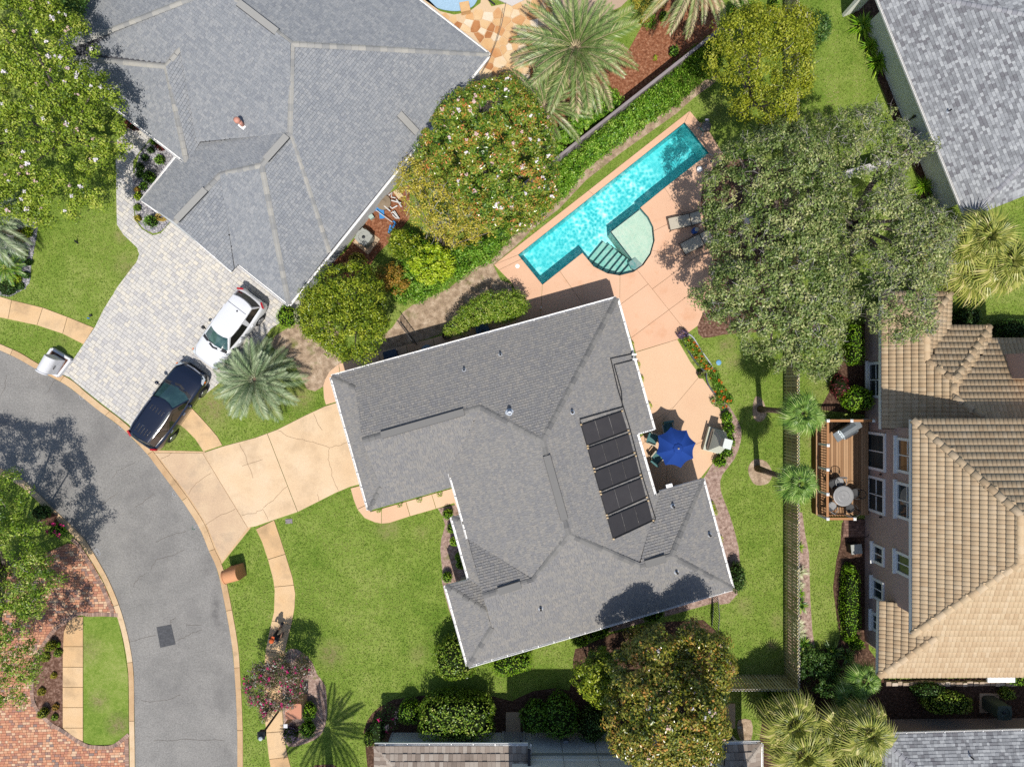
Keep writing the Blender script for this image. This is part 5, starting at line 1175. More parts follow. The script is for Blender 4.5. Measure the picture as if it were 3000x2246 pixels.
# ================================================================== STREET FURNITURE
M_BOXW = flat('white_masonry', c8(236, 236, 238), .8, .2, n=.04); M_TERRA = flat('terracotta_paint', c8(226, 162, 116), .8, .2, n=.06); M_TERRAD = flat('tan_stucco', c8(214, 172, 134), .85, .2)
def text_mesh(txt, size, depth=.012):
    cu = bpy.data.curves.new('text', 'FONT'); cu.body = txt; cu.size = size; cu.extrude = depth; cu.align_x = 'CENTER'; cu.align_y = 'CENTER'
    o = bpy.data.objects.new('text', cu); COL.objects.link(o); dg = bpy.context.evaluated_depsgraph_get(); me = bpy.data.meshes.new_from_object(o.evaluated_get(dg)); bpy.data.objects.remove(o); return me
def arch_mailbox(label, base, ang, w, d, hgt, mat, number=None):
    """masonry pillar with barrel top; local x runs along the barrel"""
    t = thing('mailbox', label, 'mailbox', P(*base), math.radians(ang), 'masonry mailboxes along the kerb'); m = MB()
    A = [(math.cos(a) * w / 2, hgt - w / 2 + math.sin(a) * w / 2) for a in np.linspace(0, math.pi, 15)]
    pr = [(-w / 2, 0)] + [(-w / 2, 0)] ; pr = [(w / 2, 0)] + A + [(-w / 2, 0)]; n = len(pr)
    vs = [(-d / 2, y, z) for y, z in pr] + [(d / 2, y, z) for y, z in pr]
    m.poly(vs, [(i, i + 1, i + 1 + n, i + n) for i in range(n - 1)] + [tuple(range(n - 1, -1, -1)), tuple(range(n, 2 * n))]); m.build('pillar', mat, t)
    m = MB(); pr2 = [(y * 1.05, z + .03) for y, z in A]; k = len(pr2)
    m.poly([(x, y, z) for x in (d / 2 + .001, d / 2 + .06) for y, z in pr2], [(i, i + 1, i + 1 + k, i + k) for i in range(k - 1)] + [tuple(range(k - 1, -1, -1)), tuple(range(k, 2 * k))]); m.build('rim_moulding', mat, t)
    m = MB(); m.box((d / 2 + .065, 0, hgt * .68), (.02, w * .5, .3)); m.build('door', M_GALV, t)
    if number:
        me = text_mesh(number, .17); me.materials.append(M_DARK); o = link('house_number', me, t)
        o.matrix_local = Matrix.Translation((0, w / 2 + .004, hgt * .62)) @ Matrix(((-1, 0, 0, 0), (0, 0, 1, 0), (0, 1, 0, 0), (0, 0, 0, 1)))
    return t
mb = arch_mailbox('white arched mailbox pillar with black house number beside the paver driveway', (172, 1068), -120, .62, .85, 1.25, M_BOXW, '621')
pl = thing('planter', 'low white masonry planter box around the white mailbox pillar', 'planter', P(185, 1068))
c = [P(160, 1022, 0), P(214, 1054, 0), P(178, 1102, 0), P(124, 1074, 0)]
for i in range(4):
    a, b_ = c[i], c[(i + 1) % 4]; m = MB(); m.bar(a + Vector((0, 0, .13)), b_ + Vector((0, 0, .13)), .12, .26 + .004 * i); m.build('planter_wall', M_BOXW, pl, world=True)
m = MB(); m.prism([(q.x, q.y) for q in inset([(q.x, q.y) for q in c], .05)] if False else [tuple(q) for q in inset([(q.x, q.y) for q in c], .05)], 0, .2); m.build('soil', M_MULCH, pl, world=True)
arch_mailbox('terracotta arched mailbox pillar standing alone by the concrete driveway', (700, 1670), 15 + 180, .68, .7, 1.3, M_TERRA)
t = thing('mailbox', 'square topped tan mailbox pillar beside the pink flowering shrub', 'mailbox', P(883, 2048), 0, 'masonry mailboxes along the kerb')
m = MB(); m.prism([(-.33, -.3), (.33, -.3), (.33, .3), (-.33, .3)], 0, 1.25); m.build('pillar', M_TERRAD, t)
q = []
for cx_, cy_, a0 in ((.32, .3, 0), (-.32, .3, 90), (-.32, -.3, 180), (.32, -.3, 270)):
    for a in (0, 30, 60, 90): q.append((cx_ + .09 * math.cos(math.radians(a0 + a)), cy_ + .09 * math.sin(math.radians(a0 + a))))
m = MB(); m.prism(q, 1.25, 1.36, bottom=True); m.build('cap', flat('cap_terracotta', c8(214, 150, 120), .8, .2), t)
t = thing('newspaper_box', 'small white topped post in purple ground cover by the walk', 'post', P(852, 2102)); m = MB(); m.box((0, 0, .4), (.16, .16, .8)); m.build('post', M_TERRAD, t); m = MB(); m.box((0, 0, .84), (.2, .2, .08)); m.build('cap', M_BOXW, t)
# lamp post
t = thing('street_lamp', 'black street lamp with square head leaning over the sidewalk bend', 'street lamp', P(846, 2040))
m = MB(); m.lathe([(.16, 0), (.15, .3), (.1, .5), (.09, .9)], n=10); m.build('base', flat('verdigris', c8(130, 170, 160), .7, .3), t)
m = MB(); m.lathe([(.055, .5), (.05, 3.6)], n=8); m.build('pole', M_DARK, t)
m = MB(); m.lathe([(.05, 3.6), (.17, 3.72), (.2, 3.8), (.2, 4.05), (.26, 4.08), (.05, 4.25)], n=4, M=Matrix.Rotation(math.pi / 4, 3, 'Z')); m.build('lamp_head', M_DARK, t)
m = MB(); m.lathe([(.04, 3.82), (.19, 3.83), (.19, 4.03), (.04, 4.04)], n=4, M=Matrix.Rotation(math.pi / 4, 3, 'Z')); m.v = [(x * 1.03, y * 1.03, z) for x, y, z in m.v]; m.build('lamp_glass', M_HEADL, t)
m = MB(); m.lathe([(.02, 4.24), (.1, 4.27), (.09, 4.32), (.02, 4.38)], (.05, -.04, 0), 10); m.build('sensor_cap', M_HEADL, t)
# person walking on the sidewalk
def person():
    t = thing('person', 'person in dark shirt and shorts with orange and white cap walking the path', 'person', P(826, 1846), math.radians(70)) 
    J = dict(pel=(0, 0, .93), bel=(0.01, 0, 1.08), che=(.02, 0, 1.3), nk=(.03, 0, 1.45), hd=(.05, 0, 1.56), ht=(.05, 0, 1.7),
             hl=(0, .1, .9), kl=(.16, .1, .52), al=(.2, .1, .1), tl=(.36, .1, .04), hr=(0, -.1, .9), kr=(-.02, -.1, .5), ar=(-.26, -.1, .16), tr=(-.18, -.1, .04),
             sl=(.02, .19, 1.39), el=(-.1, .26, 1.13), wl=(.0, .27, .93), gl=(.05, .27, .86), sr=(.02, -.19, 1.39), er=(.02, -.26, 1.12), wr=(.2, -.24, 1.0), gr=(.27, -.23, .96))
    R = dict(pel=.15, bel=.13, che=.15, nk=.06, hd=.09, ht=.07, hl=.1, kl=.065, al=.045, tl=.035, hr=.1, kr=.065, ar=.045, tr=.035, sl=.065, el=.045, wl=.033, gl=.03, sr=.065, er=.045, wr=.033, gr=.03)
    E = 'pel-bel bel-che che-nk nk-hd hd-ht pel-hl hl-kl kl-al al-tl pel-hr hr-kr kr-ar ar-tr che-sl sl-el el-wl wl-gl che-sr sr-er er-wr wr-gr'.split()
    names = list(J); me = bpy.data.meshes.new('body'); me.from_pydata([J[n] for n in names], [tuple(names.index(x) for x in e.split('-')) for e in E], [])
    o = bpy.data.objects.new('body', me); COL.objects.link(o); sk = o.modifiers.new('s', 'SKIN'); sk.use_smooth_shade = True; o.modifiers.new('d', 'SUBSURF').levels = 2
    for i, n in enumerate(names): sv = me.skin_vertices[0].data[i]; sv.radius = (R[n], R[n]); sv.use_root = n == 'pel'
    bm_ = bpy.data.meshes.new_from_object(o.evaluated_get(bpy.context.evaluated_depsgraph_get())); bpy.data.objects.remove(o)
    skin = flat('skin', c8(206, 158, 130), .6, .3); shirt = flat('dark_shirt', c8(40, 48, 62), .9, .2); shorts = flat('dark_shorts', c8(46, 44, 50), .9, .2)
    for m_ in (skin, shirt, shorts): bm_.materials.append(m_)
    for p in bm_.polygons:
        x, y, z = p.center; arm = abs(y) > .2 and z < 1.2
        p.material_index = 0 if (z > 1.45 or arm or z < .55) else (1 if z > .95 else 2)
    link('body', bm_, t)
    m = MB(); m.lathe([(.125, 1.6), (.125, 1.66), (.1, 1.73), (.03, 1.765)], (.05, 0, 0), 14); m.poly([(.15, -.09, 1.63), (.27, -.06, 1.61), (.27, .06, 1.61), (.15, .09, 1.63)], [(0, 1, 2, 3)]); m.build('cap', flat('orange_cap', c8(226, 110, 62), .8, .2), t, smooth=True)
    m = MB(); m.lathe([(.115, 1.52), (.128, 1.6), (.126, 1.62)], (.04, 0, 0), 12); m.build('hair', flat('pale_hair', c8(226, 214, 196), .8, .2), t)
    for k, a in ((1, (.3, .1, .045)), (-1, (-.2, -.1, .06))):
        m = MB(); m.box(a, (.28, .1, .09)); m.build('shoe', M_DARK, t)
    for sx in (.035,):
        for sy in (-.035, .035): m = MB(); m.lathe([(.004, -.008), (.012, 0), (.004, .008)], (.145, sy, 1.565), 6); m.build('eye', M_DARK, t)
    m = MB(); m.lathe([(.02, 1.51), (.016, 1.54), (.005, 1.56)], (.15, 0, 0), 6); m.build('nose', skin, t)
    for side, wv in ((1, J['gl']), (-1, J['gr'])):
        for q in range(4): m = MB(); b0 = Vector(wv) + Vector(((q - 1.5) * .018, 0, -.02)); m.tube([b0, b0 + Vector((.01, -side * .005, -.05)), b0 + Vector((.005, -side * .02, -.075 - .008 * (q in (1, 2))))], [.009, .008, .006], 5); m.build('finger', skin, t)
        m = MB(); b0 = Vector(wv) + Vector((.03, -side * .01, .0)); m.tube([b0, b0 + Vector((.02, -side * .02, -.04))], [.01, .007], 5); m.build('thumb', skin, t)
person()
# boulder sign, water-meter lid, small lawn items
b = MB(); bmx = bmesh.new(); bmesh.ops.create_icosphere(bmx, subdivisions=3, radius=1.0)
for v in bmx.verts:
    d = v.co.normalized(); k = 1 + .12 * math.sin(5 * d.x + 2 * d.z) + .1 * math.sin(7 * d.y + 1.3 * d.x); v.co = Vector((d.x * .62 * k, d.y * .3 * k, max(-.1, d.z) * .62 * k))
    v.co.z += .12 * d.x
t = thing('boulder', 'brown boulder with a round pale plaque beside the kerb', 'boulder', P(142, 1522), math.radians(24)); me = bpy.data.meshes.new('rock'); bmx.to_mesh(me); bmx.free(); me.materials.append(rampmat('brown_rock', [c8(84, 56, 46), c8(122, 84, 68), c8(160, 124, 104)], .85, .3, attr=False, nscale=4, namt=.6, bump=.8, bscale=14)); link('rock', me, t)
m = MB(); m.lathe([(.12, .0), (.12, .03)], (-.02, .02, .62), 16); m.build('plaque', M_GALV, t)
b = MB(); b.box((P(847, 1526).x, P(847, 1526).y, .02), (.36, .24, .04), math.radians(4)); solo('meter_lid', b, flat('lid_grey', c8(150, 140, 144), .8, .2), 'grey rectangular meter lid set in the front lawn', 'meter lid')
b = MB(); p = P(268, 924); b.box((p.x, p.y, .06), (.12, .09, .12), .2); solo('valve_box', b, M_DARK, 'small black box on the lawn beside the paver driveway', 'box')
b = MB(); p = P(260, 932); b.box((p.x, p.y, .03), (.13, .04, .05), -.2); solo('toy', b, flat('blue_plastic', c8(90, 150, 220), .5, .3), 'small blue item lying on grass beside black box', 'toy')
b = MB(); p = P(229, 714); b.tube([p, p + Vector((-.05, .1, .16)), p + Vector((-.02, .14, .3))], [.03, .05, .02], 6); solo('sprinkler', b, M_DARK, 'dark sprinkler head standing in the middle of the side lawn', 'sprinkler')
for x, y, r, lab in ((1516, 780, .11, 'white round skimmer lid on the deck at the pool end'), (2046, 500, .14, 'white bucket standing in tree shade by the pool'),):
    b = MB(); p = P(x, y); b.lathe([(r, .05), (r * 1.02, .06 if r < .12 else .28), (r * .5, .065 if r < .12 else .3)], (p.x, p.y, 0), 18); solo('skimmer_lid' if r < .12 else 'bucket', b, M_WHITE, lab, 'lid' if r < .12 else 'bucket')
b = MB(); p = P(2105, 1062); b.lathe([(.13, .01), (.14, .04), (.08, .06)], (p.x, p.y, 0), 18); solo('frisbee', b, flat('blue_disc', c8(120, 180, 220), .5, .3), 'pale blue disc lying on the lawn by the flower bed', 'frisbee')

# ================================================================== AIR CONDITIONERS, BINS, SIDE YARD
M_ACG = flat('grey_cabinet', c8(176, 178, 170), .6, .3); M_FAN = flat('fan_dark', c8(46, 50, 54), .4, .4); M_BLADE = flat('fan_blade', c8(120, 126, 130), .35, .5)
def ac_unit(label, base, ang, w, hgt, mat, pad=True):
    t = thing('air_conditioner', label, 'air conditioner', P(*base), math.radians(ang), 'air conditioner units beside the houses')
    if pad: m = MB(); m.box((.05, -.05, .04), (w + .3, w + .3, .08)); m.build('pad', M_APRON, t)
    r = w * .18; q = []
    for cx_, cy_, a0 in ((1, 1, 0), (-1, 1, 90), (-1, -1, 180), (1, -1, 270)):
        for a in (0, 45, 90): q.append((cx_ * (w / 2 - r) + r * math.cos(math.radians(a0 + a)), cy_ * (w / 2 - r) + r * math.sin(math.radians(a0 + a))))
    m = MB(); m.prism(q, .09, hgt - .06); m.build('cabinet', mat, t)
    R = w * .36; n = 24; ring = [(R * math.cos(2 * math.pi * k / n), R * math.sin(2 * math.pi * k / n)) for k in range(n)]
    outer = []
    for x, y in ring:
        s_ = max(abs(x), abs(y)); f = (w / 2 + .02) / s_; outer.append((x * f * (1 - .1 * (abs(abs(x) - abs(y)) < R * .5)), y * f * (1 - .1 * (abs(abs(x) - abs(y)) < R * .5))))
    m = MB(); vs = [(x, y, hgt) for x, y in ring] + [(x, y, hgt) for x, y in outer] + [(x, y, hgt - .1) for x, y in outer] + [(x, y, hgt - .12) for x, y in ring]
    m.poly(vs, [(k, k + n, (k + 1) % n + n, (k + 1) % n) for k in range(n)] + [(k + n, k + 2 * n, (k + 1) % n + 2 * n, (k + 1) % n + n) for k in range(n)] + [((k + 1) % n, (k + 1) % n + 3 * n, k + 3 * n, k) for k in range(n)]); m.v = m.v
    m.f = [f[::-1] for f in m.f]; m.build('top_panel', mat, t)
    m = MB(); m.lathe([(.02, hgt - .13), (R, hgt - .13)], (0, 0, -.0), n); m.build('fan_well', M_FAN, t)
    for k in range(4):
        a = k * math.pi / 2 + .3; m = MB(); m.poly([(.06 * math.cos(a), .06 * math.sin(a), hgt - .1), (R * .92 * math.cos(a), R * .92 * math.sin(a), hgt - .1), (R * .92 * math.cos(a + .8), R * .92 * math.sin(a + .8), hgt - .05), (.06 * math.cos(a + .9), .06 * math.sin(a + .9), hgt - .06)], [(0, 1, 2, 3)]); m.build('fan_blade', M_BLADE, t)
    m = MB(); m.lathe([(.09, hgt - .12), (.09, hgt - .03), (.03, hgt - .02)], n=12); m.build('hub', M_FAN, t)
    return t
ac_unit('grey air conditioner with round fan on bare red mulch', (1074, 703), -38, .72, .8, M_ACG)
ac_unit('blue grey air conditioner in roof shade beside the flowering hedge', (1416, 972), 15, .66, .7, flat('blue_cabinet', c8(84, 118, 150), .6, .3), pad=False)
ac_unit('tall dark green air conditioner on a pad by the sandy wall', (2893, 2054), 0, .72, 1.3, flat('green_cabinet', c8(84, 96, 84), .6, .3))
t = thing('wheelie_bin', 'dark blue bin under the eave of the main house', 'bin', P(1153, 1050), math.radians(15)); m = MB(); m.box((0, 0, .5), (.62, .72, 1.0)); m.build('bin_body', flat('navy_plastic', c8(44, 60, 84), .5, .3), t); m = MB(); m.box((.04, 0, 1.03), (.7, .76, .06)); m.build('lid', flat('navy_lid', c8(58, 78, 104), .5, .3), t)
b = MB(); p = P(1255, 1027); b.lathe([(.27, 0), (.3, .6), (.27, .72), (.1, .78)], (p.x, p.y, 0), 20); solo('round_drum', b, flat('grey_lid', c8(140, 160, 174), .6, .3), 'round grey blue drum standing beside the iron gate', 'drum')
b = MB(); p = P(1310, 985); b.lathe([(.15, 0), (.2, .35), (.23, .38), (.2, .36), (.16, .2)], (p.x, p.y, .04), 16); solo('empty_pot', b, flat('clay_pot', c8(120, 98, 84), .8, .2), 'empty clay pot in shade next to the flowering hedge', 'plant pot')
b = MB(); p = P(1583, 907); b.tube([p, p + Vector((0, 0, 1.2))], .03, 8); solo('standpipe', b, M_WHITE, 'thin white upright pole on deck by the house eave', 'pole')
# side yard of the neighbour
def junk(name, label, cat, build, mat):
    b = MB(); build(b); return solo(name, b, mat, label, cat)
M_PVC = flat('white_pvc', c8(236, 236, 234), .4, .4); M_BLUE = flat('blue_hose', c8(70, 150, 220), .6, .3, n=.2)
def flatpath(b, pts, w, z=.05):
    pts = [P(*p) for p in pts]
    for a, c in zip(pts[:-1], pts[1:]): b.bar(a + Vector((0, 0, z)), c + Vector((0, 0, z)), w, .03); z += .004
junk('discharge_hose', 'flat bright blue hose folded on the red mulch', 'hose', lambda b: flatpath(b, [(1145, 660), (1139, 683), (1160, 655), (1152, 648)], .09), M_BLUE)
junk('tarp', 'crumpled blue plastic sheet lying against the white wall', 'tarp', lambda b: [flatpath(b, [(1107, 592), (1118, 610), (1121, 642)], .26, .12), flatpath(b, [(1100, 614), (1114, 612)], .2, .06)], M_BLUE)
junk('hose_reel', 'round brown hose reel among white pipes by the wall', 'hose reel', lambda b: b.lathe([(.38, 0), (.4, .25), (.2, .28), (.08, .34)], (P(1125, 596).x, P(1125, 596).y, 0), 20), flat('reel_brown', c8(150, 132, 110), .7, .3))
for i, (pts, lab) in enumerate((([(1136, 600), (1150, 612), (1165, 604)], 'bent white pipe highest in the pile by the wall'), ([(1140, 575), (1150, 566), (1148, 580), (1160, 582)], 'squared white pipe loop in the pile by the wall'), ([(1152, 622), (1168, 640)], 'short slanting white pipe nearest the yellow tree'), ([(1120, 600), (1146, 622)], 'long white pipe across the hose reel'), ([(1105, 620), (1152, 655)], 'thin long white pole beneath the blue sheet'), ([(1150, 592), (1178, 600)], 'short level white pipe under yellow branches'), ([(1165, 590), (1180, 612)], 'upright white pipe at the pile edge by the tree'))):
    def bp(b, pts=pts, i=i): b.tube([P(*p) + Vector((0, 0, .1 + .05 * i)) for p in pts], .035 if 'thin' not in lab else .02, 8)
    o = junk('pvc_pipe', lab, 'pipe', bp, M_PVC); o['group'] = 'white pipes piled by the wall'
junk('pipe_gate', 'white plastic loop chair frame beside yellow tree', 'frame', lambda b: b.tube([P(*p) + Vector((0, 0, .25)) for p in ((1148, 628), (1158, 622), (1172, 644), (1162, 642), (1152, 632))], .03, 6), M_PVC)
junk('pump_box', 'small pale green box on the mulch below the wall', 'box', lambda b: b.box((P(1090, 638).x, P(1090, 638).y, .14), (.24, .2, .28), .6), flat('pump_green', c8(186, 206, 196), .6, .3))
junk('wall_panel', 'narrow tan board leaning at the top of the pile', 'board', lambda b: b.bar(P(1160, 560) + Vector((0, 0, .2)), P(1175, 580) + Vector((0, 0, .1)), .3, .04), flat('tan_board', c8(220, 196, 160), .8, .2))
t = thing('satellite_dish', 'dark round dish on a mast by the white wall corner', 'dish', P(1162, 520)); m = MB(); m.tube([(0, 0, 0), (0, 0, 1.7), (-.08, .15, 1.9)], .035, 6); m.build('mast', M_GALV, t); m = MB(); m.lathe([(.02, 0), (.14, .02), (.2, .07)], (-.1, .22, 1.95), 16, M=Matrix.Rotation(-.4, 3, 'X')); m.build('dish', M_DARK, t)
b = MB(); b.tube([P(1482, 8, 5.2), P(1470, 70, 4.3), P(1455, 120, 3.6), P(1440, 160, 3.0), P(1428, 186, 2.5), P(1385, 258, 2.4)], .016, 5); solo('overhead_cable', b, flat('cable_grey', c8(120, 110, 104), .7, .2), 'thin cable slung from roof corner over the flagstones', 'cable')
b = MB(); b.box((P(1362, 20, .4).x, P(1362, 20, .4).y, .26), (.5, .5, .34), .2); solo('spill_stone', b, M_FLAG, 'tan stone spillway block standing in the kidney pool edge', 'stone block')
b = MB(); b.tube([P(1420, -10, .1), P(1440, 6, .1), P(1450, 14, .1)], .05, 6); solo('terrace_edge', b, M_DARK, 'short black edging at the end of pale terrace', 'edging')
# coiled hose under the eave
b = MB()
for k in range(9):
    r = .13 + .02 * (k % 5); cx_, cy_ = P(478, 638).x + random.uniform(-.05, .05), P(478, 638).y + random.uniform(-.05, .05)
    b.tube([(cx_ + 1.4 * r * math.cos(a), cy_ + r * math.sin(a), .08 + .03 * k) for a in np.linspace(0, 6.1, 16)], .022, 5)
solo('coiled_hose', b, flat('yellow_hose', c8(176, 150, 74), .6, .3, n=.3), 'yellow hose coiled on pebbles under the garage eave', 'hose')

# ================================================================== POOLSIDE
M_SLING = flat('sling_fabric', c8(206, 196, 176), .8, .2, n=.05); M_BRONZE = flat('bronze_frame', c8(92, 78, 64), .5, .4)
def lounger(label, a, b_, back):
    A, B = P(*a, .32), P(*b_, .32); d = B - A; L = d.length; t = thing('sun_lounger', label, 'sun lounger', ((A + B) / 2).xy.to_3d() + Vector((0, 0, .05)), math.atan2(d.y, d.x), 'sun loungers on the pool deck'); w = .6; xk = L * .18; x1_ = L / 2
    m = MB(); m.poly([(-x1_, -w / 2, .3), (xk - .02, -w / 2, .3), (xk - .02, w / 2, .3), (-x1_, w / 2, .3)], [(0, 1, 2, 3)]); m.poly([(-x1_, -w / 2, .27), (xk - .02, -w / 2, .27), (xk - .02, w / 2, .27), (-x1_, w / 2, .27)], [(3, 2, 1, 0)]); m.build('seat', M_SLING, t)
    e = (x1_ - xk); ex, ez = xk + e * math.cos(back), .3 + e * math.sin(back)
    m = MB(); m.poly([(xk + .03, -w / 2, .31), (ex, -w / 2, ez), (ex, w / 2, ez), (xk + .03, w / 2, .31)], [(0, 1, 2, 3)]); m.poly([(xk + .03, -w / 2, .285), (ex, -w / 2, ez - .02), (ex, w / 2, ez - .02), (xk + .03, w / 2, .285)], [(3, 2, 1, 0)]); m.build('backrest', M_SLING, t)
    for s_ in (-1, 1):
        m = MB(); m.tube([(-x1_ - .03, s_ * (w / 2 + .03), .29), (xk, s_ * (w / 2 + .03), .29), (ex, s_ * (w / 2 + .03), ez)], .022, 6); m.build('side_rail', M_BRONZE, t)
        for xx in (-x1_ + .05, xk + .1): m = MB(); m.tube([(xx, s_ * (w / 2 + .03), .29), (xx - .06, s_ * (w / 2 + .06), 0)], .02, 6); m.build('leg', M_BRONZE, t)
        m = MB(); m.tube([(-.05 * L, s_ * (w / 2 + .05), .29), (-.05 * L, s_ * (w / 2 + .08), .5), (xk - .05, s_ * (w / 2 + .08), .52), (xk, s_ * (w / 2 + .05), .3)], .018, 6); m.build('armrest', M_BRONZE, t)
    m = MB(); m.tube([(xk, -w / 2 - .03, .29), (xk, w / 2 + .03, .29)], .02, 6); m.build('cross_bar', M_BRONZE, t)
    m = MB(); m.tube([(-x1_ - .03, -w / 2 - .03, .29), (-x1_ - .03, w / 2 + .03, .29)], .022, 6); m.build('cross_bar', M_BRONZE, t)
lounger('tan sling lounger partly sunlit nearer the pool', (1961, 657), (2051, 637), .35); lounger('tan sling lounger wholly in dappled shade', (2000, 730), (2082, 688), .12)
t = thing('side_table', 'small blue drum table with a pale top between loungers', 'side table', P(2031, 680)); m = MB(); m.lathe([(.13, .05), (.17, .25), (.15, .42)], n=18); m.build('drum', flat('blue_glaze', c8(40, 96, 180), .3, .5), t); m = MB(); m.lathe([(.1, .42), (.1, .52), (.02, .53)], (.06, .04, 0), 16); m.build('top', M_SLING, t)
t = thing('kettle_grill', 'grey domed kettle grill on the deck corner by the pool', 'grill', P(2055, 388)); m = MB(); m.lathe([(.05, .5), (.24, .62), (.29, .78)], n=20); m.build('bowl', M_DARK, t); m = MB(); m.lathe([(.29, .79), (.26, .92), (.14, 1.02), (.03, 1.05)], n=20); m.build('lid', flat('lid_metal', c8(120, 112, 108), .35, .5), t, smooth=True)
for a in (0.4, 2.5, 4.6): m = MB(); m.tube([(.12 * math.cos(a), .12 * math.sin(a), .62), (.3 * math.cos(a), .3 * math.sin(a), .05)], .02, 6); m.build('leg', M_GALV, t)
m = MB(); m.box((.1, .32, .72), (.2, .24, .03)); m.build('side_shelf', flat('lilac_cloth', c8(196, 186, 206), .7, .2), t); m = MB(); m.tube([(-.28, -.05, .8), (-.4, .02, .84), (-.42, .1, .82)], .02, 6); m.build('handle', M_DARK, t)
t = thing('pool_handrail', 'pair of chrome handrails curving into the pool corner', 'handrail', P(2068, 470))
for (ax, ay), (bx, by) in (((2083, 474), (2050, 461)), ((2066, 487), (2040, 476))):
    A, B = P(ax, ay), P(bx, by); m = MB(); m.tube([A + Vector((0, 0, .05)), A + Vector((0, 0, .6)), A.lerp(B, .15) + Vector((0, 0, .82)), A.lerp(B, .5) + Vector((0, 0, .85)), A.lerp(B, .85) + Vector((0, 0, .5)), B + Vector((0, 0, -.3))], .022, 8); m.build('rail', M_CHROME, t, world=True, smooth=True)
    m = MB(); m.lathe([(.06, .05), (.06, .075), (.02, .08)], A, 12); m.build('escutcheon', M_CHROME, t, world=True)
# umbrella
t = thing('parasol', 'royal blue octagonal parasol shading the patio table', 'parasol', P(1954, 1300)); M_NAVY = flat('royal_blue_canvas', c8(36, 72, 150), .85, .15, n=.08); hub = Vector((0, 0, 2.5))
cor = [(1965.6, 1250.4), (2011.6, 1260), (2038.8, 1297), (2031, 1342), (1994.6, 1370), (1949, 1361.6), (1923, 1328), (1927.5, 1275.7)]; O_ = P(1954, 1300); C8 = [P(x, y, 2.05) - O_ for x, y in cor]
for i in range(8):
    a, c = C8[i], C8[(i + 1) % 8]; m = MB(); n = 6; K = 5; vs = []
    for u in range(K + 1):
        for v in range(n + 1):
            e = a.lerp(c, v / n); e = e * (1 - .09 * math.sin(math.pi * v / n)) if True else e; e.z = 2.05 + .03 * math.sin(math.pi * v / n); q = hub.lerp(e, u / K); q.z += .1 * math.sin(math.pi * u / K) - .05 * math.sin(math.pi * v / n) * (u / K); vs.append(q)
    m.poly(vs, [(u * (n + 1) + v, (u + 1) * (n + 1) + v, (u + 1) * (n + 1) + v + 1, u * (n + 1) + v + 1)[::-1] for u in range(K) for v in range(n)]); m.build('canopy_panel', M_NAVY, t, smooth=True)
    m = MB(); m.tube([hub - Vector((0, 0, .06)), hub.lerp(a, .5) + Vector((0, 0, .05)), a - Vector((0, 0, .02))], .012, 5); m.build('rib', M_BRONZE, t)
m = MB(); m.lathe([(.3, 2.4), (.22, 2.5), (.05, 2.58)], n=8); m.build('vent', M_NAVY, t); m = MB(); m.lathe([(.04, 2.55), (.05, 2.6), (.015, 2.66)], n=10); m.build('finial', M_SLING, t)
m = MB(); m.lathe([(.024, 0), (.024, 2.55)], n=8); m.build('pole', M_BRONZE, t); m = MB(); m.lathe([(.26, .05), (.25, .1), (.05, .16)], n=20); m.build('base', M_DARK, t)
M_GREENC = flat('green_cushion', c8(86, 128, 128), .8, .2)
def patio_chair(label, base, ang):
    t = thing('patio_chair', label, 'chair', P(*base), math.radians(ang), 'cushioned chairs under the blue parasol'); m = MB(); m.box((0, 0, .48), (.5, .52, .1)); m.build('seat', M_GREENC, t); m = MB(); m.box((-.28, 0, .78), (.09, .5, .56), M=Matrix.Rotation(-.2, 3, 'Y')); m.build('backrest', M_GREENC, t)
    for sx in (-.22, .22):
        for sy in (-.27, .27): m = MB(); m.tube([(sx, sy, .66 if sx > 0 else .95), (sx, sy, .05)], .018, 6); m.build('leg', M_SLING, t)
    for sy in (-.29, .29): m = MB(); m.box((0, sy, .67), (.5, .06, .03)); m.build('armrest', M_SLING, t)
patio_chair('green cushioned chair at the parasol edge toward the house gutter', (1906, 1283), -20); patio_chair('pale framed green cushioned chair on the shaded side of parasol', (1918, 1338), 50); patio_chair('green cushioned chair mostly hidden behind the parasol top edge', (1950, 1250), -80)
t = thing('patio_table', 'round table hidden under the blue parasol canopy', 'table', P(1954, 1300)); m = MB(); m.lathe([(.5, .7), (.52, .73), (.05, .74)], n=20); m.build('table_top', M_BRONZE, t)
for a in (.5, 2.1, 3.7, 5.2): m = MB(); m.tube([(.4 * math.cos(a), .4 * math.sin(a), .71), (.44 * math.cos(a), .44 * math.sin(a), .05)], .02, 6); m.build('leg', M_BRONZE, t)
# outdoor fireplace
M_FIRE = flat('sage_stucco', c8(216, 218, 200), .85, .2, n=.05); t = thing('outdoor_fireplace', 'pale stucco outdoor fireplace with tapered hood and square chimney', 'fireplace', P(2084, 1287), math.radians(-15))
m = MB(); m.box((0, 0, .2), (.8, 1.25, .4)); m.build('hearth', M_FIRE, t)
for y in (-.5, .5): m = MB(); m.box((.06, y, .62), (.62, .16, .44)); m.build('side_wall', M_FIRE, t)
m = MB(); m.box((.33, 0, .62), (.1, .84, .44)); m.build('back_wall', M_FIRE, t); m = MB(); m.box((.0, 0, .41), (.5, .8, .03)); m.build('firebox', M_DARK, t)
m = MB(); lo, hi = [(-.26, -.58, .84), (.38, -.58, .84), (.38, .58, .84), (-.26, .58, .84)], [(.02, -.2, 1.55), (.36, -.2, 1.55), (.36, .2, 1.55), (.02, .2, 1.55)]
m.poly(lo + hi, [(0, 1, 5, 4), (1, 2, 6, 5), (2, 3, 7, 6), (3, 0, 4, 7), (4, 5, 6, 7), (3, 2, 1, 0)]); m.build('hood', M_FIRE, t)
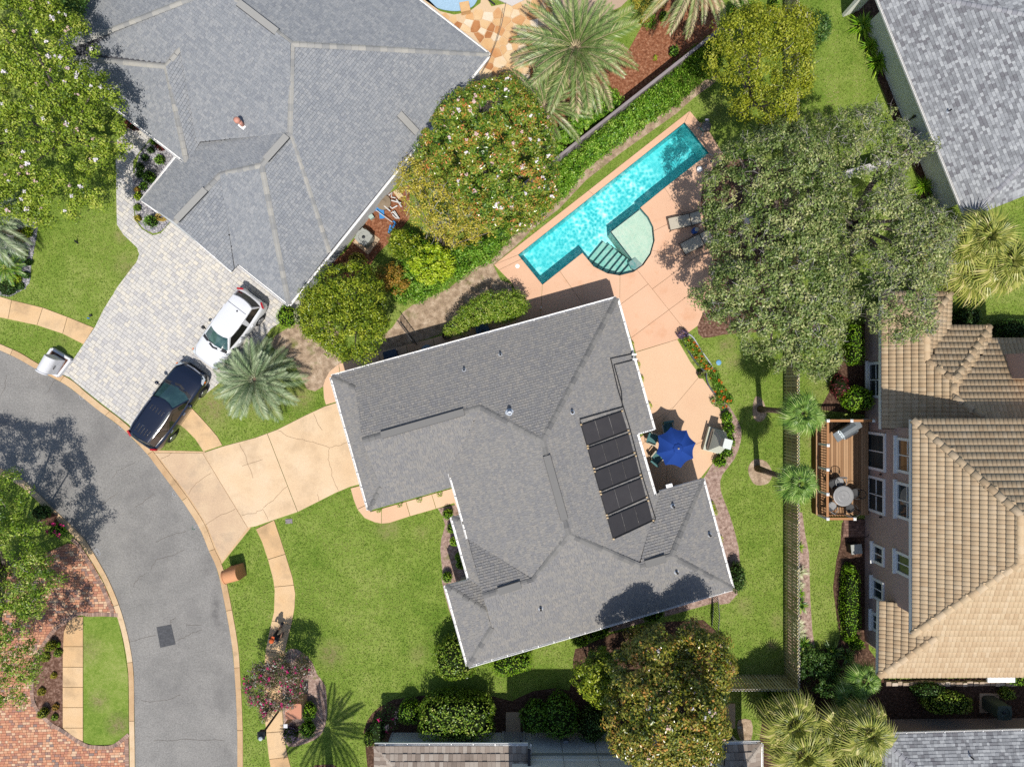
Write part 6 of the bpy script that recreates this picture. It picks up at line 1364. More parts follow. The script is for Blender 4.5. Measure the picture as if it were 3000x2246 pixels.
m = MB(); m.box((.19, 0, 1.85), (.34, .4, .6)); m.build('chimney', M_FIRE, t); m = MB(); m.box((.19, 0, 2.18), (.42, .48, .07)); m.build('chimney_cap', flat('cap_pale', c8(232, 236, 228), .8, .2), t); m = MB(); m.box((-.36, 0, .9), (.06, 1.0, .1)); m.build('lintel', M_BRONZE, t)
# potted plant base, flower-bed edging
b = MB(); p = P(2050, 1098); b.lathe([(.13, 0.04), (.19, .3), (.2, .34), (.15, .31)], (p.x, p.y, 0), 16); solo('plant_pot', b, flat('dark_pot', c8(84, 70, 58), .7, .2), 'dark round plant pot at the tip of the flower bed', 'plant pot')
for pts, lab in (([(2008, 978), (1998, 990), (2005, 1010), (2018, 1032), (2038, 1062), (2058, 1084), (2072, 1088)], 'black plastic lawn edging along the marigold bed nearest the pool'), ([(2068, 1092), (2068, 1110), (2078, 1135), (2096, 1158)], 'black plastic lawn edging along the bed nearer the fireplace')):
    b = MB(); q = smooth_line(pts, 4)
    for a, c in zip(q[:-1], q[1:]): b.bar(P(*a) + Vector((0, 0, .09)), P(*c) + Vector((0, 0, .09)), .05, .18)
    solo('bed_edging', b, flat('edging_black', c8(88, 94, 106), .6, .3), lab, 'edging')
b = MB(); q = smooth_line([(2014, 978), (2030, 990), (2052, 1026), (2078, 1062), (2088, 1082)], 4)
for a, c in zip(q[:-1], q[1:]): b.bar(P(*a) + Vector((0, 0, .07)), P(*c) + Vector((0, 0, .07)), .05, .14)
solo('bed_edging', b, flat('edging_pale', c8(196, 200, 208), .6, .3), 'pale edging strip on the lawn side of the marigold bed', 'edging')
# neighbour deck: grill, table, chairs
t = thing('gas_grill', 'stainless gas grill standing askew in the deck corner', 'grill', P(2460, 1257, ZD) , math.radians(32)); M_SS = flat('stainless', c8(170, 178, 182), .3, .5, .6)
m = MB(); m.box((0, 0, .45), (.85, .5, .75)); m.build('cabinet', M_DARK, t); m = MB(); m.box((0, -.27, .9), (.84, .06, .1)); m.build('control_panel', M_SS, t)
pr = [(-.28, .86), (-.26, 1.0), (-.12, 1.14), (.08, 1.16), (.24, 1.04), (.27, .86)]; m = MB(); n = len(pr); m.poly([(-.4, y, z) for y, z in pr] + [(.4, y, z) for y, z in pr], [(i, i + 1, i + 1 + n, i + n)[::-1] for i in range(n - 1)] + [tuple(range(n)), tuple(range(2 * n - 1, n - 1, -1))]); m.build('lid', M_SS, t)
for s_ in (-1, 1): m = MB(); m.box((s_ * .58, 0, .86), (.34, .48, .05)); m.build('side_shelf', M_SS, t)
m = MB(); m.tube([(-.34, -.31, 1.0), (.34, -.31, 1.0)], .016, 6); m.build('handle', M_CHROME, t)
for k in range(4): m = MB(); m.lathe([(.03, 0), (.028, .03)], (-.3 + .2 * k, -.3, .9), 8, M=Matrix.Rotation(math.pi / 2, 3, 'X')); m.build('knob', M_DARK, t)
M_IRON = flat('cast_metal', c8(150, 150, 150), .5, .4, .3, n=.25, nscale=30); M_IRONB = flat('black_iron', c8(52, 52, 54), .5, .4)
t = thing('bistro_table', 'round cast metal table on the timber deck', 'table', P(2452, 1446, ZD)); m = MB(); m.lathe([(.5, .7), (.52, .71), (.52, .735), (.47, .742), (.3, .738), (.28, .745), (.1, .74), (.02, .745)], n=32); m.build('table_top', M_IRON, t)
for a in (.7, 2.3, 3.9, 5.4): m = MB(); m.tube([(.3 * math.cos(a), .3 * math.sin(a), .7), (.2 * math.cos(a), .2 * math.sin(a), .35), (.4 * math.cos(a), .4 * math.sin(a), .02)], .025, 6); m.build('leg', M_IRONB, t)
def iron_chair(label, base, ang, mat):
    t = thing('iron_chair', label, 'chair', P(*base, ZD), math.radians(ang), 'cast iron chairs around the deck table')
    m = MB(); m.lathe([(.02, .44), (.22, .44), (.235, .455), (.22, .47), (.02, .465)], n=16); m.build('seat', mat, t)
    for k in range(5): m = MB(); y = (k - 2) * .085; m.tube([(-.2, y, .46), (-.27, y * 1.1, .7), (-.3, y * 1.1, .9)], .012, 5); m.build('back_spindle', mat, t)
    m = MB(); m.tube([(-.2, -.2, .46), (-.28, -.23, .8), (-.31, -.12, .94), (-.32, 0, .97), (-.31, .12, .94), (-.28, .23, .8), (-.2, .2, .46)], .018, 6); m.build('back_frame', mat, t)
    for s_ in (-1, 1): m = MB(); m.tube([(-.26, s_ * .23, .66), (0, s_ * .27, .67), (.16, s_ * .22, .62), (.16, s_ * .19, .46)], .016, 6); m.build('armrest', mat, t)
    for x, y in ((.16, .16), (.16, -.16), (-.17, .16), (-.17, -.16)): m = MB(); m.tube([(x, y, .44), (x * 1.2, y * 1.2, 0)], .016, 6); m.build('leg', mat, t)
iron_chair('black lattice chair behind the railing post above the table', (2428, 1412), -60, M_IRONB); iron_chair('grey metal chair pushed against the top of table', (2447, 1408), -95, M_IRON); iron_chair('black chair toward the taupe wall with its seat in shade', (2492, 1440), 175, M_IRONB); iron_chair('dark chair turned away at the lower wall side', (2478, 1484), 130, M_IRONB); iron_chair('lattice chair tucked at the lower railing side of table', (2426, 1478), 55, M_IRON)
b = MB(); p = P(2489, 1596); t = thing('storage_bin', 'grey lidded box beside the brick steps at taupe wall', 'box', P(2492, 1600), .1); m = MB(); m.box((0, 0, .3), (.5, .46, .6)); m.build('box_body', M_DARK, t); m = MB(); m.box((0, 0, .62), (.56, .5, .06)); m.build('lid', M_ACG, t)

# ================================================================== FENCES
M_PICK = rampmat('treated_picket', [c8(190, 172, 118, .7), c8(212, 196, 142, .7), c8(228, 214, 166, .7)], .85, .2, nscale=2, namt=.3, fine=.2); M_PTOP = flat('picket_tops', c8(214, 206, 200), .8, .2)
def picket_fence(label, a, b_, side, hgt=1.8, sp=.165, nsep=300):
    A, B = P(*a), P(*b_); d = B - A; L = d.length; x = d / L; y = Vector((-x.y, x.x, 0)) * side; t = thing('picket_fence', label, 'fence', A); ang = math.atan2(x.y, x.x)
    protos = []
    for k in range(5):
        m = MB(); m.tone = (k + .5) / 5; m.box((0, 0, hgt / 2), (.092, .02, hgt)); m.mi = 1; m.box((0, 0, hgt + .006), (.092, .021, .012)); protos.append(m.mesh('picket', [M_PICK, M_PTOP]))
    fld = MB(); n = int(L / sp); mid = []
    for k in range(n): mid.append((abs((A + x * (k + .5) * sp).y), k))
    for s_, off in ((1, 0), (-1, .5)):
        for k in range(n):
            pt = A + x * ((k + .5 + off) * sp) + y * s_ * .035; vis = abs(pt.y) < 20.5
            if s_ == 1 and vis and nsep > 0: nsep -= 1; link('picket', random.choice(protos), t, Matrix.Translation(pt - A + Vector((0, 0, random.uniform(-.015, .01)))) @ Matrix.Rotation(ang, 4, 'Z'))
            else:
                fld.tone = random.random(); fld.mi = 0; fld.box(pt + Vector((0, 0, hgt / 2)), (.092, .02, hgt), ang); fld.mi = 1; fld.box(pt + Vector((0, 0, hgt + .006)), (.092, .021, .012), ang)
    fld.build('picket_run', [M_PICK, M_PTOP], t, world=True, kind='stuff')
    for z in (.3, .95, 1.6): m = MB(); m.bar(A + Vector((0, 0, z)), B + Vector((0, 0, z)), .045, .09); m.build('rail', M_PICK, t, world=True)
    k = 0
    while k * 2.4 < L: m = MB(); m.box(A + x * k * 2.4 + Vector((0, 0, .9)), (.09, .05, 1.84), ang); m.build('post', M_PICK, t, world=True); k += 1
picket_fence('long pale shadowbox picket fence running between the two back lawns', (2298, -90), (2300, 1977), 1, nsep=280)
picket_fence('short shadowbox picket fence return beside the lower magnolia', (2096, 1977), (2298, 1977), 1, nsep=60)
# plank fence half buried in vines
t = thing('plank_fence', 'weathered grey plank fence half buried in green vines', 'fence', P(1600, 516)); A, B = P(1490, 602), P(2090, 128); x = (B - A).normalized(); L = (B - A).length; ang = math.atan2(x.y, x.x)
M_GREYW = rampmat('weathered_plank', [c8(120, 110, 112), c8(158, 148, 148), c8(186, 178, 176)], .9, .2, nscale=2, namt=.3, fine=.2); protos = []
for k in range(5): m = MB(); m.tone = (k + .5) / 5; m.box((0, 0, .88), (.135, .025, 1.76)); protos.append(m.mesh('plank', M_GREYW))
for k in range(int(L / .14)): link('plank', random.choice(protos), t, Matrix.Translation(A + x * (k + .5) * .14 - ORG[t.name] + Vector((0, 0, random.uniform(-.02, .02)))) @ Matrix.Rotation(ang, 4, 'Z'))
m = MB(); m.bar(A + Vector((0, 0, 1.79)), B + Vector((0, 0, 1.79)), .14, .04); m.build('cap_rail', M_GREYW, t, world=True)
# white board fence by the oak
t = thing('board_fence', 'pale board fence top running under the oak to the white wall', 'fence', P(2560, 505)); A, B = P(2398, 545), P(2690, 462)
m = MB(); m.bar(A + Vector((0, 0, .85)), B + Vector((0, 0, .85)), .06, 1.7); m.build('board_panel', M_STUCW, t, world=True); m = MB(); m.bar(A + Vector((0, 0, 1.72)), B + Vector((0, 0, 1.72)), .22, .06); m.build('cap_rail', flat('cap_white', c8(222, 216, 210), .8, .2), t, world=True)
def iron_fence(label, pts, hgt, name='iron_fence'):
    t = thing(name, label, 'fence' if name != 'iron_gate' else 'gate', P(*pts[0])); m0 = MB(); m0.box((0, 0, hgt / 2), (.022, .022, hgt)); me = m0.mesh('bar', M_IRONB)
    for a, b_ in zip(pts[:-1], pts[1:]):
        A, B = P(*a), P(*b_); n = max(2, int((B - A).length / .13))
        for z in (.12, hgt - .08): m = MB(); m.bar(A + Vector((0, 0, z)), B + Vector((0, 0, z)), .035, .035); m.build('rail', M_IRONB, t, world=True)
        for k in range(n + 1): link('bar', me, t, Matrix.Translation(A.lerp(B, k / n) - ORG[t.name]))
iron_fence('black iron railing between the house corner and the big magnolia', [(2083, 1728), (2088, 1780), (2084, 1832)], 1.3); iron_fence('black iron gate across the shaded side walk', [(1174, 944), (1223, 1010)], 1.3, 'iron_gate')
# stones of the low retaining wall behind the tan house
t = thing('stone_edging', 'row of pale rough blocks edging the bed behind the tan house', 'edging', P(2760, 1985)); M_ROCK = rampmat('pale_block', [c8(176, 154, 132), c8(206, 186, 162), c8(224, 208, 188)], .9, .2, nscale=4, namt=.4, fine=.2)
xx = 2590
while xx < 2960:
    w_ = random.uniform(13, 20); m = MB(); m.tone = random.random(); p0, p1 = P(xx, 1992 + random.uniform(-2, 2)), P(xx + w_ - 1.5, 2002 + random.uniform(-1, 2)); m.prism([(p0.x + .02, p0.y), (p1.x - .02, p0.y + .01), (p1.x, p0.y - .05), (p1.x, p1.y), (p0.x, p1.y - .01), (p0.x, p0.y - .04)], 0, random.uniform(.2, .28)); m.build('stone', M_ROCK, t, world=True); xx += w_
b = MB(); b.box((P(2885, 1960).x, P(2885, 1960).y, 1.2), (1.4, .3, .12)); solo('awning', b, M_WHITE, 'white awning edge under the lower tile eave', 'awning')
b = MB(); p = P(2640, 405); b.box((p.x, p.y, .5), (.4, .42, 1.0), .1); solo('utility_cabinet', b, flat('lilac_grey', c8(150, 142, 150), .7, .2), 'small grey cabinet under the oak beside the blank wall', 'cabinet')
b = MB(); p = P(2395, 2118); b.box((P(2166, 2128).x, P(2166, 2128).y, .04), (.2, .12, .06)); solo('stepping_block', b, M_ACG, 'small grey block on the pebble patch by the tiled wing', 'block')
t = thing('garden_chair', 'white garden chair glimpsed in shade beneath the oak', 'chair', P(2185, 645), .5); m = MB(); m.box((0, 0, .42), (.5, .5, .05)); m.build('seat', M_SLING, t); m = MB(); m.box((-.26, 0, .7), (.05, .5, .5)); m.build('backrest', M_WHITE, t)
for sx in (-.2, .2):
    for sy in (-.2, .2): m = MB(); m.box((sx, sy, .21), (.05, .05, .42)); m.build('leg', M_WHITE, t)
# ================================================================== VEGETATION
def leafy(name, C, N, L, W, tone, mats, parent=None, org=None, core=None):
    """one mesh of small leaf-shaped faces; core = optional (verts, faces) of dense inner twigs, second material"""
    n = len(C); N = N / (np.linalg.norm(N, axis=1, keepdims=True) + 1e-9)
    r = rng.normal(size=(n, 3)); t = np.cross(N, r); t /= np.linalg.norm(t, axis=1, keepdims=True) + 1e-9; b = np.cross(N, t)
    L = np.broadcast_to(L, (n,))[:, None] * .5; W = np.broadcast_to(W, (n,))[:, None] * .5
    V = np.empty((n, 4, 3)); V[:, 0] = C - t * L; V[:, 1] = C + b * W + t * L * .1; V[:, 2] = C + t * L - N * L * .25; V[:, 3] = C - b * W + t * L * .1
    V = V.reshape(-1, 3); F = np.arange(4 * n, dtype=np.int32); tot = np.full(n, 4, np.int32); T = np.asarray(tone, np.float32); MI = np.zeros(n, np.int32)
    if core is not None:
        cv, cf = core; F = np.concatenate([F, np.array([i + len(V) for f in cf for i in f], np.int32)]); V = np.concatenate([V, cv])
        tot = np.concatenate([tot, np.array([len(f) for f in cf], np.int32)]); T = np.concatenate([T, np.zeros(len(cf), np.float32)]); MI = np.concatenate([MI, np.ones(len(cf), np.int32)])
    if org is not None: V = V - np.array(org)
    me = bpy.data.meshes.new(name); me.vertices.add(len(V)); me.vertices.foreach_set('co', V.astype(np.float32).ravel())
    me.loops.add(len(F)); me.loops.foreach_set('vertex_index', F); k = len(tot); me.polygons.add(k); st = np.zeros(k, np.int32); st[1:] = np.cumsum(tot)[:-1]
    me.polygons.foreach_set('loop_start', st); me.polygons.foreach_set('loop_total', tot); me.polygons.foreach_set('material_index', MI); me.polygons.foreach_set('use_smooth', np.zeros(k, bool))
    me.attributes.new('tone', 'FLOAT', 'FACE').data.foreach_set('value', T.astype(np.float32)); me.update(calc_edges=True)
    for m in (mats if isinstance(mats, (list, tuple)) else [mats]): me.materials.append(m)
    return link(name, me, parent)
LM = lambda n, *cs, **k: leafmat(n, [c8(*c, .86) for c in cs], **k)
M_MYRT = LM('myrtle_leaf', (62, 88, 20), (112, 138, 32), (152, 172, 50), (192, 196, 88))
M_MAGN = LM('magnolia_leaf', (38, 70, 18), (74, 110, 28), (118, 142, 42), (152, 152, 58), (192, 118, 62), trans=.12, rough=.28, spec=.55)
M_MAG2 = LM('magnolia_leaf_dry', (40, 60, 16), (84, 102, 26), (130, 134, 40), (160, 148, 56), (196, 140, 66), trans=.12, rough=.3, spec=.55)
M_OAK = LM('oak_leaf', (54, 76, 32), (98, 120, 54), (140, 154, 88), (186, 184, 124), trans=.18, rough=.4)
M_YELG = LM('yellow_green_leaf', (78, 96, 16), (124, 136, 24), (160, 164, 38), (188, 188, 72))
M_YEL = LM('yellow_leaf', (120, 116, 34), (172, 160, 48), (204, 188, 70), (222, 206, 110))
M_CITR = LM('citrus_leaf', (44, 64, 14), (92, 116, 24), (142, 158, 36), (186, 190, 62), rough=.35)
M_LIME = LM('lime_leaf', (96, 130, 16), (152, 180, 26), (190, 208, 48), (212, 222, 90))
M_RUST = LM('rusty_leaf', (96, 92, 30), (150, 120, 40), (184, 136, 52), (150, 150, 60))
M_VINE = LM('vine_leaf', (46, 84, 20), (88, 136, 32), (130, 172, 50), (172, 200, 88), rough=.4)
M_HEDG = LM('hedge_leaf', (52, 84, 20), (100, 134, 34), (144, 170, 52), (198, 200, 108), rough=.35)
M_SHRB = LM('shrub_leaf', (60, 106, 16), (106, 156, 24), (146, 186, 38), (184, 208, 70))
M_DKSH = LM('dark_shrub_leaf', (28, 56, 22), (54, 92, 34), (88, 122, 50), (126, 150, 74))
M_BOUG = LM('arching_shrub_leaf', (44, 66, 30), (82, 100, 46), (120, 110, 76), (150, 96, 104), (196, 204, 190))
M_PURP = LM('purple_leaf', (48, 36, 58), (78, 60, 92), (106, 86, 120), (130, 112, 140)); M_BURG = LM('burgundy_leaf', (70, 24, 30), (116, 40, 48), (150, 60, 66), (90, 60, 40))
M_GRAY = LM('pale_leaf', (140, 150, 90), (176, 184, 128), (204, 206, 160), (224, 222, 190))
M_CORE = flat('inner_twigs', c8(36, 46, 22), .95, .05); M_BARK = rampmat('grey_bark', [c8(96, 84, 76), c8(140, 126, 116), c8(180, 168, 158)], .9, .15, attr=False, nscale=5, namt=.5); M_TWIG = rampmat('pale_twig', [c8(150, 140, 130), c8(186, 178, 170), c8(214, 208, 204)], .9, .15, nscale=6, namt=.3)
M_PBLOS = flat('white_blossom', c8(246, 236, 236), .7, .2, n=.06); M_PINK = flat('magenta_flower', c8(216, 34, 124), .7, .2); M_ORNG = flat('orange_flower', c8(236, 110, 32), .7, .2); M_SALM = flat('blush_flower', c8(238, 200, 190), .7, .2)

def crown_points(outline, zm, zt, zl, nclump, per, cr, lumps=1.0, inner=.3, edge_fall=None):
    """leaf positions: clumps over a domed, lumpy canopy whose plan is the outline seen at height zm"""
    w = [(p.x, p.y) for p in PX(smooth_loop(outline, 3), zm)]
    X0, X1 = min(p[0] for p in w), max(p[0] for p in w); Y0, Y1 = min(p[1] for p in w), max(p[1] for p in w)
    x = rng.uniform(X0, X1, nclump * 6); y = rng.uniform(Y0, Y1, nclump * 6); ok = inside(w, x, y); x, y = x[ok][:nclump], y[ok][:nclump]
    d = edge_dist(w, x, y); dm = max(d.max(), .1); f = np.sqrt(np.clip(1 - (1 - np.clip(d / (dm * .8), 0, 1)) ** 2, 0, 1))
    k = 14; gx, gy, gr, ga = rng.uniform(X0, X1, k), rng.uniform(Y0, Y1, k), rng.uniform(.5, 1.4, k) * dm * .5, rng.normal(0, 1, k)
    lump = sum(a * np.exp(-((x - u) ** 2 + (y - v) ** 2) / (r * r)) for u, v, r, a in zip(gx, gy, gr, ga)) * lumps * .4
    top = zm + (zt - zm) * f + lump * f; low = zm - (zm - zl) * np.clip(d / (dm * .5), 0, 1)
    z = np.where(rng.random(len(x)) > inner, top - np.abs(rng.normal(0, .12, len(x))) * (zt - zl) * .3, low + (top - low) * rng.random(len(x)))
    z = np.maximum(z, zl)
    nx, ny = x - x.mean(), y - y.mean(); Nn = np.stack([nx / (dm * 2.2), ny / (dm * 2.2), np.full(len(x), .75)], 1)
    C = np.repeat(np.stack([x, y, z], 1), per, 0); N = np.repeat(Nn, per, 0); m = len(C)
    sc = np.repeat(rng.uniform(.6, 1.3, len(x)), per); o = rng.normal(size=(m, 3)); o /= np.linalg.norm(o, axis=1, keepdims=True); o *= (rng.random(m) ** .45 * cr * sc)[:, None]; o[:, 2] *= .7
    P_ = C + o; P_[:, 2] = np.maximum(P_[:, 2], .03); N = N * .6 + o / cr * 1.35 + rng.normal(0, .36, (m, 3))
    tn = np.repeat(rng.normal(0, .14, len(x)), per) + rng.normal(.47, .19, m) + .2 * o[:, 2] / cr
    tops = np.stack([x, y, z + cr * .45], 1)[z > top - .4]
    return P_, N, np.clip(tn, 0, 1), tops, w
BLOS = {}
def blossom_mesh(mat, r):
    k = (mat.name, r)
    if k not in BLOS:
        n = 9; C = rng.normal(0, r * .5, (n, 3)); o = leafy('blossom', C, rng.normal(0, .6, (n, 3)) + [0, 0, 1], r * 1.1, r * .9, np.full(n, .5), mat); BLOS[k] = o.data; bpy.data.objects.remove(o)
    return BLOS[k]
def tree(label, outline, zm, zt, zl, base, mat, nclump, per, cr, leaf=(.13, .07), name='tree', cat='tree', trunk_r=.16, limbs=7, twigs=0, blossoms=(), group=None, lumps=1.0, inner=.3, bark=None, tone_shift=0.0, trunk=True):
    B = P(*base); t = thing(name, label, cat, B, 0, group); C, N, tn, tops, w = crown_points(outline, zm, zt, zl, nclump, per, cr, lumps, inner); m = len(C)
    leafy('crown', C, N, rng.uniform(.75, 1.25, m) * leaf[0], rng.uniform(.75, 1.25, m) * leaf[1], np.clip(tn + tone_shift, 0, 1), mat, t, B)
    if trunk:
        b = MB(); fork = B + Vector((0, 0, max(.4, zl * .8))); b.tube([B, B.lerp(fork, .5) + Vector((.05, .03, 0)), fork], [trunk_r * 1.25, trunk_r, trunk_r * .85], 8); b.build('trunk', bark or M_BARK, t, world=True, smooth=True)
        idx = rng.choice(len(tops), min(limbs, len(tops)), replace=False) if len(tops) else []
        for i in idx:
            e = Vector(tops[i]); q = fork.lerp(e, .5) + Vector((random.uniform(-.3, .3), random.uniform(-.3, .3), random.uniform(-.2, .3)))
            b = MB(); b.tube([fork, fork.lerp(q, .6), q, e - Vector((0, 0, .1))], [trunk_r * .7, trunk_r * .5, trunk_r * .34, trunk_r * .12], 6); b.build('limb', bark or M_BARK, t, world=True, smooth=True)
    if twigs and len(tops):
        b = MB()
        for _ in range(twigs):
            a = Vector(tops[rng.integers(len(tops))]) - Vector((0, 0, random.uniform(.05, .3))); d = Vector((random.gauss(0, 1), random.gauss(0, 1), random.gauss(.1, .35))).normalized() * random.uniform(.2, .6); b.tone = random.random()
            q = a + d * .5 + Vector((random.gauss(0, .06), random.gauss(0, .06), .05)); r = random.uniform(.005, .012); b.tube([a, q, a + d], [r, r * .8, r * .4], 3, cap=False)
            if random.random() < .6: b.tube([q, q + Vector((-d.y, d.x, random.uniform(-.1, .2))) * .4], [r * .6, r * .3], 3, cap=False)
        b.build('twigs', M_TWIG, t, world=True, kind='stuff')
    for bm_, cnt, r in blossoms:
        me = blossom_mesh(bm_, r)
        if not len(tops): break
        for i in rng.choice(len(tops), min(cnt, len(tops)), replace=False):
            p = Vector(tops[i]) - B + Vector((0, 0, cr * .25)); link('blossom', me, t, Matrix.Translation(p) @ Matrix.Rotation(random.uniform(0, 6), 4, 'Z') @ Matrix.Scale(random.uniform(.6, 1.3), 4))
    return t
def shrub(label, c, rx, ry, h, mat, n=900, leaf=(.09, .05), p=2.0, rot=0.0, cat='shrub', name='shrub', group=None, rough=.08, blossoms=(), lift=0.0, core=True, tone_shift=0.0, zc=.5):
    """clipped or loose bush: leaves over a (super)ellipsoid; c = photo pixel of its middle, radii in pixels at its own height"""
    k = S * (H - h * zc) / H; q = P(c[0], c[1], h * zc); B = Vector((q.x, q.y, 0)); rx, ry = rx * k, ry * k; R = Matrix.Rotation(math.radians(rot), 2)
    d = rng.normal(size=(n, 3)); d /= np.linalg.norm(d, axis=1, keepdims=True); s = (np.abs(d) ** p).sum(1) ** (-1 / p); pt = d * s[:, None]
    hz = h * .5; rr = 1 - np.abs(rng.normal(0, rough, n)) + rng.normal(0, rough * .5, n)
    lobes = 1 + rough * (np.sin(d[:, 0] * 5 + d[:, 1] * 3.1) + np.sin(d[:, 1] * 6.3 - d[:, 2] * 4)) * .6
    pt = pt * (rr * lobes)[:, None]; X = pt[:, 0] * rx; Y = pt[:, 1] * ry; Z = np.maximum(.02, hz + pt[:, 2] * hz + lift)
    x = X * R[0][0] + Y * R[0][1]; y = X * R[1][0] + Y * R[1][1]; nd = np.sign(d) * np.abs(d) ** (p - 1); nx = nd[:, 0] * R[0][0] + nd[:, 1] * R[0][1]; ny = nd[:, 0] * R[1][0] + nd[:, 1] * R[1][1]
    N = np.stack([nx, ny, nd[:, 2]], 1); N = N / (np.linalg.norm(N, axis=1, keepdims=True) + 1e-9) + rng.normal(0, .5, (n, 3)); C = np.stack([x + B.x, y + B.y, Z], 1)
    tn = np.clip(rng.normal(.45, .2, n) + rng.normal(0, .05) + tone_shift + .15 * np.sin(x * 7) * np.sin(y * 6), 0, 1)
    co = None
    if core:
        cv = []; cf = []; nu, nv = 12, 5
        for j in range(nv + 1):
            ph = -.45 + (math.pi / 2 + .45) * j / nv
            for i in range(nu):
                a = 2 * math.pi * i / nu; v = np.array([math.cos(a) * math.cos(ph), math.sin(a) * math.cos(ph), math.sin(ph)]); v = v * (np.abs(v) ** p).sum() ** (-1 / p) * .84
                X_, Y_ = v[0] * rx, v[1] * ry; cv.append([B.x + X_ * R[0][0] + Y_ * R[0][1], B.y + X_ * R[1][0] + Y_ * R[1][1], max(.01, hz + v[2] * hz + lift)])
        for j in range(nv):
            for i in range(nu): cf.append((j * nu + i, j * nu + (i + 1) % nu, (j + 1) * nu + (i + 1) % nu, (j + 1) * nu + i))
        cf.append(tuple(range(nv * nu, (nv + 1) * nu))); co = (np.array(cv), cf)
    if blossoms:
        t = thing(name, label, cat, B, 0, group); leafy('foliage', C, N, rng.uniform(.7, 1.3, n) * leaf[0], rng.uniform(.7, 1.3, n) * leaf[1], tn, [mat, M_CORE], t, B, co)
        top = C[Z > h * .55]
        for bm_, cnt, r in blossoms:
            me = blossom_mesh(bm_, r)
            for i in rng.choice(len(top), min(cnt, len(top)), replace=False): link('blossom', me, t, Matrix.Translation(Vector(top[i]) - B + Vector((0, 0, .03))) @ Matrix.Rotation(random.uniform(0, 6), 4, 'Z') @ Matrix.Scale(random.uniform(.6, 1.3), 4))
        return t
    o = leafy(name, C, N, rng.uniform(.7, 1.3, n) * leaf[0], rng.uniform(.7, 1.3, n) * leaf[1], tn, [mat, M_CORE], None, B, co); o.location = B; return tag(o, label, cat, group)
def bank(label, outline, zm, zt, mat, nclump, per, cr, leaf=(.1, .07), name='vine_bank', cat='vine', group=None, lumps=.8, tone_shift=0.0):
    C, N, tn, tops, w = crown_points(outline, zm, zt, .03, nclump, per, cr, lumps, .35); m = len(C); B = Vector((float(C[:, 0].mean()), float(C[:, 1].mean()), 0))
    o = leafy(name, C, N, rng.uniform(.7, 1.3, m) * leaf[0], rng.uniform(.7, 1.3, m) * leaf[1], np.clip(tn + tone_shift, 0, 1), mat, None, B); o.location = B; return tag(o, label, cat, group)
# ---------------------------------------------------------------- palms
M_PALM = LM('feather_palm_leaf', (66, 92, 40), (106, 132, 66), (146, 160, 96), (206, 184, 148), rough=.4, trans=.15)
M_PINDO = LM('pindo_leaf', (76, 98, 66), (118, 138, 98), (152, 166, 126), (186, 190, 156), rough=.4, trans=.15)
M_FANP = LM('fan_palm_leaf', (92, 108, 40), (142, 150, 64), (184, 182, 96), (216, 202, 140), rough=.4, trans=.15)
M_SABAL = LM('cabbage_palm_leaf', (58, 92, 34), (98, 136, 52), (144, 172, 84), (186, 200, 130), rough=.4, trans=.15)
M_SAGO = LM('sago_leaf', (44, 84, 26), (76, 122, 36), (120, 156, 52), (170, 180, 80), rough=.35, trans=.1)
M_PTRUNK = rampmat('palm_trunk', [c8(96, 78, 62), c8(136, 116, 98), c8(170, 152, 134)], .95, .1, attr=False, nscale=8, namt=.7, fine=.4)
def feather(L, nl, ll, droop, mat, tones, slant=1.25, vee=.5, wid=.06):
    m = MB(); pts = [Vector((s * L * (1 - .12 * droop * s), 0, .0 + L * (.05 * s - .42 * droop * s * s))) for s in np.linspace(0, 1, 9)]
    m.tone = .95; m.tube(pts, list(np.linspace(.022, .005, 9)), 3, cap=False)
    for i in range(nl):
        s = .1 + .9 * (i + .5) / nl; k = s * 8; j = min(int(k), 7); p = pts[j].lerp(pts[j + 1], k - j); tg = (pts[j + 1] - pts[j]).normalized(); ln = ll * math.sin(math.pi * min(.98, .2 + .72 * s)) ** .7
        for sd in (-1, 1):
            d = (tg * slant + Vector((0, sd, 0)) + Vector((0, 0, vee + random.uniform(-.1, .1)))).normalized(); e = p + d * ln * random.uniform(.85, 1.1) - Vector((0, 0, .3 * ln)); q = p + d * ln * .5
            w_ = tg * wid * .5; m.tone = min(1, max(0, random.gauss(*tones) + sd * .13)); m.face([p - w_ * .5, q - w_, e, q + w_] if sd < 0 else [p + w_ * .5, q + w_, e, q - w_])  # leaflets on one side toned lighter, a painted sunlit side
    return m.mesh('frond', mat)
def fan(pl, R, nseg, droop, mat, tones, spread=2.1):
    m = MB(); m.tone = .6; hub = Vector((pl, 0, pl * .08)); m.tube([Vector((0, 0, 0)), Vector((pl * .5, 0, pl * .08)), hub], [.018, .014, .012], 3, cap=False)
    for i in range(nseg):
        a = -spread + 2 * spread * i / (nseg - 1); ln = R * (1 - .18 * abs(a) / spread) * random.uniform(.9, 1.08); d = Vector((math.cos(a), math.sin(a), 0)); w_ = Vector((-d.y, d.x, 0)) * R * spread / nseg * .5
        q = hub + d * ln * .55 + Vector((0, 0, .06 * ln)); e = hub + d * ln - Vector((0, 0, droop * ln)); m.tone = min(1, max(0, random.gauss(*tones)))
        m.face([hub, q - w_, q + w_ * .0 + Vector((0, 0, .03)), hub + Vector((0, 0, .004))]); m.face([hub, q + Vector((0, 0, .03)), q + w_]); m.face([q - w_, e, q + Vector((0, 0, .03))]); m.face([q + Vector((0, 0, .03)), e, q + w_])
    return m.mesh('frond', mat)
